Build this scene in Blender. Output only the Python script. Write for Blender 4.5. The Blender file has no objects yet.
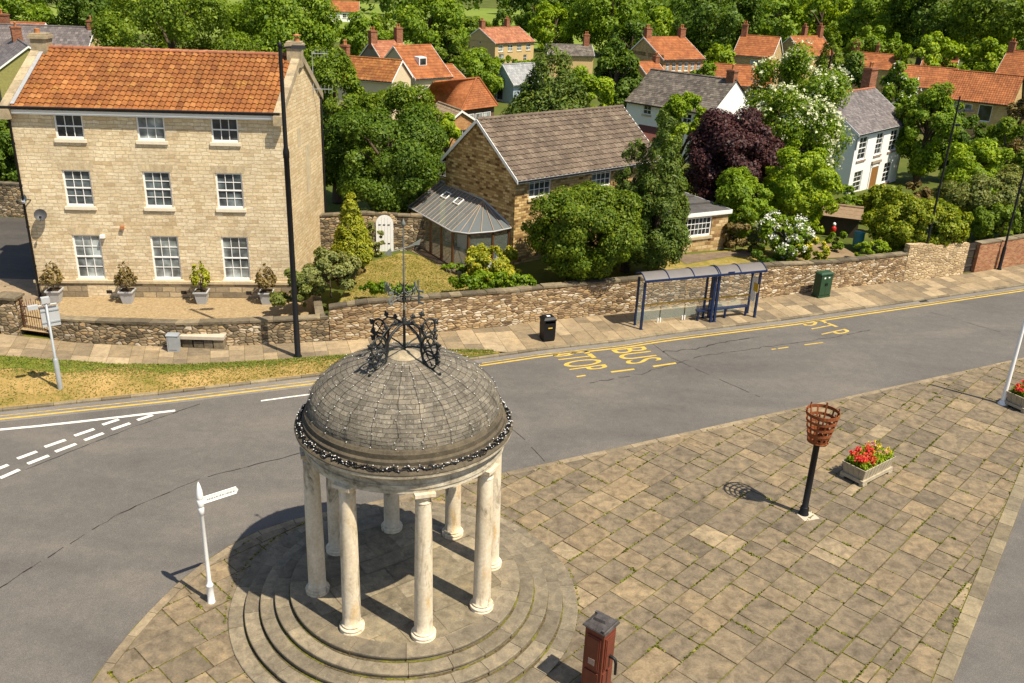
import bpy, bmesh, math, random
import numpy as np
from mathutils import Vector, Matrix
R = math.radians
PI = math.pi
SC = bpy.context.scene
COL = SC.collection

# ------------------------------------------------------------ camera, sky, sun
cam_d = bpy.data.cameras.new('camera')
cam_o = bpy.data.objects.new('camera', cam_d)
COL.objects.link(cam_o)
cam_d.sensor_width = 36.0
cam_d.lens = 900.0 / 1024.0 * 36.0
cam_d.clip_start = 0.5
cam_d.clip_end = 6000
PITCH, ROLL = R(22.66), R(2.37)
fw = Vector((0, math.cos(PITCH), -math.sin(PITCH)))
u0 = Vector((0, math.sin(PITCH), math.cos(PITCH)))
r0 = Vector((1, 0, 0))
rt = r0 * math.cos(ROLL) + u0 * math.sin(ROLL)
up = -r0 * math.sin(ROLL) + u0 * math.cos(ROLL)
M = Matrix.Identity(4)
for i in range(3):
    M[i][0], M[i][1], M[i][2] = rt[i], up[i], -fw[i]
M.translation = Vector((0, 0, 15.6))
cam_o.matrix_world = M
SC.camera = cam_o

SUN_EL, SUN_AZ = R(59), R(-36)          # azimuth of the sun in the XY plane, from +X
to_sun = Vector((math.cos(SUN_EL) * math.cos(SUN_AZ), math.cos(SUN_EL) * math.sin(SUN_AZ), math.sin(SUN_EL)))
world = bpy.data.worlds.new('World')
SC.world = world
world.use_nodes = True
wn = world.node_tree
bg = wn.nodes['Background']
sky = wn.nodes.new('ShaderNodeTexSky')
sky.sky_type = 'NISHITA'
sky.sun_disc = False
sky.sun_elevation = SUN_EL
sky.sun_rotation = PI / 2 - SUN_AZ
sky.air_density = 1.0
sky.dust_density = 1.2
wn.links.new(sky.outputs[0], bg.inputs[0])
bg.inputs[1].default_value = 0.088
sun_d = bpy.data.lights.new('sun', 'SUN')
sun_d.energy = 5.0
sun_d.angle = R(0.5)
sun_d.color = (1.0, 0.905, 0.745)
sun_o = bpy.data.objects.new('sun', sun_d)
COL.objects.link(sun_o)
sun_o.rotation_euler = (-to_sun).to_track_quat('-Z', 'Y').to_euler()
sun_o.location = (20, -20, 60)
SC.view_settings.view_transform = 'Standard'
SC.view_settings.look = 'None'
SC.view_settings.gamma = 1
SC.view_settings.exposure = 0.63
SC.render.engine = 'CYCLES'

# ------------------------------------------------------------ node helpers
class NT:
    def __init__(s, name):
        s.m = bpy.data.materials.new(name)
        s.m.use_nodes = True
        s.t = s.m.node_tree
        s.b = s.t.nodes['Principled BSDF']
        s.out = s.t.nodes['Material Output']
    def set(s, node, **kw):
        for k, v in kw.items():
            k2 = k.replace('_', ' ')
            sock = None
            for i in node.inputs:
                if i.name.lower() == k2.lower() and i.enabled:
                    sock = i
                    break
            if sock is None and k.startswith('i') and k[1:].isdigit():
                sock = node.inputs[int(k[1:])]
            if isinstance(v, bpy.types.NodeSocket):
                s.t.links.new(v, sock)
            else:
                if sock.type == 'RGBA' and len(v) == 3:
                    v = (*v, 1)
                sock.default_value = v
        return node
    def n(s, typ, props=None, **kw):
        nd = s.t.nodes.new('ShaderNode' + typ)
        for k, v in (props or {}).items():
            setattr(nd, k, v)
        return s.set(nd, **kw)
    def ramp(s, fac, stops, interp='LINEAR'):
        nd = s.t.nodes.new('ShaderNodeValToRGB')
        e = nd.color_ramp.elements
        while len(e) < len(stops):
            e.new(0.5)
        for el, (p, c) in zip(e, stops):
            el.position = p
            el.color = (*c, 1) if len(c) == 3 else c
        nd.color_ramp.interpolation = interp
        s.t.links.new(fac, nd.inputs[0])
        return nd.outputs[0]
    def mix(s, fac, a, b, blend='MIX'):
        nd = s.t.nodes.new('ShaderNodeMix')
        nd.data_type = 'RGBA'
        nd.blend_type = blend
        for i, v in ((0, fac), (6, a), (7, b)):
            if isinstance(v, bpy.types.NodeSocket):
                s.t.links.new(v, nd.inputs[i])
            else:
                nd.inputs[i].default_value = (*v, 1) if (i > 0 and len(v) == 3) else v
        return nd.outputs[2]
    def math(s, op, a, b=0.0, c=0.0):
        nd = s.t.nodes.new('ShaderNodeMath')
        nd.operation = op
        for i, v in enumerate((a, b, c)):
            if isinstance(v, bpy.types.NodeSocket):
                s.t.links.new(v, nd.inputs[i])
            else:
                nd.inputs[i].default_value = v
        return nd.outputs[0]
    def vmath(s, op, a, b=(0, 0, 0)):
        nd = s.t.nodes.new('ShaderNodeVectorMath')
        nd.operation = op
        for i, v in enumerate((a, b)):
            if isinstance(v, bpy.types.NodeSocket):
                s.t.links.new(v, nd.inputs[i])
            else:
                nd.inputs[i].default_value = v
        return nd.outputs[0]
    def coord(s, which='UV'):
        return s.n('TexCoord').outputs[which]
    def pos(s):
        return s.n('NewGeometry').outputs['Position']
    def noise(s, vec, scale, detail=4, rough=0.55, dist=0.0):
        return s.n('TexNoise', Vector=vec, Scale=scale, Detail=detail, Roughness=rough, Distortion=dist).outputs[0]
    def scale(s, vec, sc):
        return s.vmath('MULTIPLY', vec, sc)
    def bump(s, h, strength=0.3, dist=0.02):
        return s.n('Bump', Height=h, Strength=strength, Distance=dist).outputs[0]
    def attr(s, name='tone'):
        return s.n('Attribute', {'attribute_name': name}).outputs['Fac']
    def fin(s, color=None, rough=0.8, normal=None, spec=0.3, metal=0.0):
        s.set(s.b, Roughness=rough, Specular_IOR_Level=spec, Metallic=metal)
        if color is not None:
            s.set(s.b, Base_Color=color)
        if normal is not None:
            s.set(s.b, Normal=normal)
        return s.m

def plain(name, col, rough=0.6, spec=0.3, metal=0.0, var=0.25, nscale=6.0, bump=0.0):
    t = NT(name)
    p = t.coord('Object')
    f = t.noise(p, nscale, 5, 0.6)
    f2 = t.noise(p, nscale * 7, 3, 0.6)
    f = t.math('ADD', t.math('MULTIPLY', f, 0.65), t.math('MULTIPLY', f2, 0.35))
    c = t.ramp(f, [(0.3, tuple(x * (1 - var) for x in col)), (0.7, tuple(min(1, x * (1 + var)) for x in col))])
    return t.fin(c, rough, t.bump(f2, bump, 0.01) if bump else None, spec, metal)

# ------------------------------------------------------------ mesh builder
WOFF = {}
def V(*a):
    return Vector(a) if len(a) > 1 else Vector(a[0])

class MB:
    def __init__(s):
        s.v, s.f, s.uv, s.mi, s.sm, s.tone = [], [], [], [], [], []
    def poly(s, pts, m=0, uv=None, sm=False, tone=0.5):
        b = len(s.v)
        s.v += [Vector(p) for p in pts]
        s.f.append(list(range(b, b + len(pts))))
        s.uv.append(uv); s.mi.append(m); s.sm.append(sm); s.tone.append(tone)
    def grid(s, rows, m=0, uvs=None, sm=True, tone=0.5, wrap=False, flip=False):
        b = len(s.v)
        n = len(rows[0])
        for r in rows:
            s.v += [Vector(p) for p in r]
        for j in range(len(rows) - 1):
            for i in range(n if wrap else n - 1):
                i2 = (i + 1) % n
                q = [(j, i), (j, i2), (j + 1, i2), (j + 1, i)]
                if flip:
                    q.reverse()
                s.f.append([b + a * n + c for a, c in q])
                if uvs:
                    s.uv.append([uvs(a, c if not (wrap and c == 0 and k in ((1, 2) if not flip else (1, 2)) and i2 == 0) else n) for k, (a, c) in enumerate(q)])
                else:
                    s.uv.append(None)
                s.mi.append(m); s.sm.append(sm); s.tone.append(tone)
    def obox(s, o, ax, ay, az, m=0, tone=0.5, skip=()):
        o, ax, ay, az = Vector(o), Vector(ax), Vector(ay), Vector(az)
        if ax.cross(ay).dot(az) < 0:
            o = o + ax
            ax = -ax
        p = [o, o + ax, o + ax + ay, o + ay]
        q = [x + az for x in p]
        fs = [p[::-1], q] + [[p[i], p[(i + 1) % 4], q[(i + 1) % 4], q[i]] for i in range(4)]
        for k, f in enumerate(fs):
            if k not in skip:
                s.poly(f, m, tone=tone)
    def box(s, c, d, yaw=0.0, m=0, tone=0.5):
        u = Vector((math.cos(yaw), math.sin(yaw), 0)) * d[0]
        w = Vector((-math.sin(yaw), math.cos(yaw), 0)) * d[1]
        z = Vector((0, 0, d[2]))
        s.obox(Vector(c) - u / 2 - w / 2, u, w, z, m, tone)   # c: centre of the bottom
    def frus(s, c, d0, d1, h, yaw=0.0, m=0, tone=0.5):
        def ring(d, z):
            u = Vector((math.cos(yaw), math.sin(yaw), 0)) * d[0] / 2
            w = Vector((-math.sin(yaw), math.cos(yaw), 0)) * d[1] / 2
            k = Vector(c) + Vector((0, 0, z))
            return [k - u - w, k + u - w, k + u + w, k - u + w]
        p, q = ring(d0, 0), ring(d1, h)
        s.poly(p[::-1], m, tone=tone); s.poly(q, m, tone=tone)
        for i in range(4):
            s.poly([p[i], p[(i + 1) % 4], q[(i + 1) % 4], q[i]], m, tone=tone)
    def tube(s, pts, rad, seg=8, m=0, cap=True, sm=True, closed=False, tone=0.5):
        pts = [Vector(p) for p in pts]
        if not hasattr(rad, '__len__'):
            rad = [rad] * len(pts)
        rows = []
        n = len(pts)
        ref = None
        for i, p in enumerate(pts):
            if closed:
                d = pts[(i + 1) % n] - pts[i - 1]
            else:
                d = pts[min(i + 1, n - 1)] - pts[max(i - 1, 0)]
            d.normalize()
            if ref is None:
                ref = Vector((0, 0, 1)) if abs(d.z) < 0.9 else Vector((1, 0, 0))
            a = (ref - d * ref.dot(d)).normalized()
            ref = a
            b = d.cross(a)
            rows.append([p + (a * math.cos(2 * PI * k / seg) + b * math.sin(2 * PI * k / seg)) * rad[i] for k in range(seg)])
        if closed:
            rows.append(rows[0])
        s.grid(rows, m, None, sm, tone, wrap=True)
        if cap and not closed:
            s.poly(rows[0][::-1], m, tone=tone); s.poly(rows[-1], m, tone=tone)
    def lathe(s, prof, c=(0, 0, 0), seg=32, m=0, sm=True, a0=0.0, uvr=None, cap=True, tone=0.5):
        c = Vector(c)
        rows = [[c + Vector((r * math.cos(a0 + 2 * PI * k / seg), r * math.sin(a0 + 2 * PI * k / seg), z)) for k in range(seg)] for r, z in prof]
        L = [0]
        for (r1, z1), (r2, z2) in zip(prof, prof[1:]):
            L.append(L[-1] + math.hypot(r2 - r1, z2 - z1))
        R0 = uvr or max(r for r, z in prof)
        s.grid(rows, m, lambda a, k: (2 * PI * R0 * k / seg, L[a]), sm, tone, wrap=True)
        if cap:
            if prof[0][0] > 1e-4: s.poly(rows[0][::-1], m, tone=tone)
            if prof[-1][0] > 1e-4: s.poly(rows[-1], m, tone=tone)
    def build(s, name, mats, parent=None, bevel=0.0, seg=1):
        me = bpy.data.meshes.new(name)
        off = WOFF.get(parent.name, Vector((0, 0, 0))) if parent else Vector((0, 0, 0))
        me.from_pydata([tuple(p - off) for p in s.v], [], s.f)
        uvl = me.uv_layers.new(name='UVMap')
        li = 0
        buf = np.zeros(len(me.loops) * 2, dtype=np.float32)
        for f, uv in zip(s.f, s.uv):
            if uv is None:
                P = [s.v[i] for i in f]
                nx = ny = nz = 0.0
                for i in range(len(P)):
                    a, b = P[i], P[(i + 1) % len(P)]
                    nx += (a.y - b.y) * (a.z + b.z); ny += (a.z - b.z) * (a.x + b.x); nz += (a.x - b.x) * (a.y + b.y)
                nn = Vector((nx, ny, nz))
                if nn.length > 0: nn.normalize()
                if abs(nn.z) > 0.97:
                    uv = [(p.x, p.y) for p in P]
                else:
                    tt = Vector((0, 0, 1)).cross(nn).normalized()
                    bb = nn.cross(tt)
                    uv = [(p.dot(tt), p.dot(bb)) for p in P]
            for q in uv:
                buf[li] = q[0]; buf[li + 1] = q[1]
                li += 2
        uvl.data.foreach_set('uv', buf)
        mats = mats if isinstance(mats, (list, tuple)) else [mats]
        for mm in mats:
            me.materials.append(mm)
        me.polygons.foreach_set('material_index', s.mi)
        me.polygons.foreach_set('use_smooth', s.sm)
        at = me.attributes.new('tone', 'FLOAT', 'FACE')
        at.data.foreach_set('value', s.tone)
        me.update()
        o = bpy.data.objects.new(name, me)
        COL.objects.link(o)
        if parent is not None:
            o.parent = parent
            WOFF[o.name] = off
        if bevel:
            b = o.modifiers.new('bevel', 'BEVEL')
            b.width = bevel; b.segments = seg; b.limit_method = 'ANGLE'; b.angle_limit = R(40)
        return o

def merge_verts(o, d=1e-4):
    bm = bmesh.new(); bm.from_mesh(o.data)
    bmesh.ops.remove_doubles(bm, verts=bm.verts, dist=d)
    bm.to_mesh(o.data); bm.free()

def tag(o, label=None, cat=None, group=None, kind=None):
    if label: o['label'] = label
    if cat: o['category'] = cat
    if group: o['group'] = group
    if kind: o['kind'] = kind
    return o

def thing(name, label, cat, loc=(0, 0, 0), group=None):
    o = bpy.data.objects.new(name, None)
    o.empty_display_size = 0.3
    COL.objects.link(o)
    o.location = loc
    WOFF[o.name] = Vector(loc)
    return tag(o, label, cat, group)

def copy_tree(o, parent=None):
    c = o.copy()
    COL.objects.link(c)
    c.parent = parent
    for ch in [x for x in bpy.data.objects if x.parent == o]:
        copy_tree(ch, c)
    return c

def lerp(a, b, t):
    return a + (b - a) * t

def clip(subject, poly):
    # Sutherland-Hodgman, poly convex and counter-clockwise; 2D
    out = list(subject)
    n = len(poly)
    for i in range(n):
        ax, ay = poly[i]; bx, by = poly[(i + 1) % n]
        inp, out = out, []
        if not inp: return []
        def side(p): return (bx - ax) * (p[1] - ay) - (by - ay) * (p[0] - ax)
        for j in range(len(inp)):
            p, q = inp[j], inp[(j + 1) % len(inp)]
            sp, sq = side(p), side(q)
            if sp >= 0: out.append(p)
            if (sp >= 0) != (sq >= 0):
                t = sp / (sp - sq)
                out.append((p[0] + (q[0] - p[0]) * t, p[1] + (q[1] - p[1]) * t))
    return out

def inset(poly, d):
    # inset a convex CCW polygon by d
    n = len(poly)
    big = list(poly)
    for i in range(n):
        a, b = poly[i], poly[(i + 1) % n]
        L = math.hypot(b[0] - a[0], b[1] - a[1])
        if L < 1e-6: continue
        nx, ny = -(b[1] - a[1]) / L * d, (b[0] - a[0]) / L * d
        half = [(a[0] + nx - (b[0]-a[0])/L*50, a[1] + ny - (b[1]-a[1])/L*50), (b[0] + nx + (b[0]-a[0])/L*50, b[1] + ny + (b[1]-a[1])/L*50)]
        ax, ay = half[0]; bx, by = half[1]
        inp, big2 = big, []
        if not inp: return []
        sd = lambda p: (bx - ax) * (p[1] - ay) - (by - ay) * (p[0] - ax)
        for j in range(len(inp)):
            p, q = inp[j], inp[(j + 1) % len(inp)]
            sp, sq = sd(p), sd(q)
            if sp >= 0: big2.append(p)
            if (sp >= 0) != (sq >= 0):
                t = sp / (sp - sq)
                big2.append((p[0] + (q[0] - p[0]) * t, p[1] + (q[1] - p[1]) * t))
        big = big2
    return big

def area(p):
    return 0.5 * sum(p[i][0] * p[(i + 1) % len(p)][1] - p[(i + 1) % len(p)][0] * p[i][1] for i in range(len(p)))

# ------------------------------------------------------------ materials
def m_asphalt(name, tint=1.0):
    t = NT(name)
    p = t.pos()
    fine = t.noise(p, 55, 3, 0.7)
    mid = t.noise(p, 3.0, 5, 0.6)
    big = t.noise(t.scale(p, (0.25, 0.6, 1)), 0.7, 4, 0.55, 0.6)
    vo = t.n('TexVoronoi', Vector=p, Scale=38.0).outputs['Distance']
    c = t.ramp(fine, [(0.28, (0.076 * tint, 0.070 * tint, 0.063 * tint)), (0.55, (0.132 * tint, 0.121 * tint, 0.109 * tint)), (0.8, (0.235 * tint, 0.212 * tint, 0.185 * tint))])
    c = t.mix(0.55, c, t.ramp(mid, [(0.3, (0.78, 0.78, 0.78)), (0.75, (1.12, 1.1, 1.06))]), 'MULTIPLY')
    c = t.mix(0.9, c, t.ramp(big, [(0.3, (0.78, 0.78, 0.79)), (0.52, (1.0, 1.0, 1.0)), (0.72, (1.25, 1.22, 1.15))]), 'MULTIPLY')
    return t.fin(c, 0.88, t.bump(t.math('ADD', fine, vo), 0.25, 0.01), 0.25)

def m_slab(name, cols, stain=0.5, scale=1.0, lichen=0.0):
    t = NT(name)
    p = t.pos()
    tone = t.attr()
    c = t.ramp(tone, [(i / (len(cols) - 1), x) for i, x in enumerate(cols)])
    n1 = t.noise(p, 2.6 * scale, 6, 0.62, 0.5)
    n2 = t.noise(p, 17 * scale, 5, 0.65)
    n3 = t.noise(t.vmath('ADD', p, (13, 5, 2)), 0.55 * scale, 3, 0.5)
    c = t.mix(stain, c, t.ramp(n1, [(0.3, (0.50, 0.48, 0.46)), (0.55, (1, 1, 1)), (0.72, (1.38, 1.28, 1.1))]), 'MULTIPLY')
    c = t.mix(0.6, c, t.ramp(n2, [(0.3, (0.66, 0.64, 0.62)), (0.7, (1.26, 1.22, 1.14))]), 'MULTIPLY')
    c = t.mix(0.6, c, t.ramp(n3, [(0.35, (0.78, 0.76, 0.75)), (0.65, (1.15, 1.1, 1.0))]), 'MULTIPLY')
    if lichen:
        l = t.noise(p, 9 * scale, 6, 0.7, 1.0)
        c = t.mix(t.ramp(l, [(0.60, (0, 0, 0)), (0.70, (lichen, lichen, lichen))]), c, (0.50, 0.46, 0.36))
    return t.fin(c, 0.86, t.bump(t.math('ADD', n1, n2), 0.25, 0.015), 0.25)

def m_joint(name):
    t = NT(name)
    p = t.pos()
    a = t.noise(p, 1.1, 4, 0.6, 0.4)
    b = t.noise(p, 14, 4, 0.7)
    moss = t.ramp(b, [(0.3, (0.06, 0.065, 0.012)), (0.7, (0.20, 0.18, 0.03))])
    dirt = t.ramp(b, [(0.3, (0.035, 0.028, 0.016)), (0.7, (0.15, 0.115, 0.06))])
    return t.fin(t.mix(t.ramp(a, [(0.45, (0, 0, 0)), (0.55, (1, 1, 1))]), dirt, moss), 0.95, t.bump(b, 0.4, 0.02), 0.1)

def m_brickstone(name, bw, bh, stops, mortar, msize=0.012, dist=0.06, bump=0.6, offset=0.5, stain=0.5, swap=False, freq=2, squash=1.0):
    t = NT(name)
    uv = t.coord('UV')
    if swap:
        mp = t.n('Mapping', Vector=uv)
        mp.inputs['Rotation'].default_value = (0, 0, PI / 2)
        uv = mp.outputs[0]
    nz = t.n('TexNoise', Vector=uv, Scale=1.7, Detail=4.0, Roughness=0.6).outputs['Color']
    uvd = t.vmath('ADD', uv, t.vmath('MULTIPLY', t.vmath('SUBTRACT', nz, (0.5, 0.5, 0.5)), (dist * 1.4, dist, 0)))
    br = t.n('TexBrick', {'offset': offset, 'offset_frequency': freq, 'squash': squash, 'squash_frequency': 3}, Vector=uvd, Color1=(0, 0, 0), Color2=(1, 1, 1), Mortar=(0.5, 0.5, 0.5),
             Scale=1.0, Mortar_Size=msize, Mortar_Smooth=0.3, Bias=0.0, Brick_Width=bw, Row_Height=bh)
    c = t.ramp(br.outputs['Color'], stops)
    n1 = t.noise(uv, 7, 6, 0.65, 0.3)
    n2 = t.noise(uv, 0.6, 5, 0.6, 0.4)
    c = t.mix(0.55, c, t.ramp(n1, [(0.3, (0.62, 0.60, 0.58)), (0.7, (1.28, 1.24, 1.18))]), 'MULTIPLY')
    c = t.mix(stain, c, t.ramp(n2, [(0.3, (0.70, 0.67, 0.64)), (0.65, (1.15, 1.12, 1.06))]), 'MULTIPLY')
    c = t.mix(br.outputs['Fac'], c, mortar)
    h = t.math('SUBTRACT', t.math('MULTIPLY', n1, 0.5), br.outputs['Fac'])
    return t.fin(c, 0.9, t.bump(h, bump, 0.03), 0.2)

def m_rubble(name, stops, sx=2.6, sy=5.5, mortar=(0.30, 0.24, 0.15), bump=0.8, dark=0.5):
    t = NT(name)
    uv = t.coord('UV')
    nz = t.n('TexNoise', Vector=uv, Scale=2.3, Detail=4.0).outputs['Color']
    uvd = t.vmath('ADD', uv, t.vmath('MULTIPLY', t.vmath('SUBTRACT', nz, (0.5, 0.5, 0.5)), (0.16, 0.08, 0)))
    q = t.scale(uvd, (sx, sy, 1))
    v1 = t.n('TexVoronoi', {'voronoi_dimensions': '2D'}, Vector=q, Scale=1.0, Randomness=0.85)
    v2 = t.n('TexVoronoi', {'voronoi_dimensions': '2D', 'feature': 'DISTANCE_TO_EDGE'}, Vector=q, Scale=1.0, Randomness=0.85)
    rnd = t.n('SeparateColor', Color=v1.outputs['Color']).outputs[0]
    c = t.ramp(rnd, stops)
    n1 = t.noise(uv, 9, 6, 0.7, 0.3)
    n2 = t.noise(uv, 0.8, 5, 0.65, 0.5)
    c = t.mix(0.7, c, t.ramp(n1, [(0.3, (0.5, 0.48, 0.46)), (0.7, (1.35, 1.3, 1.2))]), 'MULTIPLY')
    edge = t.ramp(v2.outputs[0], [(0.0, (0.9, 0.9, 0.9)), (0.14, (0, 0, 0))])
    mc = t.ramp(n1, [(0.35, tuple(x * 0.35 for x in mortar)), (0.65, mortar)])
    c = t.mix(edge, c, mc)
    c = t.mix(dark, c, t.ramp(n2, [(0.3, (0.52, 0.50, 0.48)), (0.6, (1.15, 1.1, 1.04))]), 'MULTIPLY')
    h = t.math('ADD', t.math('MULTIPLY', n1, 0.35), t.math('MINIMUM', t.math('MULTIPLY', v2.outputs[0], 4.0), 0.8))
    return t.fin(c, 0.92, t.bump(h, bump, 0.05), 0.2)

def m_tile(name, stops, rough=0.8, stagger=False, moss=None, dirt=0.5, lines=True):
    # UV: one unit per tile
    t = NT(name)
    uv = t.coord('UV')
    sep = t.n('SeparateXYZ', Vector=uv)
    row = t.math('FLOOR', t.math('ADD', sep.outputs[1], 0.001))
    x = sep.outputs[0]
    if stagger:
        x = t.math('ADD', x, t.math('MULTIPLY', t.math('MODULO', row, 2.0), 0.5))
    colm = t.math('FLOOR', x)
    cv = t.n('CombineXYZ', X=colm, Y=row, Z=0.0).outputs[0]
    w = t.n('TexWhiteNoise', {'noise_dimensions': '2D'}, Vector=cv).outputs['Value']
    c = t.ramp(w, stops)
    p = t.pos()
    sm_ = t.noise(t.scale(p, (1.0, 0.35, 0.35)), 2.6, 5, 0.65, 0.4)
    c = t.mix(dirt * 0.7, c, t.ramp(sm_, [(0.34, (0.55, 0.52, 0.50)), (0.6, (1.1, 1.08, 1.05))]), 'MULTIPLY')
    n1 = t.noise(p, 0.55, 5, 0.6, 0.4)
    n2 = t.noise(p, 9, 5, 0.65)
    c = t.mix(dirt, c, t.ramp(n1, [(0.3, (0.62, 0.58, 0.56)), (0.65, (1.2, 1.15, 1.08))]), 'MULTIPLY')
    c = t.mix(0.5, c, t.ramp(n2, [(0.3, (0.62, 0.6, 0.6)), (0.7, (1.3, 1.26, 1.2))]), 'MULTIPLY')
    if moss:
        n3 = t.noise(t.vmath('ADD', p, (3, 7, 1)), 2.2, 6, 0.7, 0.6)
        c = t.mix(t.ramp(n3, [(0.56, (0, 0, 0)), (0.70, (0.8, 0.8, 0.8))]), c, moss)
    if lines:
        fx = t.math('FRACT', x)
        e = t.math('MINIMUM', fx, t.math('SUBTRACT', 1.0, fx))
        c = t.mix(t.ramp(e, [(0.0, (0.75, 0.75, 0.75)), (0.06, (0, 0, 0))]), c, (0.03, 0.026, 0.022))
    return t.fin(c, rough, t.bump(n2, 0.25, 0.01), 0.25)

def m_leaf(name, stops, trans=0.33, tc=None, nscale=0.5):
    t = NT(name)
    rnd = t.n('NewGeometry').outputs['Random Per Island']
    n1 = t.noise(t.pos(), nscale, 4, 0.6)
    f = t.math('ADD', t.math('MULTIPLY', rnd, 0.55), t.math('MULTIPLY', n1, 0.55))
    c = t.ramp(f, [(0.12 + 0.76 * p, q) for p, q in stops])
    t.set(t.b, Base_Color=c, Roughness=0.55, Specular_IOR_Level=0.25)
    tr = t.n('BsdfTranslucent', Color=t.mix(1.0, c, tc or (1.5, 1.45, 0.5), 'MULTIPLY'))
    mx = t.t.nodes.new('ShaderNodeMixShader')
    mx.inputs[0].default_value = trans
    t.t.links.new(t.b.outputs[0], mx.inputs[1])
    t.t.links.new(tr.outputs[0], mx.inputs[2])
    t.t.links.new(mx.outputs[0], t.out.inputs[0])
    return t.m

def m_ground(name, stops, s=0.5, fine=12, bump=0.4):
    t = NT(name)
    p = t.pos()
    a = t.noise(p, s, 6, 0.65, 0.3)
    b = t.noise(p, fine, 5, 0.7)
    f = t.math('ADD', t.math('MULTIPLY', a, 0.65), t.math('MULTIPLY', b, 0.35))
    return t.fin(t.ramp(f, stops), 0.95, t.bump(b, bump, 0.03), 0.1)

def m_glass(name, col, rough=0.06, spec=0.5):
    t = NT(name)
    n = t.noise(t.coord('Object'), 1.3, 2, 0.5)
    c = t.ramp(n, [(0.38, tuple(x * 0.35 for x in col)), (0.55, tuple(x * 1.1 for x in col)), (0.66, tuple(x * 2.0 for x in col))])
    return t.fin(c, rough, None, spec)

def m_clear(name, tint, alpha):
    t = NT(name)
    t.set(t.b, Base_Color=tint, Roughness=0.12, Specular_IOR_Level=0.5, Alpha=alpha)
    return t.m

ASPH = m_asphalt('asphalt')
ASPH2 = m_asphalt('asphalt_lane', 0.55)
PLAZA = m_slab('flagstone', [(0.140, 0.117, 0.085), (0.172, 0.142, 0.102), (0.198, 0.162, 0.112), (0.236, 0.184, 0.117), (0.290, 0.237, 0.159)], 0.9, 1.3)
PLATF = m_slab('platform_stone', [(0.17, 0.145, 0.10), (0.23, 0.20, 0.14), (0.29, 0.25, 0.18)], 0.85, 1.3, 0.35)
STEPS = m_slab('step_stone', [(0.159, 0.138, 0.102), (0.200, 0.174, 0.128), (0.252, 0.218, 0.160)], 0.75, 1.5, 0.3)
KERB = m_slab('kerb_stone', [(0.20, 0.165, 0.115), (0.25, 0.205, 0.14), (0.29, 0.24, 0.165)], 0.6)
KERBD = m_slab('kerb_stone_dark', [(0.15, 0.125, 0.085), (0.21, 0.18, 0.125), (0.27, 0.23, 0.155)], 0.6)
PAVE = m_slab('pavement_stone', [(0.16, 0.132, 0.095), (0.21, 0.17, 0.115), (0.26, 0.205, 0.13), (0.34, 0.27, 0.175), (0.40, 0.325, 0.215)], 0.5)
JOINT = m_joint('joint_dirt')
YELL = plain('road_yellow', (0.50, 0.345, 0.07), 0.8, 0.2, 0, 0.3, 7)
YELLW = plain('road_yellow_worn', (0.44, 0.31, 0.08), 0.85, 0.2, 0, 0.45, 5)
WHITE = plain('road_white', (0.66, 0.63, 0.56), 0.8, 0.2, 0, 0.22, 7)
CRACK = plain('crack_tar', (0.02, 0.018, 0.016), 0.8, 0.3, 0, 0.4, 9)
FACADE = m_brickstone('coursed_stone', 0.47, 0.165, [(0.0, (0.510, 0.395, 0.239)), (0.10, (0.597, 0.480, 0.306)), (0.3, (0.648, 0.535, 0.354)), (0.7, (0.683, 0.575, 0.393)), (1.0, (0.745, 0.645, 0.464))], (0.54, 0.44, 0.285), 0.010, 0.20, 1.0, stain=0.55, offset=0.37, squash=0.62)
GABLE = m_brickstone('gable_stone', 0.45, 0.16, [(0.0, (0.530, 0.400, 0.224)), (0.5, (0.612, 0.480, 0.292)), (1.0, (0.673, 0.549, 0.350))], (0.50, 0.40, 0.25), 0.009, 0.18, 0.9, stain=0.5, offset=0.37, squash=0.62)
PLINTH = m_brickstone('plinth_stone', 0.62, 0.27, [(0.0, (0.20, 0.165, 0.12)), (0.45, (0.34, 0.28, 0.19)), (0.7, (0.46, 0.37, 0.23)), (1.0, (0.50, 0.42, 0.28))], (0.20, 0.17, 0.12), 0.02, 0.10, 1.0, stain=0.7)
BROWNST = m_brickstone('brown_stone', 0.33, 0.135, [(0.0, (0.140, 0.077, 0.030)), (0.16, (0.266, 0.161, 0.061)), (0.45, (0.434, 0.287, 0.115)), (0.8, (0.560, 0.392, 0.169)), (1.0, (0.672, 0.490, 0.243))], (0.27, 0.19, 0.09), 0.012, 0.09, 0.8, stain=0.35)
OUTST = m_brickstone('outbuilding_stone', 0.42, 0.2, [(0.0, (0.22, 0.12, 0.05)), (0.3, (0.42, 0.28, 0.12)), (0.7, (0.55, 0.40, 0.20)), (1.0, (0.62, 0.48, 0.28))], (0.36, 0.26, 0.14), 0.016, 0.1, 0.8, stain=0.4)
REDBRICK = m_brickstone('red_brick', 0.225, 0.075, [(0.0, (0.24, 0.085, 0.04)), (0.5, (0.36, 0.15, 0.07)), (1.0, (0.42, 0.24, 0.12))], (0.34, 0.26, 0.18), 0.008, 0.02, 0.5, stain=0.7)
CHIMBR = m_brickstone('chimney_brick', 0.225, 0.075, [(0.0, (0.18, 0.06, 0.03)), (0.5, (0.28, 0.10, 0.05)), (1.0, (0.36, 0.15, 0.08))], (0.22, 0.16, 0.11), 0.008, 0.01, 0.4, stain=0.7)
TANBRICK = m_brickstone('buff_brick', 0.3, 0.1, [(0.0, (0.36, 0.24, 0.11)), (0.5, (0.46, 0.32, 0.15)), (1.0, (0.54, 0.40, 0.20))], (0.42, 0.31, 0.17), 0.006, 0.02, 0.3, stain=0.5)
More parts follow.
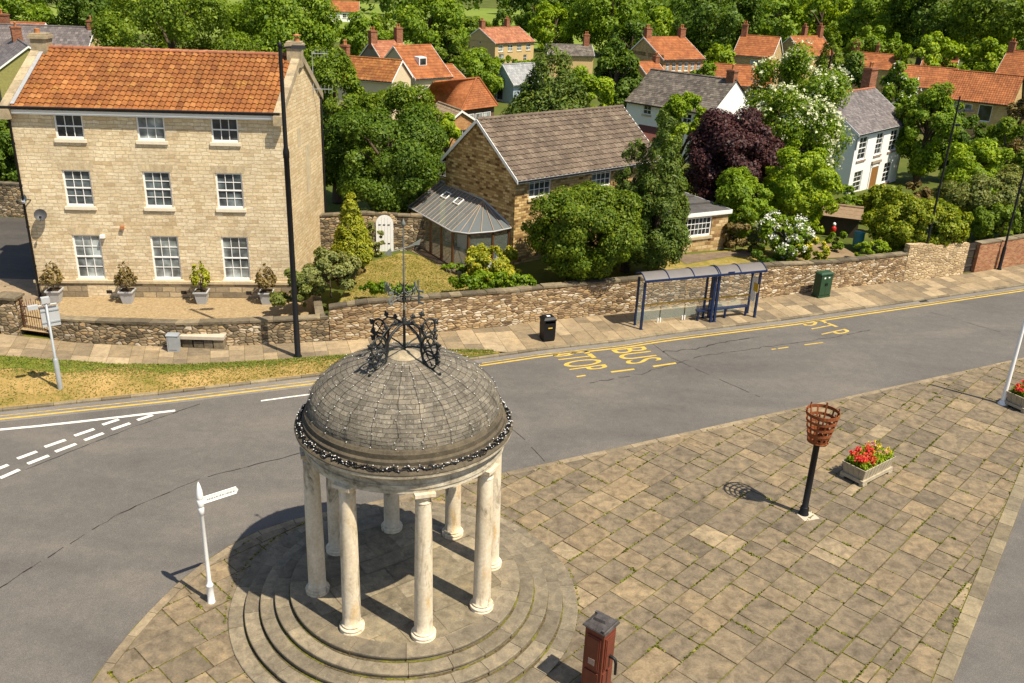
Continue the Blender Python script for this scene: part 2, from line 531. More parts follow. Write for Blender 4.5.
ORBRICK = m_brickstone('orange_brick', 0.3, 0.1, [(0.0, (0.36, 0.17, 0.07)), (0.5, (0.46, 0.24, 0.10)), (1.0, (0.52, 0.30, 0.14))], (0.40, 0.27, 0.15), 0.006, 0.02, 0.3, stain=0.5)
RUB = m_rubble('garden_rubble', [(0.0, (0.13, 0.09, 0.055)), (0.25, (0.29, 0.205, 0.12)), (0.5, (0.41, 0.31, 0.19)), (0.72, (0.47, 0.33, 0.17)), (0.86, (0.54, 0.46, 0.34)), (1.0, (0.68, 0.61, 0.49))], 3.2, 9.5, (0.26, 0.19, 0.115), 0.9, 0.65)
RUBG = m_rubble('forecourt_rubble', [(0.0, (0.08, 0.065, 0.045)), (0.3, (0.20, 0.165, 0.11)), (0.6, (0.33, 0.27, 0.18)), (0.85, (0.43, 0.31, 0.17)), (1.0, (0.58, 0.52, 0.42))], 3.6, 7.5, (0.15, 0.12, 0.08), 0.9, 0.7)
RUBP = m_rubble('pale_rubble', [(0.0, (0.30, 0.22, 0.13)), (0.3, (0.44, 0.34, 0.21)), (0.7, (0.54, 0.42, 0.25)), (1.0, (0.66, 0.55, 0.38))], 3.2, 7.0, (0.48, 0.37, 0.22), 0.6, 0.6)
COPE = m_slab('coping_stone', [(0.10, 0.085, 0.06), (0.16, 0.135, 0.095), (0.25, 0.21, 0.14)], 0.7, 1.6, 0.3)
PALEST = m_slab('pale_dressed_stone', [(0.46, 0.38, 0.25), (0.52, 0.44, 0.30), (0.58, 0.50, 0.35)], 0.4, 1.4)
OLDST = m_slab('old_coping', [(0.30, 0.25, 0.17), (0.37, 0.31, 0.21), (0.43, 0.36, 0.25)], 0.6, 1.4, 0.3)
PANT = m_tile('pantile', [(0.0, (0.190, 0.071, 0.023)), (0.3, (0.242, 0.093, 0.028)), (0.8, (0.275, 0.112, 0.033)), (1.0, (0.323, 0.150, 0.052))], moss=(0.36, 0.19, 0.042), lines=False, dirt=0.7)
PANT2 = m_tile('orange_tile', [(0.0, (0.25, 0.088, 0.031)), (0.5, (0.30, 0.108, 0.038)), (1.0, (0.345, 0.135, 0.050))], dirt=0.65, lines=False)
PANT3 = m_tile('dull_red_tile', [(0.0, (0.26, 0.10, 0.055)), (0.5, (0.34, 0.14, 0.075)), (1.0, (0.40, 0.19, 0.10))], dirt=0.5, lines=False)
CONC = m_tile('concrete_tile', [(0.0, (0.105, 0.081, 0.060)), (0.5, (0.135, 0.104, 0.079)), (1.0, (0.180, 0.143, 0.108))], dirt=0.45, moss=(0.24, 0.20, 0.14), lines=False)
BEIGE = m_tile('beige_tile', [(0.0, (0.24, 0.18, 0.115)), (0.5, (0.30, 0.225, 0.145)), (1.0, (0.35, 0.27, 0.18))], dirt=0.4, lines=False)
SLATE = m_tile('slate', [(0.0, (0.105, 0.095, 0.095)), (0.5, (0.15, 0.135, 0.135)), (1.0, (0.205, 0.185, 0.18))], 0.6, True, dirt=0.45)
SLATEB = m_tile('brown_slate', [(0.0, (0.085, 0.075, 0.065)), (0.5, (0.13, 0.115, 0.10)), (1.0, (0.20, 0.18, 0.155))], 0.7, True, (0.25, 0.22, 0.16), 0.6)
SLATEBL = m_tile('blue_slate', [(0.0, (0.21, 0.225, 0.24)), (0.5, (0.27, 0.28, 0.29)), (1.0, (0.33, 0.34, 0.34))], 0.6, True, dirt=0.3)
WRENDER = plain('white_render', (0.78, 0.77, 0.74), 0.8, 0.2, 0, 0.05, 1.5, 0.1)
CREAM = plain('cream_render', (0.62, 0.52, 0.34), 0.85, 0.2, 0, 0.08, 1.5, 0.1)
TANR = plain('tan_render', (0.50, 0.36, 0.17), 0.85, 0.2, 0, 0.10, 1.5, 0.1)
GREYB = plain('grey_render', (0.22, 0.18, 0.14), 0.85, 0.2, 0, 0.12, 2, 0.1)
WPAINT = plain('white_paint', (0.80, 0.79, 0.76), 0.4, 0.4, 0, 0.04, 3)
WMETAL = plain('white_metal', (0.78, 0.77, 0.74), 0.45, 0.4, 0, 0.10, 5)
BPAINT = plain('black_paint', (0.008, 0.008, 0.009), 0.5, 0.25, 0, 0.3, 5)
IRON = plain('wrought_iron', (0.025, 0.027, 0.026), 0.5, 0.4, 0.3, 0.5, 12)
IRONG = plain('weathered_iron', (0.16, 0.17, 0.15), 0.6, 0.3, 0.3, 0.35, 8)
GREYM = plain('grey_metal', (0.34, 0.36, 0.37), 0.45, 0.4, 0.2, 0.15, 5)
GREYP = plain('grey_plastic', (0.40, 0.41, 0.41), 0.5, 0.3, 0, 0.06, 5)
RUST = plain('rust', (0.24, 0.075, 0.026), 0.85, 0.2, 0.1, 0.5, 14, 0.3)
GREENM = plain('green_cabinet', (0.018, 0.055, 0.024), 0.45, 0.4, 0, 0.15, 3)
BLUEM = plain('blue_metal', (0.007, 0.020, 0.070), 0.4, 0.5, 0.1, 0.15, 4)
YBAR = plain('yellow_bar', (0.60, 0.36, 0.02), 0.5, 0.4, 0, 0.1, 4)
PUMP = plain('pump_paint', (0.135, 0.034, 0.018), 0.5, 0.35, 0, 0.22, 6, 0.05)
LEAD = plain('lead', (0.085, 0.075, 0.07), 0.5, 0.4, 0.3, 0.6, 6)
LEADP = plain('lead_flashing', (0.36, 0.36, 0.36), 0.55, 0.4, 0.2, 0.2, 6)
WOODG = plain('grey_timber', (0.36, 0.31, 0.22), 0.85, 0.2, 0, 0.30, 6, 0.2)
WOODB = plain('brown_timber', (0.10, 0.045, 0.02), 0.5, 0.35, 0, 0.25, 6)
WOODD = plain('door_timber', (0.26, 0.12, 0.035), 0.5, 0.35, 0, 0.2, 5)
BARK = plain('bark', (0.09, 0.065, 0.045), 0.9, 0.1, 0, 0.4, 9, 0.4)
TERRA = plain('terracotta', (0.40, 0.17, 0.07), 0.8, 0.2, 0, 0.2, 6)
SOIL = plain('soil', (0.05, 0.035, 0.02), 0.95, 0.1, 0, 0.4, 12)
FELT = plain('roof_felt', (0.085, 0.08, 0.075), 0.9, 0.2, 0, 0.4, 2)
PALEC = plain('concrete', (0.46, 0.40, 0.31), 0.85, 0.2, 0, 0.15, 6)
DARKIN = plain('dark_interior', (0.03, 0.025, 0.02), 0.9, 0.1, 0, 0.2, 3)
TEALP = plain('teal_plastic', (0.03, 0.17, 0.20), 0.4, 0.4, 0, 0.12, 4)
GRASSG = plain('green_paint', (0.02, 0.20, 0.09), 0.5, 0.3, 0, 0.1, 4)
REDP = plain('red_paint', (0.42, 0.02, 0.015), 0.5, 0.3, 0, 0.1, 4)
BLUEP = plain('blue_plastic', (0.04, 0.07, 0.16), 0.5, 0.3, 0, 0.1, 4)
GLD = m_glass('window_glass_dark', (0.035, 0.04, 0.042))
GLP = m_glass('window_glass_net', (0.22, 0.245, 0.24), 0.1)
GLM = m_glass('window_glass_mid', (0.10, 0.12, 0.125), 0.07)
SHGL = m_clear('shelter_glass', (0.60, 0.66, 0.55), 0.16)
CONGL = m_clear('conservatory_glass', (0.20, 0.25, 0.22), 0.22)
SHROOF = plain('shelter_roof_sheet', (0.15, 0.135, 0.125), 0.35, 0.4, 0, 0.12, 2)
CONROOF = m_clear('conservatory_roof_sheet', (0.16, 0.18, 0.185), 0.72)

def m_column():
    t = NT('column_stone')
    p = t.pos()
    tone = t.attr()
    n1 = t.noise(t.scale(p, (1.6, 1.6, 0.55)), 1.6, 6, 0.65, 0.7)
    n2 = t.noise(p, 13, 6, 0.7)
    n3 = t.noise(t.vmath('ADD', t.scale(p, (2.0, 2.0, 0.7)), (9, 3, 1)), 1.5, 5, 0.6, 0.5)
    c = t.ramp(n1, [(0.28, (0.34, 0.28, 0.19)), (0.40, (0.58, 0.49, 0.35)), (0.66, (0.70, 0.62, 0.48))])
    c = t.mix(t.ramp(n3, [(0.56, (0, 0, 0)), (0.70, (0.7, 0.7, 0.7))]), c, (0.56, 0.36, 0.13))
    c = t.mix(0.5, c, t.ramp(n2, [(0.3, (0.60, 0.58, 0.55)), (0.65, (1.15, 1.14, 1.12))]), 'MULTIPLY')
    n4 = t.noise(t.vmath('ADD', t.scale(p, (1.3, 1.3, 0.35)), (4, 8, 1)), 1.8, 6, 0.7, 0.9)
    c = t.mix(t.ramp(n4, [(0.54, (0, 0, 0)), (0.66, (0.85, 0.85, 0.85))]), c, (0.12, 0.095, 0.062))
    return t.fin(c, 0.85, t.bump(n2, 0.25, 0.01), 0.25)
COLST = m_column()

def m_dome():
    t = NT('dome_slates')
    uv = t.coord('UV')
    p = t.pos()
    nz = t.n('TexNoise', Vector=p, Scale=3.2, Detail=5.0).outputs['Color']
    uvd = t.vmath('ADD', uv, t.vmath('MULTIPLY', t.vmath('SUBTRACT', nz, (0.5, 0.5, 0.5)), (0.34, 0.13, 0)))
    br = t.n('TexBrick', {'offset': 0.43, 'offset_frequency': 2, 'squash': 0.7, 'squash_frequency': 3}, Vector=uvd, Color1=(0, 0, 0), Color2=(1, 1, 1), Mortar=(0.5, 0.5, 0.5),
             Scale=1.0, Mortar_Size=0.010, Mortar_Smooth=0.6, Bias=0.0, Brick_Width=0.36, Row_Height=0.15)
    c = t.ramp(br.outputs['Color'], [(0.0, (0.122, 0.107, 0.083)), (0.5, (0.150, 0.132, 0.103)), (1.0, (0.19, 0.168, 0.132))])
    n1 = t.noise(p, 1.7, 6, 0.7, 0.8)
    n2 = t.noise(p, 17, 6, 0.75, 0.3)
    n4 = t.noise(t.vmath('ADD', p, (2, 9, 4)), 6.5, 6, 0.72, 0.6)
    c = t.mix(0.8, c, t.ramp(n1, [(0.32, (0.55, 0.54, 0.52)), (0.5, (1, 1, 1)), (0.68, (1.5, 1.42, 1.28))]), 'MULTIPLY')
    c = t.mix(t.ramp(n4, [(0.55, (0, 0, 0)), (0.68, (0.7, 0.7, 0.7))]), c, (0.33, 0.295, 0.235))
    c = t.mix(t.ramp(n2, [(0.60, (0, 0, 0)), (0.70, (0.85, 0.85, 0.85))]), c, (0.46, 0.42, 0.34))
    n3 = t.noise(t.vmath('ADD', p, (5, 2, 7)), 3.4, 5, 0.7, 0.6)
    c = t.mix(t.ramp(n3, [(0.60, (0, 0, 0)), (0.71, (0.7, 0.7, 0.7))]), c, (0.055, 0.048, 0.038))
    c = t.mix(t.math('MULTIPLY', br.outputs['Fac'], 0.55), c, (0.06, 0.052, 0.04))
    h = t.math('SUBTRACT', t.math('MULTIPLY', n2, 0.8), br.outputs['Fac'])
    return t.fin(c, 0.92, t.bump(h, 0.8, 0.03), 0.2)
DOMEM = m_dome()

def m_entab():
    t = NT('entablature_stone')
    p = t.pos()
    n1 = t.noise(t.scale(p, (1, 1, 1.6)), 1.7, 6, 0.66, 0.7)
    n2 = t.noise(p, 14, 6, 0.7)
    sep = t.n('SeparateXYZ', Vector=p)
    c = t.ramp(n1, [(0.34, (0.15, 0.125, 0.09)), (0.46, (0.40, 0.345, 0.25)), (0.62, (0.58, 0.52, 0.40))])
    c = t.mix(0.55, c, t.ramp(n2, [(0.3, (0.55, 0.53, 0.5)), (0.65, (1.15, 1.14, 1.12))]), 'MULTIPLY')
    return t.fin(c, 0.88, t.bump(n2, 0.3, 0.01), 0.22)
ENTAB = m_entab()
CORN = m_slab('cornice_stone', [(0.075, 0.063, 0.045), (0.098, 0.083, 0.059), (0.121, 0.103, 0.073)], 0.8, 1.6, 0.35)

L_BRIGHT = m_leaf('leaf_bright', [(0.0, (0.065, 0.119, 0.004)), (0.4, (0.159, 0.248, 0.008)), (0.75, (0.266, 0.364, 0.011)), (1.0, (0.424, 0.489, 0.020))])
L_MID = m_leaf('leaf_mid', [(0.0, (0.053, 0.104, 0.006)), (0.5, (0.127, 0.211, 0.009)), (1.0, (0.262, 0.351, 0.016))])
L_DARK = m_leaf('leaf_dark', [(0.0, (0.028, 0.062, 0.005)), (0.5, (0.068, 0.124, 0.008)), (1.0, (0.149, 0.217, 0.014))], 0.28)
L_CONIF = m_leaf('leaf_conifer', [(0.0, (0.033, 0.065, 0.009)), (0.5, (0.076, 0.125, 0.013)), (1.0, (0.169, 0.206, 0.022))], 0.2)
L_OLIVE = m_leaf('leaf_olive', [(0.0, (0.049, 0.090, 0.006)), (0.5, (0.121, 0.189, 0.011)), (1.0, (0.248, 0.320, 0.022))])
L_BUSH = m_leaf('leaf_bush', [(0.0, (0.036, 0.069, 0.004)), (0.5, (0.087, 0.145, 0.006)), (1.0, (0.214, 0.264, 0.014))], 0.3)
L_YELLOW = m_leaf('leaf_yellow', [(0.0, (0.115, 0.144, 0.011)), (0.5, (0.252, 0.275, 0.019)), (1.0, (0.413, 0.413, 0.028))], 0.3)
L_GOLD = m_leaf('leaf_gold', [(0.0, (0.070, 0.118, 0.006)), (0.5, (0.166, 0.220, 0.010)), (1.0, (0.388, 0.390, 0.020))], 0.3)
L_PURPLE = m_leaf('leaf_purple', [(0.0, (0.022, 0.011, 0.012)), (0.5, (0.056, 0.022, 0.022)), (1.0, (0.112, 0.043, 0.036))], 0.2, (1.4, 0.8, 0.7))
L_PALE = m_leaf('leaf_pale', [(0.0, (0.081, 0.106, 0.023)), (0.5, (0.189, 0.213, 0.056)), (1.0, (0.365, 0.362, 0.131))], 0.3)
L_GREY = m_leaf('leaf_greygreen', [(0.0, (0.061, 0.087, 0.018)), (0.5, (0.139, 0.166, 0.032)), (1.0, (0.253, 0.255, 0.056))], 0.25)
L_RUST = m_leaf('leaf_rusty', [(0.0, (0.07, 0.055, 0.018)), (0.5, (0.17, 0.125, 0.038)), (1.0, (0.30, 0.22, 0.08))], 0.25, (1.3, 1.2, 0.6))
F_WHITE = m_leaf('petal_white', [(0.0, (0.62, 0.62, 0.54)), (1.0, (0.82, 0.82, 0.74))], 0.2, (1, 1, 0.9))
F_CREAM = m_leaf('petal_cream', [(0.0, (0.42, 0.46, 0.26)), (1.0, (0.66, 0.66, 0.44))], 0.2, (1, 1, 0.8))
F_YELL = m_leaf('petal_yellow', [(0.0, (0.55, 0.42, 0.02)), (1.0, (0.75, 0.62, 0.05))], 0.2, (1.1, 1, 0.4))
F_RED = m_leaf('petal_red', [(0.0, (0.42, 0.015, 0.02)), (0.6, (0.62, 0.03, 0.04)), (1.0, (0.68, 0.13, 0.03))], 0.2, (1.1, 0.5, 0.4))
F_PINK = m_leaf('petal_pink', [(0.0, (0.50, 0.16, 0.20)), (1.0, (0.66, 0.34, 0.34))], 0.2, (1.1, 0.7, 0.7))

FIELD = m_ground('field_grass', [(0.3, (0.11, 0.16, 0.025)), (0.55, (0.17, 0.22, 0.035)), (0.75, (0.24, 0.27, 0.06))], 0.012, 0.3, 0.1)
GARDG = m_ground('garden_grass', [(0.3, (0.045, 0.062, 0.012)), (0.5, (0.08, 0.10, 0.018)), (0.7, (0.14, 0.13, 0.035))], 0.25, 6)
LAWN = m_ground('lawn_grass', [(0.34, (0.12, 0.13, 0.018)), (0.48, (0.21, 0.17, 0.04)), (0.62, (0.33, 0.24, 0.085))], 1.1, 11, 0.8)
VERGE = m_ground('verge_grass', [(0.34, (0.13, 0.13, 0.02)), (0.46, (0.27, 0.19, 0.06)), (0.62, (0.42, 0.28, 0.11))], 0.55, 10, 0.5)
VGREEN = m_ground('verge_green', [(0.35, (0.07, 0.10, 0.012)), (0.5, (0.13, 0.155, 0.02)), (0.65, (0.25, 0.20, 0.05))], 0.9, 10, 0.5)
GRAVEL = m_ground('gravel_stones', [(0.34, (0.20, 0.145, 0.08)), (0.5, (0.33, 0.24, 0.13)), (0.66, (0.44, 0.335, 0.195))], 9.0, 50, 0.9)
EARTH = m_ground('earth_path', [(0.35, (0.16, 0.11, 0.065)), (0.65, (0.30, 0.22, 0.13))], 0.8, 8)
HILLG = m_ground('hill_grass', [(0.3, (0.06, 0.09, 0.015)), (0.6, (0.12, 0.15, 0.03))], 0.02, 0.8)
BLADE = m_leaf('grass_blade', [(0.0, (0.08, 0.11, 0.012)), (0.5, (0.20, 0.18, 0.035)), (1.0, (0.36, 0.27, 0.09))], 0.25)
BLADEG = m_leaf('grass_blade_green', [(0.0, (0.06, 0.10, 0.010)), (0.6, (0.14, 0.18, 0.022)), (1.0, (0.26, 0.25, 0.06))], 0.25)
MOSSB = m_leaf('moss_tuft', [(0.0, (0.06, 0.08, 0.010)), (0.6, (0.15, 0.17, 0.018)), (1.0, (0.30, 0.26, 0.03))], 0.2)

# ------------------------------------------------------------ foliage
def leaf_mesh(name, pos, nor, length, width, rng, mats, mi=None, fold=0.25):
    N = len(pos)
    nor = nor / np.maximum(np.linalg.norm(nor, axis=1, keepdims=True), 1e-6)
    r = rng.normal(size=(N, 3))
    t = r - nor * np.sum(r * nor, axis=1, keepdims=True)
    t /= np.maximum(np.linalg.norm(t, axis=1, keepdims=True), 1e-6)
    b = np.cross(nor, t)
    sc_ = np.clip(rng.lognormal(0.0, 0.38, N), 0.45, 2.0)
    L = (length * sc_ * rng.uniform(0.8, 1.2, N))[:, None]
    Wd = (width * sc_ * rng.uniform(0.8, 1.2, N))[:, None]
    k = nor * (Wd * fold)
    v = np.stack([pos - t * L * 0.5, pos + b * Wd * 0.5 + k - t * L * 0.08, pos + t * L * 0.5 - k * 0.6, pos - b * Wd * 0.5 + k - t * L * 0.08], axis=1).reshape(-1, 3)
    me = bpy.data.meshes.new(name)
    me.vertices.add(4 * N); me.loops.add(4 * N); me.polygons.add(N)
    me.vertices.foreach_set('co', v.astype(np.float32).ravel())
    me.loops.foreach_set('vertex_index', np.arange(4 * N, dtype=np.int32))
    me.polygons.foreach_set('loop_start', np.arange(0, 4 * N, 4, dtype=np.int32))
    for mm in (mats if isinstance(mats, (list, tuple)) else [mats]):
        me.materials.append(mm)
    if mi is not None:
        me.polygons.foreach_set('material_index', mi.astype(np.int32))
    me.update(calc_edges=True)
    me.validate()
    return me

def unit(a):
    return a / np.maximum(np.linalg.norm(a, axis=-1, keepdims=True), 1e-6)

def crown_pts(rng, rx, ry, z0, z1, N, nc, shape='round', rough=1.0, droop=0.0):
    # clump centres through the crown volume, leaves on and in the clumps
    h = z1 - z0
    k = np.arange(nc) + 0.5
    ph = k * PI * (3 - math.sqrt(5)) + rng.normal(size=nc) * 0.35
    if shape == 'cone':
        tz = 1 - np.sqrt(1 - k / nc * 0.995)               # more clumps low down
        tz = np.clip(tz + rng.normal(size=nc) * 0.03, 0.0, 0.985)
        prof = np.power(1 - tz, 0.80) * (0.55 + 0.45 * np.minimum(1, tz * 9))
        rad = prof * rng.uniform(0.66, 0.90, nc)
        c = np.stack([np.cos(ph) * rad * rx, np.sin(ph) * rad * ry, z0 + tz * h], 1)
        cr = (0.10 + 0.20 * prof) * rng.uniform(0.6, 1.15, nc) * min(rx, ry)
        cdir = unit(np.stack([np.cos(ph), np.sin(ph), np.full(nc, 0.45)], 1))
        ez = 1.35
    else:
        cz = 1 - 2 * k / nc
        sr = np.sqrt(np.maximum(0, 1 - cz * cz))
        d = np.stack([np.cos(ph) * sr, np.sin(ph) * sr, cz], 1)
        if shape == 'bush':
            d[:, 2] = np.where(d[:, 2] < 0, d[:, 2] * 0.95, d[:, 2])
            pw = 0.72
            wide = np.sign(d) * np.power(np.abs(d), 1.0)
            d = wide
        # a few big lobes of different size, each carrying smaller clumps on its outer side
        nl = int(np.clip(4 + nc / 9, 5, 16))
        kl = np.arange(nl) + 0.5
        pl_ = kl * PI * (3 - math.sqrt(5)) + rng.normal(size=nl) * 0.4 + rng.uniform(0, 6)
        lz = np.clip(1 - 2 * kl / nl + rng.normal(size=nl) * 0.12, -0.9, 1.0)
        ls = np.sqrt(np.maximum(0, 1 - lz * lz))
        ld = np.stack([np.cos(pl_) * ls, np.sin(pl_) * ls, lz], 1)
        lobe_r = rng.uniform(0.50, 0.64, nl) if rough < 0.9 else rng.uniform(0.34, 0.56, nl) if rough < 1.5 else rng.uniform(0.26, 0.52, nl)
        lc = ld * ((0.98 if rough < 1.5 else 1.02) - lobe_r * rng.uniform(0.92, 1.12, nl))[:, None]
        li = rng.choice(nl, size=nc, p=lobe_r ** 2 / np.sum(lobe_r ** 2))
        dd_ = unit(unit(rng.normal(size=(nc, 3))) + ld[li] * 0.85)
        cn = lc[li] + dd_ * (lobe_r[li] * rng.uniform(0.55, 1.0, nc))[:, None]
        c = cn * np.array([rx, ry, h / 2]) + np.array([0, 0, (z0 + z1) / 2])
        m = (rx + ry + h / 2) / 3
        cr = np.clip(rng.lognormal(-1.62, 0.36, nc), 0.09, 0.36) * m * (1.0 if nc < 80 else 0.86)
        cdir = unit(0.6 * dd_ + 0.5 * ld[li])
        ez = 0.85
    # fill the measured outline exactly
    ext = lambda v, e: np.max(np.abs(v) + cr * 0.8 * e)
    c[:, 0] *= min(1.5, rx / max(1e-3, ext(c[:, 0], 1))); c[:, 1] *= min(1.5, ry / max(1e-3, ext(c[:, 1], 1)))
    tp_, bt_ = np.max(c[:, 2] + cr * 0.8 * ez), np.min(c[:, 2] - cr * 0.8 * ez)
    c[:, 2] = z0 + (c[:, 2] - bt_) * (h / max(1e-3, tp_ - bt_))
    w = cr ** 2
    idx = rng.choice(nc, size=N, p=w / w.sum())
    rd = unit(rng.normal(size=(N, 3)) + cdir[idx] * 0.55 + np.array([0, 0, 0.12]))
    rr = cr[idx] * np.power(rng.uniform(0.12, 1.0, N), 0.45) * 1.06
    pos = c[idx] + rd * rr[:, None] * np.array([1, 1, ez])
    pos[:, 2] -= droop * rng.uniform(0, 1, N) * cr[idx]
    nor = unit(rd * 0.75 + cdir[idx] * 0.35 + rng.normal(size=(N, 3)) * 0.42 + np.array([0, 0, 0.25]))
    return pos, nor, c, cr, cdir, idx

def branch_mb(rng, c, h0, z0, tr, nb=7):
    mb = MB()
    top = Vector((0, 0, z0 + (max(p[2] for p in c) - z0) * 0.72))
    n = 7
    pts = [Vector((math.sin(i * 1.3) * 0.03 * tr * i, math.cos(i * 1.7) * 0.03 * tr * i, lerp(h0, top.z, i / (n - 1)))) for i in range(n)]
    mb.tube(pts, [tr * (1.25 if i == 0 else 1 - 0.8 * i / n) for i in range(n)], 8)
    order = sorted(range(len(c)), key=lambda i: rng.random())[:nb]
    for i in order:
        e = Vector(c[i]) * 0.9
        e.z = c[i][2]
        s0 = pts[1].lerp(pts[-2], max(0, min(1, (e.z - pts[1].z) / (pts[-2].z - pts[1].z + 1e-3) * 0.6)))
        md = s0.lerp(e, 0.5) + Vector((0, 0, 0.12 * (e - s0).length))
        mb.tube([s0, md, e], [tr * 0.42, tr * 0.28, tr * 0.08], 5)
    return mb

def plant(name, label, cat, spec, mat, kind='bush', seed=1, leaf=None, nc=None, dens=1.0, group=None, flowers=None, aspect=1.0, rough=1.0, trunk=True, droop=0.0, lw=0.6, crown0=None, yaw=0.0):
    X, Yy, zg, W, top, bot = spec
    rng = np.random.default_rng(seed)
    leaf = leaf or max(0.08, 1.85 * Yy / 900)
    if kind in ('bush', 'low') and rough >= 1: rough = 0.85
    rx = W / 2; ry = rx * aspect
    z1 = top - zg
    if crown0 is None:
        crown0 = {'bush': 0.05, 'tree': 0.22, 'cone': 0.06, 'low': 0.0}[kind] * z1
        if kind == 'tree':
            crown0 = min(crown0, max(0.3, bot - zg - 0.3)) if bot > zg else 0.15 * z1
    h = z1 - crown0
    surf = 4 * PI * ((rx * ry) ** 1.6 / 3 + 2 * (rx * h / 2) ** 1.6 / 3) ** (1 / 1.6)
    N = int(min(70000, max(500, dens * 2.9 * surf / (leaf * leaf * lw))))
    nc = nc or int(min(170, max(14, surf * 0.9)))
    shape = 'cone' if kind == 'cone' else ('bush' if kind in ('bush', 'low') else 'round')
    pos, nor, c, cr, cdir, idx = crown_pts(rng, rx * 0.98, ry, crown0, z1, N, nc, shape, rough, droop)
    pos[:, 2] = np.maximum(pos[:, 2], 0.01)
    mats = [mat]
    mi = None
    root = thing(name, label, cat, (X, Yy, zg), group)
    me = leaf_mesh('crown', pos, nor, leaf * (1.5 if kind == 'cone' else 1.25), leaf * (0.55 if kind == 'cone' else 0.8), rng, mats)
    o = bpy.data.objects.new('crown' if kind in ('tree', 'cone') else 'foliage', me)
    COL.objects.link(o); o.parent = root
    if trunk:
        tr = max(0.03, 0.035 * z1) if kind in ('tree', 'cone') else max(0.015, 0.018 * z1)
        mb = branch_mb(rng, c, -0.15, crown0, tr, 9 if kind == 'tree' else 6)
        for v in range(len(mb.v)):
            mb.v[v] = mb.v[v] + Vector((X, Yy, zg))
        mb.build('trunk' if kind in ('tree', 'cone') else 'stems', BARK, root)
    if flowers:
        fmat, nf, fs, per = flowers
        ci = rng.choice(nc, size=nf)
        upm = cdir[ci] + np.array([0, 0, 0.6])
        cp = c[ci] + unit(unit(upm) + rng.normal(size=(nf, 3)) * 0.5) * cr[ci][:, None] * 1.05
        p = np.repeat(cp, per, axis=0) + rng.normal(size=(nf * per, 3)) * fs * 0.45
        p[:, 2] = np.maximum(p[:, 2], 0.03)
        nn = rng.normal(size=p.shape) * 0.6 + np.array([0, -0.3, 0.7])
        fm = leaf_mesh('blossom', p, nn, fs * 0.7, fs * 0.55, rng, fmat)
        fo = bpy.data.objects.new('blossom', fm)
        COL.objects.link(fo); fo.parent = root
        if nf > 100: fo['kind'] = 'stuff'
    return root

# ------------------------------------------------------------ setting: road, paving, terrain
rng = random.Random(7)
RZ = -0.08
def gz(y):
    return float(np.interp(y, [50, 60, 72, 90, 110, 140, 190, 320], [1.0, 0.4, -0.4, -0.9, -1.6, -2.1, -2.9, -2.9]))
WALL = [(-60, 36.5), (-22.19, 35.85), (-18.32, 35.18), (-14.48, 35.2), (-12.04, 35.57), (-7.95, 36.57), (-6.33, 36.98), (-2.73, 38.33), (-0.31, 39.22), (1.25, 40.0), (13.0, 44.62), (17.71, 46.9), (22.5, 48.73), (26.49, 50.55), (31.01, 52.98), (60, 70)]
KERBL = [(-60, 17), (-30, 25.6), (-18.48, 28.92), (-12.93, 30.94), (-7.14, 33.28), (-2.19, 35.0), (1.21, 36.6), (4.92, 38.0), (6.85, 38.95), (13.49, 41.71), (21.69, 45.5), (28.91, 48.87), (60, 64)]
PAVF = [(-60, 33.6), (-21.0, 33.56), (-16.07, 33.21), (-13.3, 33.44), (-10.22, 34.16), (-7.47, 34.96), (-3.43, 36.03), (-0.69, 36.2)]
def ipl(L, x):
    return float(np.interp(x, [p[0] for p in L], [p[1] for p in L]))
def yw(x): return ipl(WALL, x)
def ykerb(x): return ipl(KERBL, x)
def ypavf(x): return ipl(PAVF, x) if x < -0.69 else ykerb(x) + 0.16
def terr(x, y):
    if y > 450: return -2.9 + (y - 450) * 0.035
    g = gz(y)
    if y < 50: g = 1.1 + 0.0 * y
    lo = 0.25 if y < 64 else min(0.25, gz(y))
    k = min(1, max(0, (x + 8.5) / 0.5))
    if x < -8.0:
        g = lerp(lo, g, k)
    return g

def sheet(name, pts, z, mat, kind='structure'):
    mb = MB(); mb.poly([(p[0], p[1], z if len(p) < 3 else p[2]) for p in pts]); o = mb.build(name, mat); tag(o, kind=kind); return o

# far base ground to the horizon
sheet('ground', [(-3000, -1500), (3000, -1500), (3000, 4000), (-3000, 4000)], -3.4, HILLG)
# road sheet up to the far kerb
mb = MB()
xs = [-60 + i * 2.0 for i in range(61)]
for a, b in zip(xs, xs[1:]):
    mb.poly([(a, -40, RZ), (b, -40, RZ), (b, ykerb(b) + 0.05, RZ), (a, ykerb(a) + 0.05, RZ)])
tag(mb.build('road', ASPH), kind='structure')
# terrain behind the street wall
mb = MB()
xs = sorted(set([-700, -400, -200, -120, -90, -60, -45, -35, -28, -22, -8.5, -8.0] + [-18 + 2 * i for i in range(36)] + [-7.9, 60, 75, 95, 120, 160, 220, 320, 500, 800]))
ts = [0.2, 2, 4, 6, 8, 10, 12, 14, 17, 20, 24, 28, 34, 40, 50, 62, 76, 92, 110, 130, 155, 185, 220, 270, 330, 400, 520, 700, 1000, 1500]
mb.grid([[(x, yw(x) + t, terr(x, yw(x) + t)) for x in xs] for t in ts], sm=True)
tag(mb.build('garden_ground', GARDG), kind='structure')
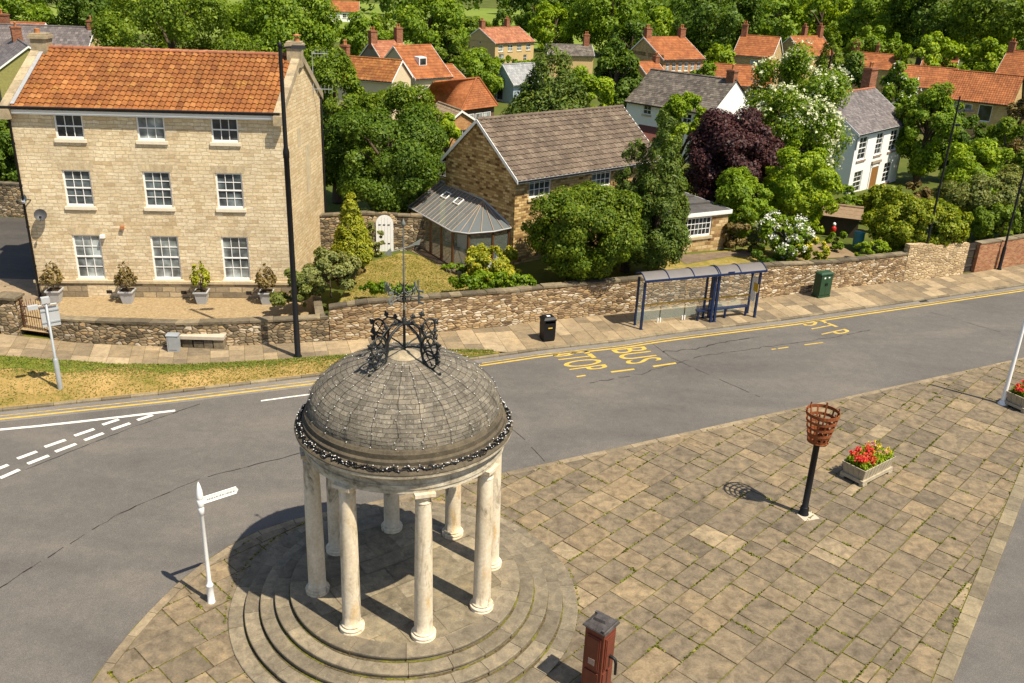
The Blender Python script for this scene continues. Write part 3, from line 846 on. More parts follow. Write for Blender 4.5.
# pavement slabs
mb = MB()
x = -40.0
while x < 55:
    w = rng.choice([0.55, 0.62, 0.75, 0.9])
    x2 = x + w
    def pt(xx, f):
        yb, yf = yw(xx) - 0.02, ypavf(xx + 0.2)
        d = 0.30 * (yb - yf)
        xf = xx + d
        yf = ypavf(xf)
        return (lerp(xf, xx, f), lerp(yf, yb, f))
    base = rng.gauss(0.5, 0.2)
    fr = [0] + sorted([lerp(0.28, 0.5, rng.random())] + ([lerp(0.62, 0.8, rng.random())] if rng.random() < 0.55 else [])) + [1]
    for f0, f1 in zip(fr, fr[1:]):
        q = [pt(x, f0), pt(x2, f0), pt(x2, f1), pt(x, f1)]
        q = inset(q, 0.007)
        if len(q) < 3: continue
        t = min(1, max(0, base * 0.3 + rng.random() * 0.75)); z = rng.uniform(0.012, 0.02)
        mb.poly([(p[0], p[1], z) for p in q], tone=t)
        for i in range(len(q)):
            a, b = q[i], q[(i + 1) % len(q)]
            mb.poly([(a[0], a[1], -0.01), (b[0], b[1], -0.01), (b[0], b[1], z), (a[0], a[1], z)], tone=t)
    x = x2
tag(mb.build('pavement', PAVE), kind='structure')
mb = MB()
xs = [-60 + i * 1.5 for i in range(80)]
for a, b in zip(xs, xs[1:]):
    mb.poly([(a, ypavf(a) - 0.05, 0.002), (b, ypavf(b) - 0.05, 0.002), (b, yw(b) + 0.3, 0.002), (a, yw(a) + 0.3, 0.002)])
tag(mb.build('pavement_bed', JOINT), kind='structure')

def kerb_blocks(name, path, width, z0, z1, mat, blen=0.91, inside=1, gap=0.008, bev=0.02):
    # path runs with the kerb's road face on its right-hand side when inside=1
    mb = MB()
    L = [0]
    for a, b in zip(path, path[1:]): L.append(L[-1] + math.hypot(b[0] - a[0], b[1] - a[1]))
    def at(s):
        s = max(0, min(L[-1], s))
        for i in range(len(L) - 1):
            if s <= L[i + 1] + 1e-9:
                f = (s - L[i]) / max(1e-9, L[i + 1] - L[i]); a, b = path[i], path[i + 1]
                l = L[i + 1] - L[i]
                return Vector((lerp(a[0], b[0], f), lerp(a[1], b[1], f), 0)), Vector((-(b[1] - a[1]) / l, (b[0] - a[0]) / l, 0)) * inside
    s = 0
    while s < L[-1] - 0.1:
        l = min(blen * rng.uniform(0.85, 1.1), L[-1] - s)
        a, na = at(s + gap); b, nb = at(s + l - gap)
        t = rng.random(); dz = rng.uniform(-0.005, 0.005)
        lo = [a, b, b + nb * width, a + na * width]
        hi = [p + Vector((0, 0, z1 + dz)) for p in lo]
        hi[0] = hi[0] + na * bev; hi[1] = hi[1] + nb * bev
        mid = [lo[0] + Vector((0, 0, z1 + dz - bev)), lo[1] + Vector((0, 0, z1 + dz - bev))]
        lo = [p + Vector((0, 0, z0)) for p in lo]
        if inside < 0:
            order = lambda q: q[::-1]
        else:
            order = lambda q: q
        mb.poly(order(hi), tone=t)
        mb.poly(order([lo[0], lo[1], mid[1], mid[0]]), tone=t)
        mb.poly(order([mid[0], mid[1], hi[1], hi[0]]), tone=t)
        mb.poly(order([lo[1], lo[2], hi[2], hi[1], mid[1]]), tone=t)
        mb.poly(order([lo[2], lo[3], hi[3], hi[2]]), tone=t)
        mb.poly(order([lo[3], lo[0], mid[0], hi[0], hi[3]]), tone=t)
        s += l
    return tag(mb.build(name, mat), kind='structure')
kerb_blocks('street_kerb', KERBL[1:-1] + [(45, 56.6)], 0.15, RZ - 0.05, 0.015, KERBD)
# concrete channel beside the far kerb
mb = MB()
xs = [-30 + i * 1.0 for i in range(76)]
for a, b in zip(xs, xs[1:]):
    mb.poly([(a, ykerb(a) - 0.9 if a < -3 else ykerb(a) - 0.35, RZ + 0.003), (b, ykerb(b) - 0.9 if b < -3 else ykerb(b) - 0.35, RZ + 0.003), (b, ykerb(b) + 0.02, RZ + 0.003), (a, ykerb(a) + 0.02, RZ + 0.003)])
tag(mb.build('road_channel', m_asphalt('asphalt_worn', 1.5)), kind='structure')

# grass verge
mb = MB()
xs = [-40 + i * 0.5 for i in range(80)] + [-0.7]
for a, b in zip(xs, xs[1:]):
    ya, yb = min(ykerb(a) + 0.15, ypavf(a)), min(ykerb(b) + 0.15, ypavf(b))
    mb.grid([[(a, lerp(ya, ypavf(a), f) , 0.012 + 0.03 * math.sin(f * PI)), (b, lerp(yb, ypavf(b), f), 0.012 + 0.03 * math.sin(f * PI))] for f in (0, 0.2, 0.4, 0.6, 0.8, 1)])
tag(mb.build('verge', VERGE), kind='structure')
mb = MB()
for a, b in zip(xs, xs[1:]):
    def lo(x):
        y0, y1 = ykerb(x) + 0.15, ypavf(x)
        return max(y0, y1 - (y1 - y0) * (0.22 + 0.14 * math.sin(x * 1.3) * math.sin(x * 0.37 + 1)) - max(0, (x + 4) * 0.5))
    mb.grid([[(a, lerp(lo(a), ypavf(a), f), 0.022 + 0.03 * math.sin(lerp(0.7, 1, f) * PI)), (b, lerp(lo(b), ypavf(b), f), 0.022 + 0.03 * math.sin(lerp(0.7, 1, f) * PI))] for f in (0, 0.33, 0.66, 1)])
tag(mb.build('verge_turf', VGREEN), kind='structure')
g = np.random.default_rng(5)
def blades(name, xs, ys, zs, mat, ln=0.05):
    P = np.stack([xs, ys, zs], 1); N = len(P)
    nor = g.normal(size=(N, 3)) * 0.5 + np.array([0, -0.2, 0.8])
    o = bpy.data.objects.new(name, leaf_mesh(name, P, nor, ln * 1.6, ln * 0.55, g, mat)); COL.objects.link(o)
    return tag(o, kind='stuff')
X = g.uniform(-24, -0.8, 9000); F = g.uniform(0, 1, 9000)
Yv = np.array([lerp(min(ykerb(x) + 0.2, ypavf(x)), ypavf(x), f) for x, f in zip(X, F)])
o = blades('dry_grass', X, Yv, np.full(9000, 0.05), BLADE); o['label'] = 'dry straw coloured grass on the roadside verge'; o['category'] = 'grass'
X = g.uniform(-24, -0.8, 9000); F = 1 - np.abs(g.normal(size=9000)) * 0.22
Yv = np.array([max(ykerb(x) + 0.2, lerp(min(ykerb(x) + 0.2, ypavf(x)), ypavf(x), f)) for x, f in zip(X, F)])
o = blades('green_grass', X, Yv, np.full(9000, 0.055), BLADEG); o['label'] = 'short green grass along the pavement edge of the verge'; o['category'] = 'grass'

# plaza
FARA, FARB = Vector((-6.6, 22.7, 0)), Vector((27.2, 39.95, 0))
OUT = [(-8.6, 9.0), (5.25, 9.0), (27.2, 39.95), (-6.19, 22.90), (-6.75, 22.55), (-7.25, 22.12), (-7.75, 21.52), (-8.17, 20.82), (-8.69, 19.66), (-9.14, 17.89), (-9.36, 16.19), (-9.38, 14.0), (-9.1, 11.5)]
INN = inset([(5.12, 9.09) if p == (5.25, 9.0) else (27.07, 40.04) if p == (27.2, 39.95) else p for p in OUT], 0.27)
JOINTS = []
sheet('plaza_bed', OUT, -0.004, JOINT)
mb = MB()
th = R(47)
e1, e2 = (math.cos(th), math.sin(th)), (-math.sin(th), math.cos(th))
rng = random.Random(11)
v = -30.0
prow = []
while v < 45:
    h = rng.choice([0.58, 0.66, 0.74, 0.80, 0.9, 1.0])
    u_ = -20.0 + rng.random()
    while u_ < 62:
        w = rng.choice([0.6, 0.75, 0.85, 0.95, 1.1, 1.25, 1.4])
        cells = [(u_, u_ + w, v, v + h)]
        if rng.random() < 0.10:
            k = rng.uniform(0.35, 0.65)
            cells = [(u_, u_ + w, v, v + h * k), (u_, u_ + w, v + h * k, v + h)] if rng.random() < 0.5 else [(u_, u_ + w * k, v, v + h), (u_ + w * k, u_ + w, v, v + h)]
        for a, b, c, d in cells:
            gq = [rng.uniform(0.009, 0.023) for _ in range(4)]
            a += gq[0]; b -= gq[1]; c += gq[2]; d -= gq[3]
            j = lambda: rng.uniform(-0.008, 0.008)
            q = [(a + j(), c + j()), (b + j(), c + j()), (b + j(), d + j()), (a + j(), d + j())]
            q = [(e1[0] * p[0] + e2[0] * p[1], e1[1] * p[0] + e2[1] * p[1] + 14) for p in q]
            q = clip(q, INN)
            if len(q) < 3 or area(q) < 0.01: continue
            if all(math.hypot(p[0] + 2.57, p[1] - 19.58) < 4.3 for p in q): continue
            z = rng.uniform(0.010, 0.018); tx, ty = rng.uniform(-0.004, 0.004), rng.uniform(-0.004, 0.004)
            cx, cy = q[0]
            t = min(1, max(0, rng.gauss(0.45, 0.20)))
            if rng.random() < 0.02: t = 0.97
            top = [Vector((p[0], p[1], z + (p[0] - cx) * tx + (p[1] - cy) * ty)) for p in q]
            mb.poly(top, tone=t)
            for i in range(len(q)):
                a_, b_ = top[i], top[(i + 1) % len(q)]
                JOINTS.append((a_.x, a_.y, b_.x, b_.y))
                mb.poly([(a_.x, a_.y, -0.02), (b_.x, b_.y, -0.02), b_, a_], tone=t)
        u_ += w
    v += h
tag(mb.build('plaza_paving', PLAZA), kind='structure')
arc = [(-6.19, 22.90), (-6.75, 22.55), (-7.25, 22.12), (-7.75, 21.52), (-8.17, 20.82), (-8.45, 20.25), (-8.69, 19.66), (-8.94, 18.8), (-9.14, 17.89), (-9.28, 17.0), (-9.36, 16.19), (-9.38, 14.0), (-9.1, 11.5), (-8.6, 9.0)]
kerb_blocks('plaza_kerb', [(27.2, 39.95)] + arc, 0.26, RZ - 0.05, 0.012, KERB, 1.05, inside=1, bev=0.025)
kerb_blocks('side_kerb', [(5.25, 9.0), (27.2, 39.95)], 0.40, RZ - 0.05, 0.012, KERBD, 0.95, inside=1, bev=0.02)

# moss tufts in the joints
pts = []
rm = random.Random(3)
for _ in range(2600):
    k = rm.random()
    cx, cy = rm.uniform(-9, 22), rm.uniform(10, 37)
    if not clip([(cx, cy), (cx + 0.01, cy), (cx, cy + 0.01)], INN): continue
    if math.hypot(cx + 2.57, cy - 19.58) < 4.7: continue
    if math.sin(cx * 0.9 + 1) * math.sin(cy * 0.7) < -0.15: continue
    if rm.random() < 0.3: pts.append((cx, cy))
mp = []
for ax_, ay_, bx_, by_ in JOINTS:
    ln = math.hypot(bx_ - ax_, by_ - ay_)
    pz = 0.5 + 0.5 * math.sin(ax_ * 0.9 + 1) * math.sin(ay_ * 0.7 + 0.4)
    if ln < 0.15 or rm.random() > 0.10 + 0.26 * pz: continue
    nx_, ny_ = (by_ - ay_) / ln, -(bx_ - ax_) / ln
    f0 = rm.random(); big = rm.random() < 0.12
    for _ in range(int(ln * rm.uniform(10, 45)) + (18 if big else 0)):
        f = min(1, max(0, f0 + rm.gauss(0, 0.10 if big else 0.30))); w = 0.008 + rm.gauss(0, 0.022 if big else 0.008)
        mp.append((lerp(ax_, bx_, f) + nx_ * w, lerp(ay_, by_, f) + ny_ * w, 0.018))
for k in range(700):
    a = rm.uniform(0, 2 * PI)
    if math.sin(a * 3) * math.sin(a * 7 + 1) < -0.1: continue
    r_ = 4.60 + abs(rm.gauss(0, 0.03)); mp.append((-2.57 + r_ * math.cos(a), 19.58 + r_ * math.sin(a), 0.02))
for k in range(260):
    f = rm.random(); p = Vector((5.25, 9.0, 0)).lerp(Vector((27.2, 39.95, 0)), f)
    mp.append((p.x - 0.36 + rm.gauss(0, 0.02), p.y + 0.25 + rm.gauss(0, 0.02), 0.02))
mp = np.array(mp)
nor = g.normal(size=mp.shape) * 0.6 + np.array([0, 0, 0.8])
o = bpy.data.objects.new('moss', leaf_mesh('moss', mp, nor, 0.055, 0.045, g, MOSSB)); COL.objects.link(o)
tag(o, 'small green moss tufts growing in the paving joints', 'moss', kind='stuff')

# road markings
def quad_mark(mb, pts, z):
    mb.poly([(p[0], p[1], z) for p in pts])
def line_mark(mb, pts, w, z):
    for a, b in zip(pts, pts[1:]):
        d = Vector((b[0] - a[0], b[1] - a[1], 0)); n = Vector((-d.y, d.x, 0)).normalized() * w / 2
        mb.poly([(a[0] - n.x, a[1] - n.y, z), (b[0] - n.x, b[1] - n.y, z), (b[0] + n.x, b[1] + n.y, z), (a[0] + n.x, a[1] + n.y, z)])
MZ = RZ + 0.008
def off_kerb(d, x0, x1, step=0.7):
    out = []
    x = x0
    while x <= x1:
        out.append((x + d * 0.38, ykerb(x) - d * 0.92)); x += step
    return out
mb = MB(); line_mark(mb, off_kerb(0.62, -34, 48), 0.11, MZ); tag(mb.build('yellow_line', YELL), kind='structure')
mb = MB(); line_mark(mb, off_kerb(0.36, -34, -1.5), 0.06, MZ); line_mark(mb, off_kerb(0.40, -1.4, 48), 0.07, MZ); tag(mb.build('worn_yellow_line', YELLW), kind='structure')
mb = MB()
line_mark(mb, [(-19.572, 27.08), (-17.789, 27.613), (-16.581, 28.001), (-15.3, 28.455), (-13.805, 29.017), (-12.356, 29.573)], 0.15, MZ)
line_mark(mb, [(-9.47, 30.646), (-8.47, 31.085), (-7.475, 31.487)], 0.10, MZ)
for a, b in ([(-16.192, 25.726), (-15.803, 26.237)], [(-15.697, 26.553), (-15.244, 27.094)], [(-15.08, 27.394), (-14.626, 27.932)], [(-14.479, 28.261), (-14.082, 28.71)], [(-16.677, 24.728), (-16.282, 25.324)],
             [(-16.107, 24.505), (-15.776, 25.061)], [(-15.702, 25.435), (-15.289, 26.005)], [(-15.199, 26.267), (-14.766, 26.853)], [(-14.603, 27.113), (-14.185, 27.668)], [(-14.014, 27.941), (-13.575, 28.462)], [(-13.415, 28.708), (-13.028, 29.151)]):
    line_mark(mb, [a, b], 0.17, MZ + 0.003)
tag(mb.build('white_road_line', WHITE), kind='structure')
mb = MB()
for a, b in ([(4.231, 34.644), (5.27, 35.055)], [(6.105, 35.409), (7.166, 35.876)]):
    line_mark(mb, [a, b], 0.13, MZ)
line_mark(mb, [(2.742, 34.037), (3.127, 34.203)], 0.10, MZ)
tag(mb.build('bay_line', YELL), kind='structure')
mb = MB()
for a, b in ([(11.831, 37.882), (12.055, 37.975)], [(12.155, 38.009), (12.693, 38.241)], [(13.523, 38.59), (14.508, 38.983)]):
    line_mark(mb, [a, b], 0.10, MZ)
tag(mb.build('worn_bay_line', YELLW), kind='structure')

def text_mesh(s):
    cu = bpy.data.curves.new('lettering', 'FONT'); cu.body = s; cu.size = 1
    ob = bpy.data.objects.new('lettering', cu); COL.objects.link(ob)
    dg = bpy.context.evaluated_depsgraph_get()
    me = bpy.data.meshes.new_from_object(ob.evaluated_get(dg))
    bpy.data.objects.remove(ob); 
    return me
def text_quad(name, s, mat, q, z, lift=None, bold=0.0):
    # q: bottom-left, bottom-right, top-left, top-right of the word
    me = text_mesh(s)
    co = np.zeros(len(me.vertices) * 3); me.vertices.foreach_get('co', co); co = co.reshape(-1, 3)
    mn, mx = co.min(0), co.max(0)
    q = [Vector(tuple(p) + (z,)) if len(p) == 2 else Vector(p) for p in q]
    for vtx, c in zip(me.vertices, co):
        a, b = (c[0] - mn[0]) / (mx[0] - mn[0]), (c[1] - mn[1]) / (mx[1] - mn[1])
        vtx.co = q[0].lerp(q[1], a).lerp(q[2].lerp(q[3], a), b)
    me.materials.clear(); me.materials.append(mat); me.name = name
    o = bpy.data.objects.new(name, me); COL.objects.link(o)
    return o
tag(text_quad('road_lettering', 'STOP', YELL, [(1.756, 36.264), (2.594, 34.421), (3.398, 36.882), (4.208, 35.124)], MZ), kind='structure')
tag(text_quad('road_lettering', 'BUS', YELL, [(4.415, 37.045), (5.059, 35.492), (6.004, 37.615), (6.641, 36.166)], MZ), kind='structure')
tag(text_quad('worn_road_lettering', 'ST P', YELLW, [(14.165, 41.337), (14.876, 39.648), (15.374, 41.921), (16.393, 40.574)], MZ), kind='structure')

# cracks and seams in the asphalt
mb = MB()
rc = random.Random(4)
def crack(P, w, jit):
    pts = []
    for (a, b) in zip(P, P[1:]):
        n = max(2, int(math.hypot(b[0] - a[0], b[1] - a[1]) / 0.25))
        for i in range(n):
            f = i / n; pts.append((lerp(a[0], b[0], f) + rc.gauss(0, jit), lerp(a[1], b[1], f) + rc.gauss(0, jit)))
    pts.append(P[-1])
    for a, b in zip(pts, pts[1:]):
        if rc.random() < 0.12: continue
        line_mark(mb, [a, b], w * rc.uniform(0.4, 1.5), RZ + 0.005)
crack([(-13.491, 18.715), (-12.766, 20.375), (-11.6, 22.873), (-9.886, 24.957), (-7.1, 26.87)], 0.035, 0.02)
crack([(-0.135, 29.679), (0.612, 28.443), (1.403, 26.754)], 0.025, 0.008)
crack([(6.324, 38.178), (7.074, 36.429), (8.083, 35.15), (10.095, 32.822)], 0.025, 0.008)
crack([(-16.057, 24.412), (-14.923, 26.022), (-13.441, 28.125), (-11.645, 30.191)], 0.03, 0.012)
crack([(3.269, 33.484), (5.45, 34.583), (8.372, 36.784), (12.365, 38.467), (15.027, 39.602), (17.37, 40.877)], 0.03, 0.04)
crack([(6.63, 37.051), (8.054, 37.542), (10.105, 38.704), (12.171, 39.541)], 0.05, 0.06)
crack([(21.508, 43.827), (23.921, 41.339)], 0.02, 0.01)
tag(mb.build('road_crack', CRACK), kind='structure')
# iron drain grating in the gutter
mb = MB()
dx = Vector((0.92, 0.40, 0)); dy = Vector((-0.40, 0.92, 0)); o0 = Vector((21.623, 45.263, -0.08)) + Vector((0, 0, 0.006))
mb.obox(o0, dx * 0.55, dy * 0.06, (0, 0, 0.012)); mb.obox(o0 + dy * 0.32, dx * 0.55, dy * 0.06, (0, 0, 0.012))
for i in range(8): mb.obox(o0 + dx * (0.02 + 0.072 * i) + dy * 0.062, dx * 0.03, dy * 0.256, (0, 0, 0.010))
tag(mb.build('drain_grating', IRON), 'iron drain grating in the gutter right of the worn yellow lettering', 'drain')
# earth, gravel, lawns
mb = MB(); mb.poly([(-22.2, 36.0, 0.262), (-19, 35.35, 0.262), (-14.4, 35.55, 0.262), (-12, 35.9, 0.262), (-8.5, 36.8, 0.262), (-8.9, 38.2, 0.262), (-9.6, 41.6, 0.262), (-22.6, 40.2, 0.262)])
tag(mb.build('gravel_forecourt', GRAVEL), kind='structure')
sheet('lane', [(-60, 41, 0.262), (-21.9, 41.5, 0.262), (-22.2, 43, 0.262), (-23.7, 49.4, 0.262), (-25.9, 52.7, 0.262), (-32, 53.2, 0.262), (-60, 52.6, 0.262)], 0.262, ASPH2)
sheet('lane_pavement', [(-50, 36.4, 0.266), (-21.8, 36.4, 0.266), (-22.6, 40.5, 0.266), (-23.0, 42.2, 0.266), (-50, 41.4, 0.266)], 0.266, m_slab('lane_paving', [(0.22, 0.17, 0.11), (0.3, 0.23, 0.15), (0.36, 0.28, 0.18)], 0.5))
mb = MB(); mb.poly([(-7.9, 37.4, 1.112), (-0.6, 39.8, 1.112), (-2.0, 42.6, 1.112), (-3.2, 44.0, 1.112), (-4.6, 45.9, 1.112), (-6.2, 46.4, 1.112), (-7.6, 44.6, 1.112), (-8.0, 40.5, 1.112)])
tag(mb.build('lawn', LAWN), kind='structure')
X = g.uniform(-7.8, -1.0, 14000); Yv = g.uniform(37.6, 46, 14000)
k_ = np.array([bool(clip([(x, y), (x + 0.01, y), (x, y + 0.01)], [(-7.9, 37.4), (-0.6, 39.8), (-2.0, 42.6), (-3.2, 44.0), (-4.6, 45.9), (-6.2, 46.4), (-7.6, 44.6), (-8.0, 40.5)])) for x, y in zip(X, Yv)])
o = blades('lawn_grass', X[k_], Yv[k_], np.full(int(k_.sum()), 1.13), BLADE, 0.05); o['label'] = 'patchy dry grass of the lawn before the conservatory'; o['category'] = 'grass'
mb = MB(); mb.poly([(-2.0, 42.6, 1.122), (-1.3, 43.4, 1.122), (-3.2, 44.75, 1.122), (-5.5, 48.2, 1.122), (-6.2, 47.4, 1.122), (-4.6, 45.5, 1.122), (-3.4, 43.6, 1.122)])
tag(mb.build('terrace', m_slab('terrace_paving', [(0.12, 0.09, 0.065), (0.19, 0.15, 0.10)], 0.6)), kind='structure')
mb = MB(); mb.poly([(6.0, 42.4, 1.115), (16.5, 46.9, 1.115), (16.8, 49.5, 1.115), (13.5, 50.2, 1.115), (8.0, 47.5, 1.115)])
tag(mb.build('lawn', LAWN), kind='structure')
mb = MB(); mb.poly([(9.2, 46.5, 1.127), (11.8, 48.2, 1.127), (13.8, 48.6, 1.127), (13.2, 49.6, 1.127), (8.6, 48.0, 1.127)])
tag(mb.build('garden_path', m_slab('path_paving', [(0.13, 0.10, 0.075), (0.22, 0.17, 0.115)], 0.6)), kind='structure')
mb = MB(); mb.poly([(15.5, 48.2, 1.12), (19.5, 49.3, 1.12), (19.0, 52.0, 1.12), (15.0, 51.0, 1.12)])
tag(mb.build('garden_path', EARTH), kind='structure')
# far fields
def terrain_sheet(name, x0, x1, y0, y1, lift, mat):
    mb = MB(); nx, ny = 16, 16
    mb.grid([[(lerp(x0, x1, i / nx), lerp(y0, y1, j / ny), terr(lerp(x0, x1, i / nx), lerp(y0, y1, j / ny)) + lift) for i in range(nx + 1)] for j in range(ny + 1)])
    return tag(mb.build(name, mat), kind='structure')
terrain_sheet('field', -160, 60, 225, 446, 0.05, FIELD)

# ------------------------------------------------------------ domed rotunda
RC = Vector((-2.52, 19.42, 0))
def arc_block(mb, c, r0, r1, a0, a1, z0, z1, n=6, tone=0.5, bev=0.015, m=0):
    nose, rec = min(0.055, (z1 - z0) * 0.5), 0.03
    def P(r, a, z): return Vector((c[0] + r * math.cos(a), c[1] + r * math.sin(a), z))
    for i in range(n):
        s, e = lerp(a0, a1, i / n), lerp(a0, a1, (i + 1) / n)
        mb.poly([P(r0, s, z1), P(r1 - bev, s, z1), P(r1 - bev, e, z1), P(r0, e, z1)], m, tone=tone)
        mb.poly([P(r1 - bev, s, z1), P(r1, s, z1 - bev), P(r1, e, z1 - bev), P(r1 - bev, e, z1)], m, tone=tone)
        mb.poly([P(r1, s, z1 - nose), P(r1, e, z1 - nose), P(r1, e, z1 - bev), P(r1, s, z1 - bev)], m, tone=tone)
        mb.poly([P(r1 - rec, s, z1 - nose), P(r1 - rec, e, z1 - nose), P(r1, e, z1 - nose), P(r1, s, z1 - nose)], m, tone=tone)
        mb.poly([P(r1 - rec, s, z0), P(r1 - rec, e, z0), P(r1 - rec, e, z1 - nose), P(r1 - rec, s, z1 - nose)], m, tone=tone)
    mb.poly([P(r0, a0, z0), P(r1, a0, z0), P(r1, a0, z1 - bev), P(r1 - bev, a0, z1), P(r0, a0, z1)], m, tone=tone)
    mb.poly([P(r0, a1, z0), P(r0, a1, z1), P(r1 - bev, a1, z1), P(r1, a1, z1 - bev), P(r1, a1, z0)], m, tone=tone)
rr = random.Random(21)
rot = thing('domed_rotunda', 'round stone shelter with a dark slated dome on eight pale columns and stepped base', 'rotunda', tuple(RC))
levels = [(4.54, 4.05, 0.0, 0.06, 30), (4.13, 3.65, 0.0, 0.21, 24), (3.74, 3.25, 0.05, 0.36, 21), (3.36, 2.9, 0.2, 0.51, 19), (2.98, 2.50, 0.35, 0.665, 15)]
for ro, ri, z0, z1, n in levels:
    mb = MB()
    a = rr.random()
    ws = [rr.uniform(0.75, 1.25) for _ in range(n)]; tot = sum(ws)
    for w in ws:
        da = w / tot * 2 * PI; gap = 0.006 / ro
        arc_block(mb, RC, ri, ro + rr.uniform(-0.006, 0.006), a + gap, a + da - gap, z0, z1 + rr.uniform(-0.004, 0.004), 8, rr.random())
        a += da
    stp = mb.build('step', STEPS, rot)
    if z1 > 0.07:
        mb = MB(); zb_ = z1 - 0.15 if z1 > 0.22 else 0.06; n_ = 120
        rws = [[Vector((RC.x + (ro + o_ * rr.uniform(0.5, 1.5)) * math.cos(2 * PI * k / n_), RC.y + (ro + o_ * rr.uniform(0.5, 1.5)) * math.sin(2 * PI * k / n_), zb_ + 0.008)) for k in range(n_)] for o_ in (0.030, -0.034)]
        mb.grid(rws, 0, None, False, wrap=True); mb.build('moss_line', JOINT, stp)
# inner floor of the platform
mb = MB()
circ = [(RC.x + 2.51 * math.cos(2 * PI * k / 48), RC.y + 2.51 * math.sin(2 * PI * k / 48)) for k in range(48)]
mb.poly([(p[0], p[1], 0.518) for p in circ], tone=0.0)
v = -3.0
while v < 3:
    h = rr.choice([0.55, 0.7, 0.85]); u_ = -3.2 + rr.random() * 0.5
    while u_ < 3:
        w = rr.uniform(0.6, 1.3)
        q = [(u_ + 0.006, v + 0.006), (u_ + w - 0.006, v + 0.006), (u_ + w - 0.006, v + h - 0.006), (u_ + 0.006, v + h - 0.006)]
        q = [(RC.x + 0.8 * p[0] - 0.6 * p[1] + rr.uniform(-0.02, 0.02), RC.y + 0.6 * p[0] + 0.8 * p[1] + rr.uniform(-0.02, 0.02)) for p in q]
        q = clip(q, circ)
        if len(q) >= 3:
            mb.poly([(p[0], p[1], 0.528 + rr.uniform(0, 0.005)) for p in q], tone=rr.random())
        u_ += w
    v += h
mb.build('platform_floor', PLATF, rot)
# columns
CZ0, CZ1 = 0.535, 4.62
for k in range(8):
    a = R(-72.6 - 45 * k)
    c = Vector((RC.x + 2.29 * math.cos(a), RC.y + 2.29 * math.sin(a), 0))
    mb = MB()
    prof = []
    n = 14
    for i in range(n + 1):
        f = i / n
        prof.append((0.222 - 0.035 * f ** 1.7, CZ0 + 0.20 + f * (CZ1 - 0.30 - CZ0 - 0.20)))
    prof = [(0.235, CZ0 + 0.19)] + prof
    mb.lathe(prof, c, 28, cap=False)
    co = mb.build('column', COLST, rot)
    mb = MB()
    bp = [(0.30, CZ0 - 0.01), (0.30, CZ0 + 0.05)] + [(0.275 + 0.032 * math.cos(t), CZ0 + 0.085 + 0.036 * math.sin(t)) for t in [(-PI / 2 + PI * i / 6) for i in range(7)]] + [(0.245, CZ0 + 0.13)] + [(0.237 + 0.022 * math.cos(t), CZ0 + 0.160 + 0.024 * math.sin(t)) for t in [(-PI / 2 + PI * i / 6) for i in range(7)]] + [(0.21, CZ0 + 0.195)]
    mb.lathe(bp, c, 28, cap=True); mb.build('column_base', COLST, co)
    mb = MB()
    z = CZ1
    cp = [(0.178, z - 0.31), (0.196, z - 0.295), (0.196, z - 0.275), (0.178, z - 0.262), (0.180, z - 0.18), (0.205, z - 0.17), (0.21, z - 0.15), (0.225, z - 0.10), (0.232, z - 0.088)]
    mb.lathe(cp, c, 28, cap=True)
    mb.box((c.x, c.y, z - 0.088), (0.47, 0.47, 0.088), a)
    mb.build('capital', COLST, co)
# entablature ring, hollow inside
def ring_lathe(prof, c, seg, m=0):
    mb = MB(); mb.lathe(prof, c, seg, m, cap=False, sm=False); return mb
mb = MB()
mb.lathe([(2.08, 4.62), (2.43, 4.62), (2.43, 4.72), (2.455, 4.725), (2.455, 4.84), (2.43, 4.85), (2.43, 4.98)], RC, 96, cap=False, sm=False)
mb.lathe([(2.08, 5.25), (2.08, 4.62)], RC, 96, cap=False, sm=True)
mb.build('entablature', ENTAB, rot)
mb = MB()
mb.lathe([(2.42, 4.98), (2.49, 4.99), (2.53, 5.03), (2.53, 5.06), (2.60, 5.08), (2.615, 5.10), (2.62, 5.17)], RC, 96, cap=False, sm=False)
mb.lathe([(2.62, 5.17), (2.63, 5.185), (2.62, 5.21), (2.57, 5.24), (2.45, 5.31), (2.40, 5.33)], RC, 96, 1, cap=False)
mb.build('cornice', [ENTAB, CORN], rot)
mb = MB()
mb.lathe([(2.43, 5.28), (2.43, 5.40), (2.415, 5.415), (2.375, 5.44), (2.375, 5.56), (2.36, 5.575), (2.33, 5.62), (2.285, 5.66), (2.25, 5.67)], RC, 96, cap=False, sm=False)
mb.build('dome_kerb', CORN, rot)
# dome: flattened hemisphere with slightly overlapping slate courses
mb = MB()
DR, DZ0, DH = 2.29, 5.65, 1.30
def dome_pt(f):      # f 0 at the springing, 1 at the crown
    a = f * PI / 2
    return DR * math.cos(a) ** 1.18, DZ0 + DH * math.sin(a)
NCR = 22
prof = []
for j in range(NCR):
    r1, z1 = dome_pt(j / NCR * 0.94); r2, z2 = dome_pt((j + 1) / NCR * 0.94)
    prof += [(r1 + 0.005, z1 + 0.001), (r2 + 0.003, z2)]
rows = []
SEG = 128
rj = random.Random(8)
for j, (r, z) in enumerate(prof):
    rows.append([Vector((RC.x + (r + rj.uniform(-0.004, 0.006)) * math.cos(2 * PI * k / SEG), RC.y + (r + rj.uniform(-0.004, 0.006)) * math.sin(2 * PI * k / SEG), z)) for k in range(SEG)])
mb.grid(rows, 0, lambda a, k: (k / SEG * 44 * 0.34, (a // 2 + (a % 2)) * 0.15), False, wrap=True)
mb.poly(rows[-1])
dome = mb.build('dome', DOMEM, rot)
mb = MB()
cr_, cz_ = dome_pt(0.80)
mb.lathe([(0.62, 6.80), (0.60, 6.84), (0.36, 6.93), (0.20, 6.99), (0.12, 7.04), (0.0, 7.05)], RC, 32, cap=False)
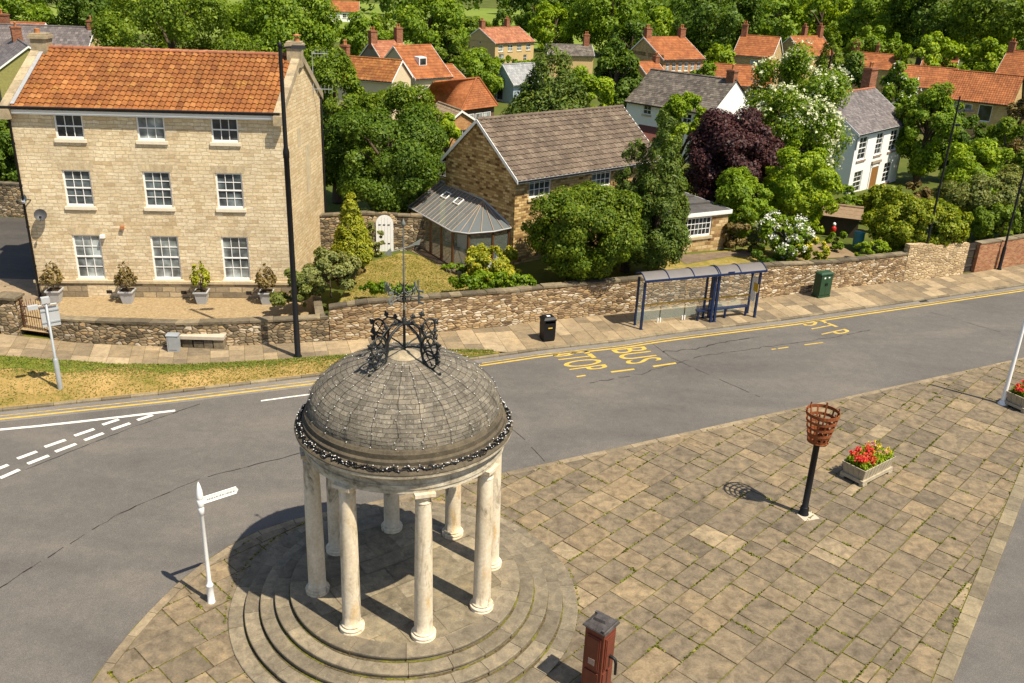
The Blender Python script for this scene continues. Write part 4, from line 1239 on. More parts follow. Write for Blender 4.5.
mb.build('dome_cap', m_slab('cap_stone', [(0.36, 0.31, 0.22), (0.36, 0.31, 0.22)], 0.8, 1.6, 0.3), dome)

# weather vane and scrollwork crest on the dome
vz = 7.08
mb = MB()
vc = Vector((RC.x, RC.y, 0))
mb.tube([vc + Vector((0, 0, 6.9)), vc + Vector((0, 0, 8.05))], [0.035, 0.030], 8); mb.tube([vc + Vector((0, 0, 8.05)), vc + Vector((0, 0, 9.6)), vc + Vector((0, 0, 10.12))], [0.026, 0.020, 0.012], 8, 1)
mb.lathe([(0.035, 7.66), (0.075, 7.69), (0.085, 7.73), (0.05, 7.77), (0.06, 7.82), (0.03, 7.86)], vc, 12)
mb.lathe([(0.02, 10.02), (0.05, 10.06), (0.055, 10.10), (0.02, 10.16), (0.0, 10.22)], vc, 10, 1)
vane = mb.build('weather_vane', [IRON, IRONG], rot)
def spiral(c, ax, az, r0, r1, turns, n=28, ph=0.0):
    return [c + ax * (lerp(r0, r1, i / (n - 1)) * math.cos(ph + turns * 2 * PI * i / (n - 1))) + az * (lerp(r0, r1, i / (n - 1)) * math.sin(ph + turns * 2 * PI * i / (n - 1))) for i in range(n)]
AZ = Vector((0, 0, 1))
def leaf_finial(mb, p, d, s=0.09):
    d = d.normalized()
    side = Vector((-d.y, d.x, 0)) if abs(d.z) < 0.9 else Vector((1, 0, 0))
    side = d.cross(Vector((d.y, -d.x, 0.2))).normalized()
    mb.tube([p, p + d * s * 0.5, p + d * s * 1.1, p + d * s * 1.6], [0.018, 0.045, 0.034, 0.006], 6)
    for sg in (-1, 1):
        q = p + d * s * 0.3
        mb.tube([q, q + d * s * 0.35 + side * sg * s * 0.6, q + d * s * 0.2 + side * sg * s * 1.0], [0.018, 0.036, 0.006], 6)
for k in range(4):
    a = R(52.5 + 90 * k)
    ax = Vector((math.cos(a), math.sin(a), 0))
    mb = MB()
    c1 = vc + ax * 0.80 + AZ * 7.02; c2 = vc + ax * 0.82 + AZ * 7.36
    for c, r_ in ((c1, 0.215), (c2, 0.225)):
        mb.tube([c + ax * (r_ * math.cos(2 * PI * i / 28)) + AZ * (r_ * math.sin(2 * PI * i / 28)) for i in range(28)], 0.024, 6, closed=True)
        for j in range(4):          # inner rosette
            t = 2 * PI * j / 4 + 0.6
            d = ax * math.cos(t) + AZ * math.sin(t)
            mb.tube([c + d * 0.03, c + d * r_ * 0.55, c + d * r_ * 0.72], [0.012, 0.018, 0.036], 6)
        mb.lathe([(0.0, -0.03), (0.035, 0.0), (0.0, 0.03)], c, 8)
    # S-scroll strap from the collar down to the dome
    mb.tube([vc + AZ * 7.73, vc + ax * 0.22 + AZ * 7.66, vc + ax * 0.42 + AZ * 7.54, vc + ax * 0.53 + AZ * 7.38, vc + ax * 0.54 + AZ * 7.18, vc + ax * 0.60 + AZ * 6.98, vc + ax * 0.78 + AZ * 6.82, vc + ax * 1.08 + AZ * 6.74], [0.032] * 8, 6)
    mb.tube([vc + AZ * 7.70, vc + ax * 0.30 + AZ * 7.75, vc + ax * 0.54 + AZ * 7.72, vc + ax * 0.72 + AZ * 7.58], [0.024, 0.02, 0.02, 0.02], 6)
    mb.tube([vc + ax * 0.03 + AZ * 7.10, vc + ax * 0.2 + AZ * 7.18, vc + ax * 0.53 + AZ * 7.24], 0.02, 6)
    leaf_finial(mb, vc + ax * 0.56 + AZ * 7.72, ax * 0.5 + AZ, 0.10)
    leaf_finial(mb, vc + ax * 0.28 + AZ * 7.75, ax * 0.2 + AZ, 0.08)
    leaf_finial(mb, c2 + ax * 0.21 + AZ * 0.05, ax + AZ * 0.7, 0.11)
    leaf_finial(mb, c2 + ax * 0.18 - AZ * 0.14, ax * 1.0 - AZ * 0.2, 0.10)
    leaf_finial(mb, c1 + ax * 0.21 + AZ * 0.0, ax + AZ * 0.5, 0.10)
    leaf_finial(mb, vc + ax * 1.06 + AZ * 6.75, ax - AZ * 0.5, 0.09)
    mb.build('scroll_bracket', IRON, vane)
# double ring of scrolls on the pole and the four cardinal arms with their letters
mb = MB()
for k in range(2):
    a = R(8 + 90 * k); ax = Vector((math.cos(a), math.sin(a), 0))
    for zc, r_ in ((8.50, 0.13), (8.33, 0.10)):
        for sg in (-1, 1):
            c = vc + ax * (sg * r_ * 0.62) + AZ * zc
            mb.tube([c + ax * (r_ * math.cos(2 * PI * i / 18)) + AZ * (r_ * math.sin(2 * PI * i / 18)) for i in range(18)], 0.014, 6, closed=True)
    for sg in (-1, 1):
        mb.tube([vc + AZ * 8.62, vc + ax * (0.08 * sg) + AZ * 8.68, vc + ax * (0.10 * sg) + AZ * 8.74], [0.014, 0.012, 0.006], 6)
mb.build('ring_scroll', IRON, vane)
for k, ch in enumerate('NESW'):
    a = R(60 - 90 * k); ax = Vector((math.cos(a), math.sin(a), 0)); sx = Vector((-ax.y, ax.x, 0))
    mb = MB()
    mb.tube([vc + AZ * 8.50, vc + ax * 0.2 + AZ * 8.42, vc + ax * 0.38 + AZ * 8.46, vc + ax * 0.44 + AZ * 8.53], 0.013, 6)
    mb.tube([vc + AZ * 8.36, vc + ax * 0.25 + AZ * 8.38, vc + ax * 0.44 + AZ * 8.36], 0.012, 6)
    me = text_mesh(ch)
    co = np.zeros(len(me.vertices) * 3); me.vertices.foreach_get('co', co); co = co.reshape(-1, 3); mn = co.min(0); mx = co.max(0)
    p0 = vc + ax * 0.40 + AZ * 8.30
    for thick in (0,):
        fr = [[p0 + ax * ((co[vi][0] - mn[0]) / (mx[0] - mn[0]) * 0.16) + AZ * ((co[vi][1] - mn[1]) / (mx[1] - mn[1]) * 0.32) for vi in pl.vertices] for pl in me.polygons]
        ed = {}
        for pl in me.polygons:
            vs = list(pl.vertices)
            for i in range(len(vs)):
                e = (vs[i], vs[(i + 1) % len(vs)]); 
                if (e[1], e[0]) in ed: del ed[(e[1], e[0])]
                else: ed[e] = 1
        for f in fr:
            mb.poly([p + sx * 0.014 for p in f]); mb.poly([p - sx * 0.014 for p in f][::-1])
        def pp(vi): return p0 + ax * ((co[vi][0] - mn[0]) / (mx[0] - mn[0]) * 0.16) + AZ * ((co[vi][1] - mn[1]) / (mx[1] - mn[1]) * 0.32)
        for (i, j) in ed:
            mb.poly([pp(i) + sx * 0.014, pp(j) + sx * 0.014, pp(j) - sx * 0.014, pp(i) - sx * 0.014])
    mb.build('cardinal_arm', IRONG, vane)
mb = MB()
a = R(54); ax = Vector((math.cos(a), math.sin(a), 0)); sx = Vector((-ax.y, ax.x, 0)); z = 9.52
mb.tube([vc - ax * 0.42 + AZ * z, vc + ax * 0.45 + AZ * z], 0.014, 6)
def plate(mb, pts, n, t):
    mb.poly([p + n * t for p in pts]); mb.poly([p - n * t for p in pts][::-1])
    for i in range(len(pts)):
        p, q = pts[i], pts[(i + 1) % len(pts)]
        mb.poly([p - n * t, q - n * t, q + n * t, p + n * t])
plate(mb, [vc - ax * 0.62 + AZ * z, vc - ax * 0.42 + AZ * (z - 0.09), vc - ax * 0.38 + AZ * z, vc - ax * 0.42 + AZ * (z + 0.09)], sx, 0.008)
plate(mb, [vc + ax * 0.18 + AZ * (z + 0.01), vc + ax * 0.52 + AZ * (z - 0.03), vc + ax * 0.58 + AZ * (z + 0.10), vc + ax * 0.50 + AZ * (z + 0.08)], sx, 0.008)
mb.build('arrow', IRONG, vane)

# string lights round the cornice and net strings over the dome
rl = random.Random(5)
mb = MB(); bulbs = MB()
def bulb(p, s=0.022):
    q = [Vector((s, 0, 0)), Vector((0, s, 0)), Vector((-s, 0, 0)), Vector((0, -s, 0))]
    t, b = p + Vector((0, 0, s)), p - Vector((0, 0, s))
    for i in range(4):
        bulbs.poly([p + q[i], p + q[(i + 1) % 4], t]); bulbs.poly([p + q[(i + 1) % 4], p + q[i], b])
for wr in range(4):
    pts = []
    for k in range(240):
        a = 2 * PI * k / 240
        r_ = 2.53 + rl.uniform(-0.065, 0.065); zz = 5.275 - (r_ - 2.53) * 0.5 + rl.uniform(0.0, 0.05)
        pts.append(Vector((RC.x + r_ * math.cos(a), RC.y + r_ * math.sin(a), zz)))
        if rl.random() < 0.30: bulb(pts[-1] + Vector((rl.uniform(-0.03, 0.03), rl.uniform(-0.03, 0.03), 0.030)), rl.uniform(0.011, 0.018))
    mb.tube(pts, 0.012, 5, closed=True)
for k in range(24):
    a = 2 * PI * k / 24 + 0.05
    pts = []
    for i in range(12):
        r_, zz = dome_pt(i / 11 * 0.80); r_ += 0.03
        aa = a + rl.uniform(-0.02, 0.02)
        p = Vector((RC.x + r_ * math.cos(aa), RC.y + r_ * math.sin(aa), zz + 0.012)); pts.append(p)
        if rl.random() < 0.62: bulb(p + Vector((0, 0, 0.015)), 0.014)
    mb.tube(pts, 0.004, 4)
sl = mb.build('string_lights', BPAINT)
for ch in [x for x in bpy.data.objects if x.parent == rot and not x.name.startswith('step')]: ch.location.z += 0.13
sl.location.z += 0.13
vane_drop = 0.0
tag(sl, 'dark cable of small white bulbs wound round the cornice and over the stone dome', 'string lights')
bo = bulbs.build('bulb', WMETAL, sl); bo['kind'] = 'stuff'

# ------------------------------------------------------------ street furniture on the plaza
# fingerpost
b = Vector((-7.541, 18.898, 0.012))
fp = thing('fingerpost', 'white fingerpost with one arm on the corner paving beside the rotunda', 'signpost', tuple(b))
mb = MB()
mb.lathe([(0.10, -0.01), (0.10, 0.03), (0.088, 0.05), (0.088, 0.52), (0.095, 0.53), (0.095, 0.56), (0.06, 0.60), (0.056, 0.7), (0.05, 2.62), (0.062, 2.64), (0.062, 2.70), (0.075, 2.71), (0.075, 2.90), (0.062, 2.92), (0.062, 2.98), (0.07, 2.99), (0.07, 3.03), (0.05, 3.05), (0.05, 3.09)], b, 18)
mb.build('pole', WMETAL, fp)
mb = MB()
mb.lathe([(0.05, 3.09), (0.075, 3.13), (0.085, 3.22), (0.075, 3.36), (0.05, 3.50), (0.02, 3.60), (0.0, 3.64)], b, 14)
mb.build('finial', WMETAL, fp)
tipw = Vector((-6.578, 18.75, 3.35))
dv = Vector((0.775, 0.632, 0)); sn = Vector((dv.y, -dv.x, 0))
mb = MB()
o0 = b + AZ * 2.98
mb.lathe([(0.072, 2.93), (0.085, 2.95), (0.085, 3.12), (0.072, 3.14)], b, 16)
L = 0.92
pl = [o0 + dv * 0.06, o0 + dv * L - AZ * 0.0, o0 + dv * (L + 0.055) + AZ * 0.095, o0 + dv * L + AZ * 0.19, o0 + dv * 0.06 + AZ * 0.19]
plate(mb, pl, sn, 0.014)
for zz in (0.0, 0.178):
    mb.obox(o0 + dv * 0.06 + AZ * zz + sn * 0.014, dv * (L - 0.06), sn * 0.008, AZ * 0.012)
arm = mb.build('sign_arm', WMETAL, fp)
mb = MB(); rq = random.Random(9); s = 0.16
while s < 0.84:
    w = rq.uniform(0.015, 0.05); h = rq.uniform(0.035, 0.05)
    mb.obox(o0 + dv * s + AZ * 0.07 + sn * 0.0145, dv * w, sn * 0.003, AZ * h); s += w + rq.uniform(0.012, 0.03)
mb.build('worn_lettering', GREYM, arm)

# water pump
b = Vector((2.279, 16.322, 1.86)); b.z = 0.012
pm = thing('water_pump', 'red brown painted old water pump with a lead capped top', 'water pump', tuple(b))
ya = R(-38)
ux, uy = Vector((math.cos(ya), math.sin(ya), 0)), Vector((-math.sin(ya), math.cos(ya), 0))
mb = MB()
mb.box(b, (0.66, 0.66, 0.18), ya)
mb.box(b + AZ * 0.18, (0.50, 0.50, 1.72), ya)
mb.frus(b + AZ * 1.90, (0.51, 0.51), (0.57, 0.57), 0.06, ya)
pb = mb.build('pump_case', PUMP, pm, bevel=0.008)
for d, nrm in ((ux, -uy), (uy, ux), (ux, uy), (uy, -ux)):
    mb = MB(); c = b + nrm * 0.25
    mb.obox(c - d * 0.185 + AZ * 0.86, d * 0.37, nrm * 0.028, AZ * 0.92)
    mb.obox(c - d * 0.15 + AZ * 0.90 + nrm * 0.028, d * 0.30, nrm * 0.016, AZ * 0.84)
    mb.obox(c - d * 0.185 + AZ * 0.25, d * 0.37, nrm * 0.024, AZ * 0.53)
    mb.build('panel', PUMP, pb, bevel=0.006)
mb = MB(); c = b - uy * 0.297 + AZ * 1.0
mb.obox(c - ux * 0.085, ux * 0.17, -uy * 0.006, AZ * 0.17); mb.build('plaque', plain('faded_plaque', (0.34, 0.24, 0.19), 0.6), pb)
mb = MB()
mb.frus(b + AZ * 1.965, (0.62, 0.62), (0.60, 0.60), 0.035, ya)
mb.frus(b + AZ * 2.005, (0.56, 0.56), (0.40, 0.40), 0.06, ya)
mb.frus(b + AZ * 2.065 - ux * 0.02 + uy * 0.04, (0.30, 0.26), (0.26, 0.22), 0.07, ya + 0.12)
mb.obox(b + AZ * 2.008 + ux * 0.20 - uy * 0.30, ux * 0.06, uy * 0.55, AZ * 0.06)
mb.obox(b + AZ * 2.01 - ux * 0.29 + uy * 0.16, ux * 0.5, uy * 0.06, AZ * 0.05)
mb.build('cap', LEAD, pm, bevel=0.008)
mb = MB(); hb = b + ux * 0.27 + AZ * 1.22
mb.tube([hb - ux * 0.05, hb + ux * 0.10, hb + ux * 0.17 - AZ * 0.02, hb + ux * 0.20 - AZ * 0.12, hb + ux * 0.21 - AZ * 0.42], [0.045, 0.04, 0.04, 0.035, 0.03], 10)
mb.build('spout', BPAINT, pm)

# beacon brazier
b = Vector((9.401, 24.221, 0.015))
bt = thing('beacon_brazier', 'rusty iron fire basket on a black pole set in the paving', 'beacon', tuple(b))
mb = MB()
mb.lathe([(0.16, -0.005), (0.16, 0.03), (0.14, 0.05), (0.135, 0.26), (0.115, 0.285), (0.098, 0.30), (0.095, 2.56), (0.115, 2.58), (0.115, 2.64)], b, 20)
mb.build('pole', BPAINT, bt)
mb = MB(); mb.box(b + ux * 0.16 - uy * 0.03 - AZ * 0.01, (0.55, 0.42, 0.018), R(20)); mb.build('footing', PALEC, bt)
bk = MB()
Z0, Z1, RB, RT = 2.63, 3.60, 0.285, 0.475
def rad(z): return lerp(RB, RT, (z - Z0) / (Z1 - Z0))
mb = MB()
mb.lathe([(0.05, Z0 - 0.05), (RB + 0.03, Z0 - 0.02), (RB + 0.03, Z0 + 0.01), (0.05, Z0 + 0.01)], b, 24)
for z, w in ((Z0 + 0.29, 0.042), (Z0 + 0.50, 0.042), (Z0 + 0.72, 0.042), (Z1 - 0.02, 0.052)):
    r_ = rad(z)
    mb.lathe([(r_ + 0.005, z - w), (r_ + 0.024, z - w), (r_ + 0.028, z + w), (r_ + 0.008, z + w)], b, 32, cap=False, sm=False)
    mb.lathe([(r_ + 0.008, z + w), (r_ + 0.005, z - w)], b, 32, cap=False, sm=False)
bask = mb.build('basket', RUST, bt)
for k in range(12):
    a = 2 * PI * k / 12
    d = Vector((math.cos(a), math.sin(a), 0)); tdir = Vector((-d.y, d.x, 0))
    mb = MB()
    p0, p1 = b + d * rad(Z0) + AZ * Z0, b + d * rad(Z1) + AZ * (Z1 + (0.09 if k % 2 == 0 else 0.0))
    mb.obox(p0 - tdir * 0.025, tdir * 0.05, d * 0.02, p1 - p0)
    if k % 2 == 0: mb.lathe([(0.0, -0.04), (0.032, 0.0), (0.0, 0.04)], p1 + AZ * 0.02, 8)
    mb.build('bar', RUST, bask)
mb = MB()       # pierced band round the foot of the basket
for k in range(12):
    a0_, a1_ = 2 * PI * k / 12, 2 * PI * (k + 1) / 12
    def Q(f, z): 
        a = lerp(a0_, a1_, f); r_ = rad(Z0 + z) + 0.016
        return b + Vector((r_ * math.cos(a), r_ * math.sin(a), Z0 + z))
    # frame around a round hole
    cf, cz = 0.5, 0.13
    hole = [(cf + 0.26 * math.cos(2 * PI * i / 8 + PI / 8), cz + 0.055 * math.sin(2 * PI * i / 8 + PI / 8)) for i in range(8)]
    outr = [(1.0, 0.13), (1.0, 0.255), (0.5, 0.255), (0.0, 0.255), (0.0, 0.13), (0.0, 0.0), (0.5, 0.0), (1.0, 0.0)]
    for i in range(8):
        j = (i + 1) % 8
        hi = hole[(i) % 8]; hj = hole[(i + 1) % 8]
        mb.poly([Q(*outr[i]), Q(*outr[j]), Q(*hj), Q(*hi)])
mb.build('pierced_band', RUST, bask)
for sg in (-1, 1):
    mb = MB(); mb.tube([b + ux * 0.08 * sg + AZ * 2.47, b + ux * 0.25 * sg + AZ * 2.53, b + ux * 0.33 * sg + AZ * 2.67], [0.02, 0.02, 0.02], 6); mb.build('bracket', RUST, bask)

# flower troughs
def trough(name, label, c, yaw, seed):
    t = thing(name, label, 'planter', tuple(c), 'timber flower troughs on the paving')
    c = Vector(c)
    ax, ay = Vector((math.cos(yaw), math.sin(yaw), 0)), Vector((-math.sin(yaw), math.cos(yaw), 0))
    Lb, Wb, Lt, Wt, z0, z1 = 1.62, 0.72, 1.84, 0.90, 0.17, 0.62
    mb = MB()
    def ring(L, W, z): return [c + ax * (sx * L / 2) + ay * (sy * W / 2) + AZ * z for sx, sy in ((-1, -1), (1, -1), (1, 1), (-1, 1))]
    lo, hi = ring(Lb, Wb, z0), ring(Lt, Wt, z1)
    nsl = {0: 9, 1: 4, 2: 9, 3: 4}
    for i in range(4):
        j = (i + 1) % 4
        n = nsl[i]
        for k in range(n):
            f0, f1 = k / n + 0.006, (k + 1) / n - 0.006
            a_, b_, c_, d_ = lo[i].lerp(lo[j], f0), lo[i].lerp(lo[j], f1), hi[i].lerp(hi[j], f1), hi[i].lerp(hi[j], f0)
            nn = (b_ - a_).cross(d_ - a_).normalized() * 0.025
            tn = random.Random(seed + k + 10 * i).random()
            for q in ([a_, b_, c_, d_], [a_ - nn, d_ - nn, c_ - nn, b_ - nn], [a_, d_, d_ - nn, a_ - nn], [b_, b_ - nn, c_ - nn, c_], [d_, c_, c_ - nn, d_ - nn], [a_, a_ - nn, b_ - nn, b_]):
                mb.poly(q, tone=tn)
    mb.poly([p - AZ * 0.0 for p in ring(Lb - 0.05, Wb - 0.05, z0 + 0.01)])
    mb.build('box', WOODG, t)
    mb = MB(); q = ring(Lt - 0.08, Wt - 0.08, z1 - 0.07); mb.poly(q); mb.build('soil', SOIL, t)
    mb = MB()
    for sy in (-1, 1):
        mb.obox(c - ax * 0.90 + ay * (sy * 0.40) - ay * 0.03 + AZ * 0.085, ax * 1.80, ay * 0.06, AZ * 0.12)
    for sx in (-1, 1):
        mb.obox(c + ax * (sx * 0.86) - ax * 0.03 - ay * 0.37 + AZ * 0.087, ax * 0.06, ay * 0.74, AZ * 0.116)
    mb.build('plinth', WOODG, t, bevel=0.008)
    for sx in (-1, 1):
        for sy in (-1, 1):
            mb = MB(); mb.box(c + ax * (sx * 0.76) + ay * (sy * 0.37), (0.24, 0.15, 0.088), yaw); mb.build('foot', WOODG, t, bevel=0.008)
    g2 = np.random.default_rng(seed)
    def scatter(n, s, zlo, zhi):
        return np.stack([g2.uniform(-0.82, 0.82, n), g2.uniform(-0.37, 0.37, n), g2.uniform(zlo, zhi, n)], 1)
    def toW(p): return np.stack([p[:, 0] * ax.x + p[:, 1] * ay.x, p[:, 0] * ax.y + p[:, 1] * ay.y, p[:, 2]], 1)
    P = scatter(3600, 0, 0.50, 0.92); P[:, 2] -= 0.12 * np.abs(P[:, 0]) + 0.06 * g2.random(len(P))
    nor = g2.normal(size=P.shape) * 0.6 + np.array([0, -0.2, 0.8])
    o = bpy.data.objects.new('bedding_leaves', leaf_mesh('bedding_leaves', toW(P), nor, 0.075, 0.05, g2, L_BRIGHT)); COL.objects.link(o); o.parent = t
    for nm, mat, nf, x0, x1, s in (('red_blooms', F_RED, 24, -0.82, 0.35, 0.065), ('yellow_blooms', F_YELL, 14, -0.1, 0.68, 0.04), ('pink_blooms', F_PINK, 10, 0.25, 0.70, 0.05)):
        cp = np.stack([g2.uniform(x0, x1, nf), g2.uniform(-0.36, 0.36, nf), g2.uniform(0.78, 1.0, nf)], 1)
        if nm == 'red_blooms':
            cp = np.concatenate([cp, np.stack([g2.uniform(-0.66, -0.45, 7), g2.uniform(-0.3, 0.1, 7), g2.uniform(0.72, 0.82, 7)], 1)])
        p = np.repeat(cp, 26, axis=0); p = p + g2.normal(size=p.shape) * s * 0.75
        nor = g2.normal(size=p.shape) + np.array([0, -0.4, 0.9])
        o = bpy.data.objects.new(nm, leaf_mesh(nm, toW(p), nor, s * 1.0, s * 0.8, g2, mat)); COL.objects.link(o); o.parent = t
    return t
trough('flower_trough', 'grey slatted timber trough of red and yellow flowers near the beacon basket', (12.28, 26.85, 0.02), R(38), 31)
trough('flower_trough', 'grey timber trough of orange and red flowers behind the white flagpole', (20.895, 32.898, 0.02), R(30), 57)

# flagpole
b = Vector((19.893, 32.912, 0.012))
fl = thing('flagpole', 'white tapering pole standing at the right edge of the paving', 'pole', tuple(b))
mb = MB(); mb.lathe([(0.088, 0.10), (0.083, 0.9), (0.07, 3.2), (0.055, 4.6), (0.0, 4.66)], b, 18); mb.build('pole', WPAINT, fl)
mb = MB(); mb.lathe([(0.17, -0.005), (0.17, 0.05), (0.13, 0.07), (0.12, 0.15), (0.10, 0.17)], b, 18, cap=False); mb.build('base_collar', WPAINT, fl)

# ------------------------------------------------------------ street furniture along the far pavement
def lamp_post(label, b, h, kind, face):
    b = Vector(b)
    t = thing('street_lamp', label, 'lamp post', tuple(b), 'black street lamps')
    mb = MB()
    if kind == 'big':
        mb.lathe([(0.17, -0.01), (0.17, 0.05), (0.125, 0.12), (0.122, 1.6), (0.112, 1.62), (0.108, h * 0.665), (0.125, h * 0.667), (0.128, h * 0.685), (0.085, h * 0.70), (0.075, h * 0.95), (0.06, h)], b, 14)
    else:
        mb.lathe([(0.13, -0.01), (0.13, 0.06), (0.10, 0.10), (0.098, 1.35), (0.062, 1.45), (0.055, h * 0.8), (0.045, h)], b, 12)
    mb.build('column', BPAINT, t)
    d = Vector((math.cos(face), math.sin(face), 0)); sd = Vector((-d.y, d.x, 0))
    zl = h - (0.28 if kind == 'big' else 0.9)
    mb = MB()
    mb.tube([b + AZ * (zl + 0.08), b + d * 0.22 + AZ * (zl + 0.16), b + d * 0.45 + AZ * (zl + 0.18)], 0.03, 6)
    br = mb.build('bracket', BPAINT, t)
    mb = MB(); k = b + d * 0.42 + AZ * (zl + 0.12)
    mb.frus(k + d * 0.24, (0.60, 0.26), (0.46, 0.18), 0.11, face)
    ln = mb.build('lantern', BPAINT, t, bevel=0.01)
    mb = MB(); mb.obox(k + d * 0.02 - sd * 0.10 - AZ * 0.006, d * 0.44, sd * 0.2, AZ * 0.006); mb.build('lens', GREYP, ln)
    if kind == 'big':
        mb = MB(); mb.lathe([(0.07, h - 0.14), (0.09, h - 0.12), (0.09, h), (0.05, h + 0.05)], b, 10)
        mb.build('collar', BPAINT, t)
    else:
        mb = MB(); mb.tube([b + AZ * (zl - 0.6), b + d * 0.2 + AZ * (zl - 0.58)], 0.025, 6); mb.box(b + d * 0.26 + AZ * (zl - 0.66), (0.22, 0.14, 0.12), face); mb.build('camera_box', BPAINT, t)
    return t
lamp_post('very tall thick black lamp post at the right corner of the three storey house', (-8.996, 34.653, 0.02), 12.6, 'big', R(15))
lamp_post('slim black lamp post rising in front of the clipped yellow green hedge', (23.155, 49.323, 0.02), 10.1, 'slim', R(10))
lamp_post('slim black lamp post beside the red brick wall, rightmost of the street lamps', (28.784, 51.543, 0.02), 10.1, 'slim', R(10))

# grey traffic post with its sign seen from behind
b = Vector((-17.15, 30.74, 0.03))
t = thing('sign_post', 'pale grey post with a sign seen from behind on the dry verge', 'sign', tuple(b))
mb = MB(); mb.lathe([(0.095, -0.02), (0.095, 1.22), (0.075, 1.27), (0.048, 1.30), (0.045, 3.62), (0.0, 3.63)], b, 14); mb.build('post', GREYM, t)
d = Vector((0.80, 0.6, 0)); sd = Vector((-0.6, 0.8, 0))
mb = MB(); mb.obox(b + sd * 0.055 - d * 0.22 + AZ * 2.55, d * 0.62, sd * 0.025, AZ * 0.78); pn = mb.build('sign_panel', GREYP, t, bevel=0.01)
mb = MB()
for z in (2.7, 3.15): mb.obox(b + sd * 0.03 - d * 0.22 + AZ * z, d * 0.62, sd * 0.025, AZ * 0.05)
mb.build('rail', GREYM, pn)
mb = MB(); mb.tube([b + AZ * 3.42 - d * 0.45, b + AZ * 3.42 + d * 0.35], 0.035, 8); mb.obox(b - d * 0.62 - sd * 0.07 + AZ * 3.33, d * 0.34, sd * 0.16, AZ * 0.15); mb.build('detector', GREYP, t, bevel=0.012)
mb = MB(); mb.box(b + AZ * 3.5 + sd * 0.02, (0.28, 0.18, 0.22), R(37)); mb.build('junction_box', GREYP, t, bevel=0.012)

# litter bin
b = Vector((1.582, 37.724, 0.02))
t = thing('litter_bin', 'black square litter bin on the pavement left of the bus shelter', 'bin', tuple(b)); ya2 = R(22)
mb = MB(); mb.frus(b + AZ * 0.06, (0.54, 0.50), (0.58, 0.53), 0.72, ya2); mb.box(b, (0.50, 0.46, 0.06), ya2); mb.build('bin_body', BPAINT, t, bevel=0.02)
mb = MB()
dux, duy = Vector((math.cos(ya2), math.sin(ya2), 0)), Vector((-math.sin(ya2), math.cos(ya2), 0))
for sx in (-1, 1):
    mb.box(b + dux * sx * 0.26 + AZ * 0.779, (0.05, 0.52, 0.215), ya2); mb.box(b + duy * sx * 0.235 + AZ * 0.779, (0.46, 0.05, 0.07), ya2)
mb.box(b + AZ * 0.99, (0.62, 0.56, 0.05), ya2); mb.frus(b + AZ * 1.04, (0.62, 0.56), (0.46, 0.40), 0.10, ya2)
mb.build('hood', BPAINT, t, bevel=0.012)
mb = MB(); mb.obox(b - dux * 0.10 - duy * 0.305 + AZ * 0.64, dux * 0.20, duy * 0.02, AZ * 0.045); mb.build('label_plate', YBAR, t)
mb = MB(); mb.box(b + AZ * 1.142, (0.16, 0.12, 0.012), ya2); mb.build('ashtray', WPAINT, t)

# green cabinet
b = Vector((16.289, 45.353, 0.02)); yg = R(26)
t = thing('utility_cabinet', 'dark green utility cabinet against the pale garden wall', 'cabinet', tuple(b))
gx, gy = Vector((math.cos(yg), math.sin(yg), 0)), Vector((-math.sin(yg), math.cos(yg), 0))
mb = MB(); mb.box(b, (0.84, 0.50, 0.10), yg); mb.box(b + AZ * 0.10, (0.80, 0.46, 1.16), yg); mb.build('cabinet_body', GREENM, t, bevel=0.01)
mb = MB(); mb.frus(b + AZ * 1.262, (0.90, 0.56), (0.88, 0.54), 0.05, yg); mb.frus(b + AZ * 1.312, (0.86, 0.52), (0.70, 0.36), 0.06, yg); mb.build('lid', GREENM, t, bevel=0.01)
for sg in (-1, 1):
    mb = MB(); o0 = b - gy * 0.245 + gx * (0.005 if sg > 0 else -0.385) + AZ * 0.16
    mb.obox(o0, gx * 0.38, -gy * 0.012, AZ * 1.04); dr = mb.build('door', GREENM, t, bevel=0.004)
    mb = MB(); mb.obox(o0 + gx * (0.03 if sg > 0 else 0.31) - gy * 0.025 + AZ * 0.5, gx * 0.04, -gy * 0.02, AZ * 0.14); mb.build('handle', BPAINT, dr)
mb = MB(); mb.obox(b - gy * 0.262 - gx * 0.2 + AZ * 1.05, gx * 0.10, -gy * 0.004, AZ * 0.08); mb.obox(b - gy * 0.262 + gx * 0.08 + AZ * 1.07, gx * 0.10, -gy * 0.004, AZ * 0.06); mb.build('notice', WPAINT, t)

# grey meter box and stone slab bench by the forecourt wall
b = Vector((-14.264, 34.796, 0.02))
t = thing('meter_box', 'small weathered grey metal box standing against the forecourt wall', 'box', tuple(b)); bx, by = Vector((1, 0.03, 0)), Vector((-0.03, 1, 0))
mb = MB(); mb.box(b, (0.46, 0.30, 0.72), R(2)); mb.frus(b + AZ * 0.72, (0.52, 0.36), (0.48, 0.26), 0.06, R(2)); mb.build('box_body', GREYM, t, bevel=0.01)
mb = MB(); mb.obox(b - bx * 0.16 - by * 0.155 + AZ * 0.10, bx * 0.32, -by * 0.012, AZ * 0.55); mb.build('door', GREYM, t)
b = Vector((-13.178, 35.29, 0.02))
t = thing('stone_bench', 'pale slab bench on rough stone blocks against the forecourt wall', 'bench', tuple(b))
mb = MB(); mb.box(b + AZ * 0.42, (1.85, 0.42, 0.14), R(2)); mb.build('seat_slab', PALEC, t, bevel=0.015)
mb = MB()
for i, (x, w, h) in enumerate(((-0.66, 0.42, 0.42), (-0.18, 0.40, 0.30), (0.24, 0.36, 0.34), (0.68, 0.42, 0.42))): mb.box(b + Vector((x, 0.04, 0)), (w, 0.34, h), R(2), tone=i / 4)
mb.build('block_base', COPE, t, bevel=0.03)

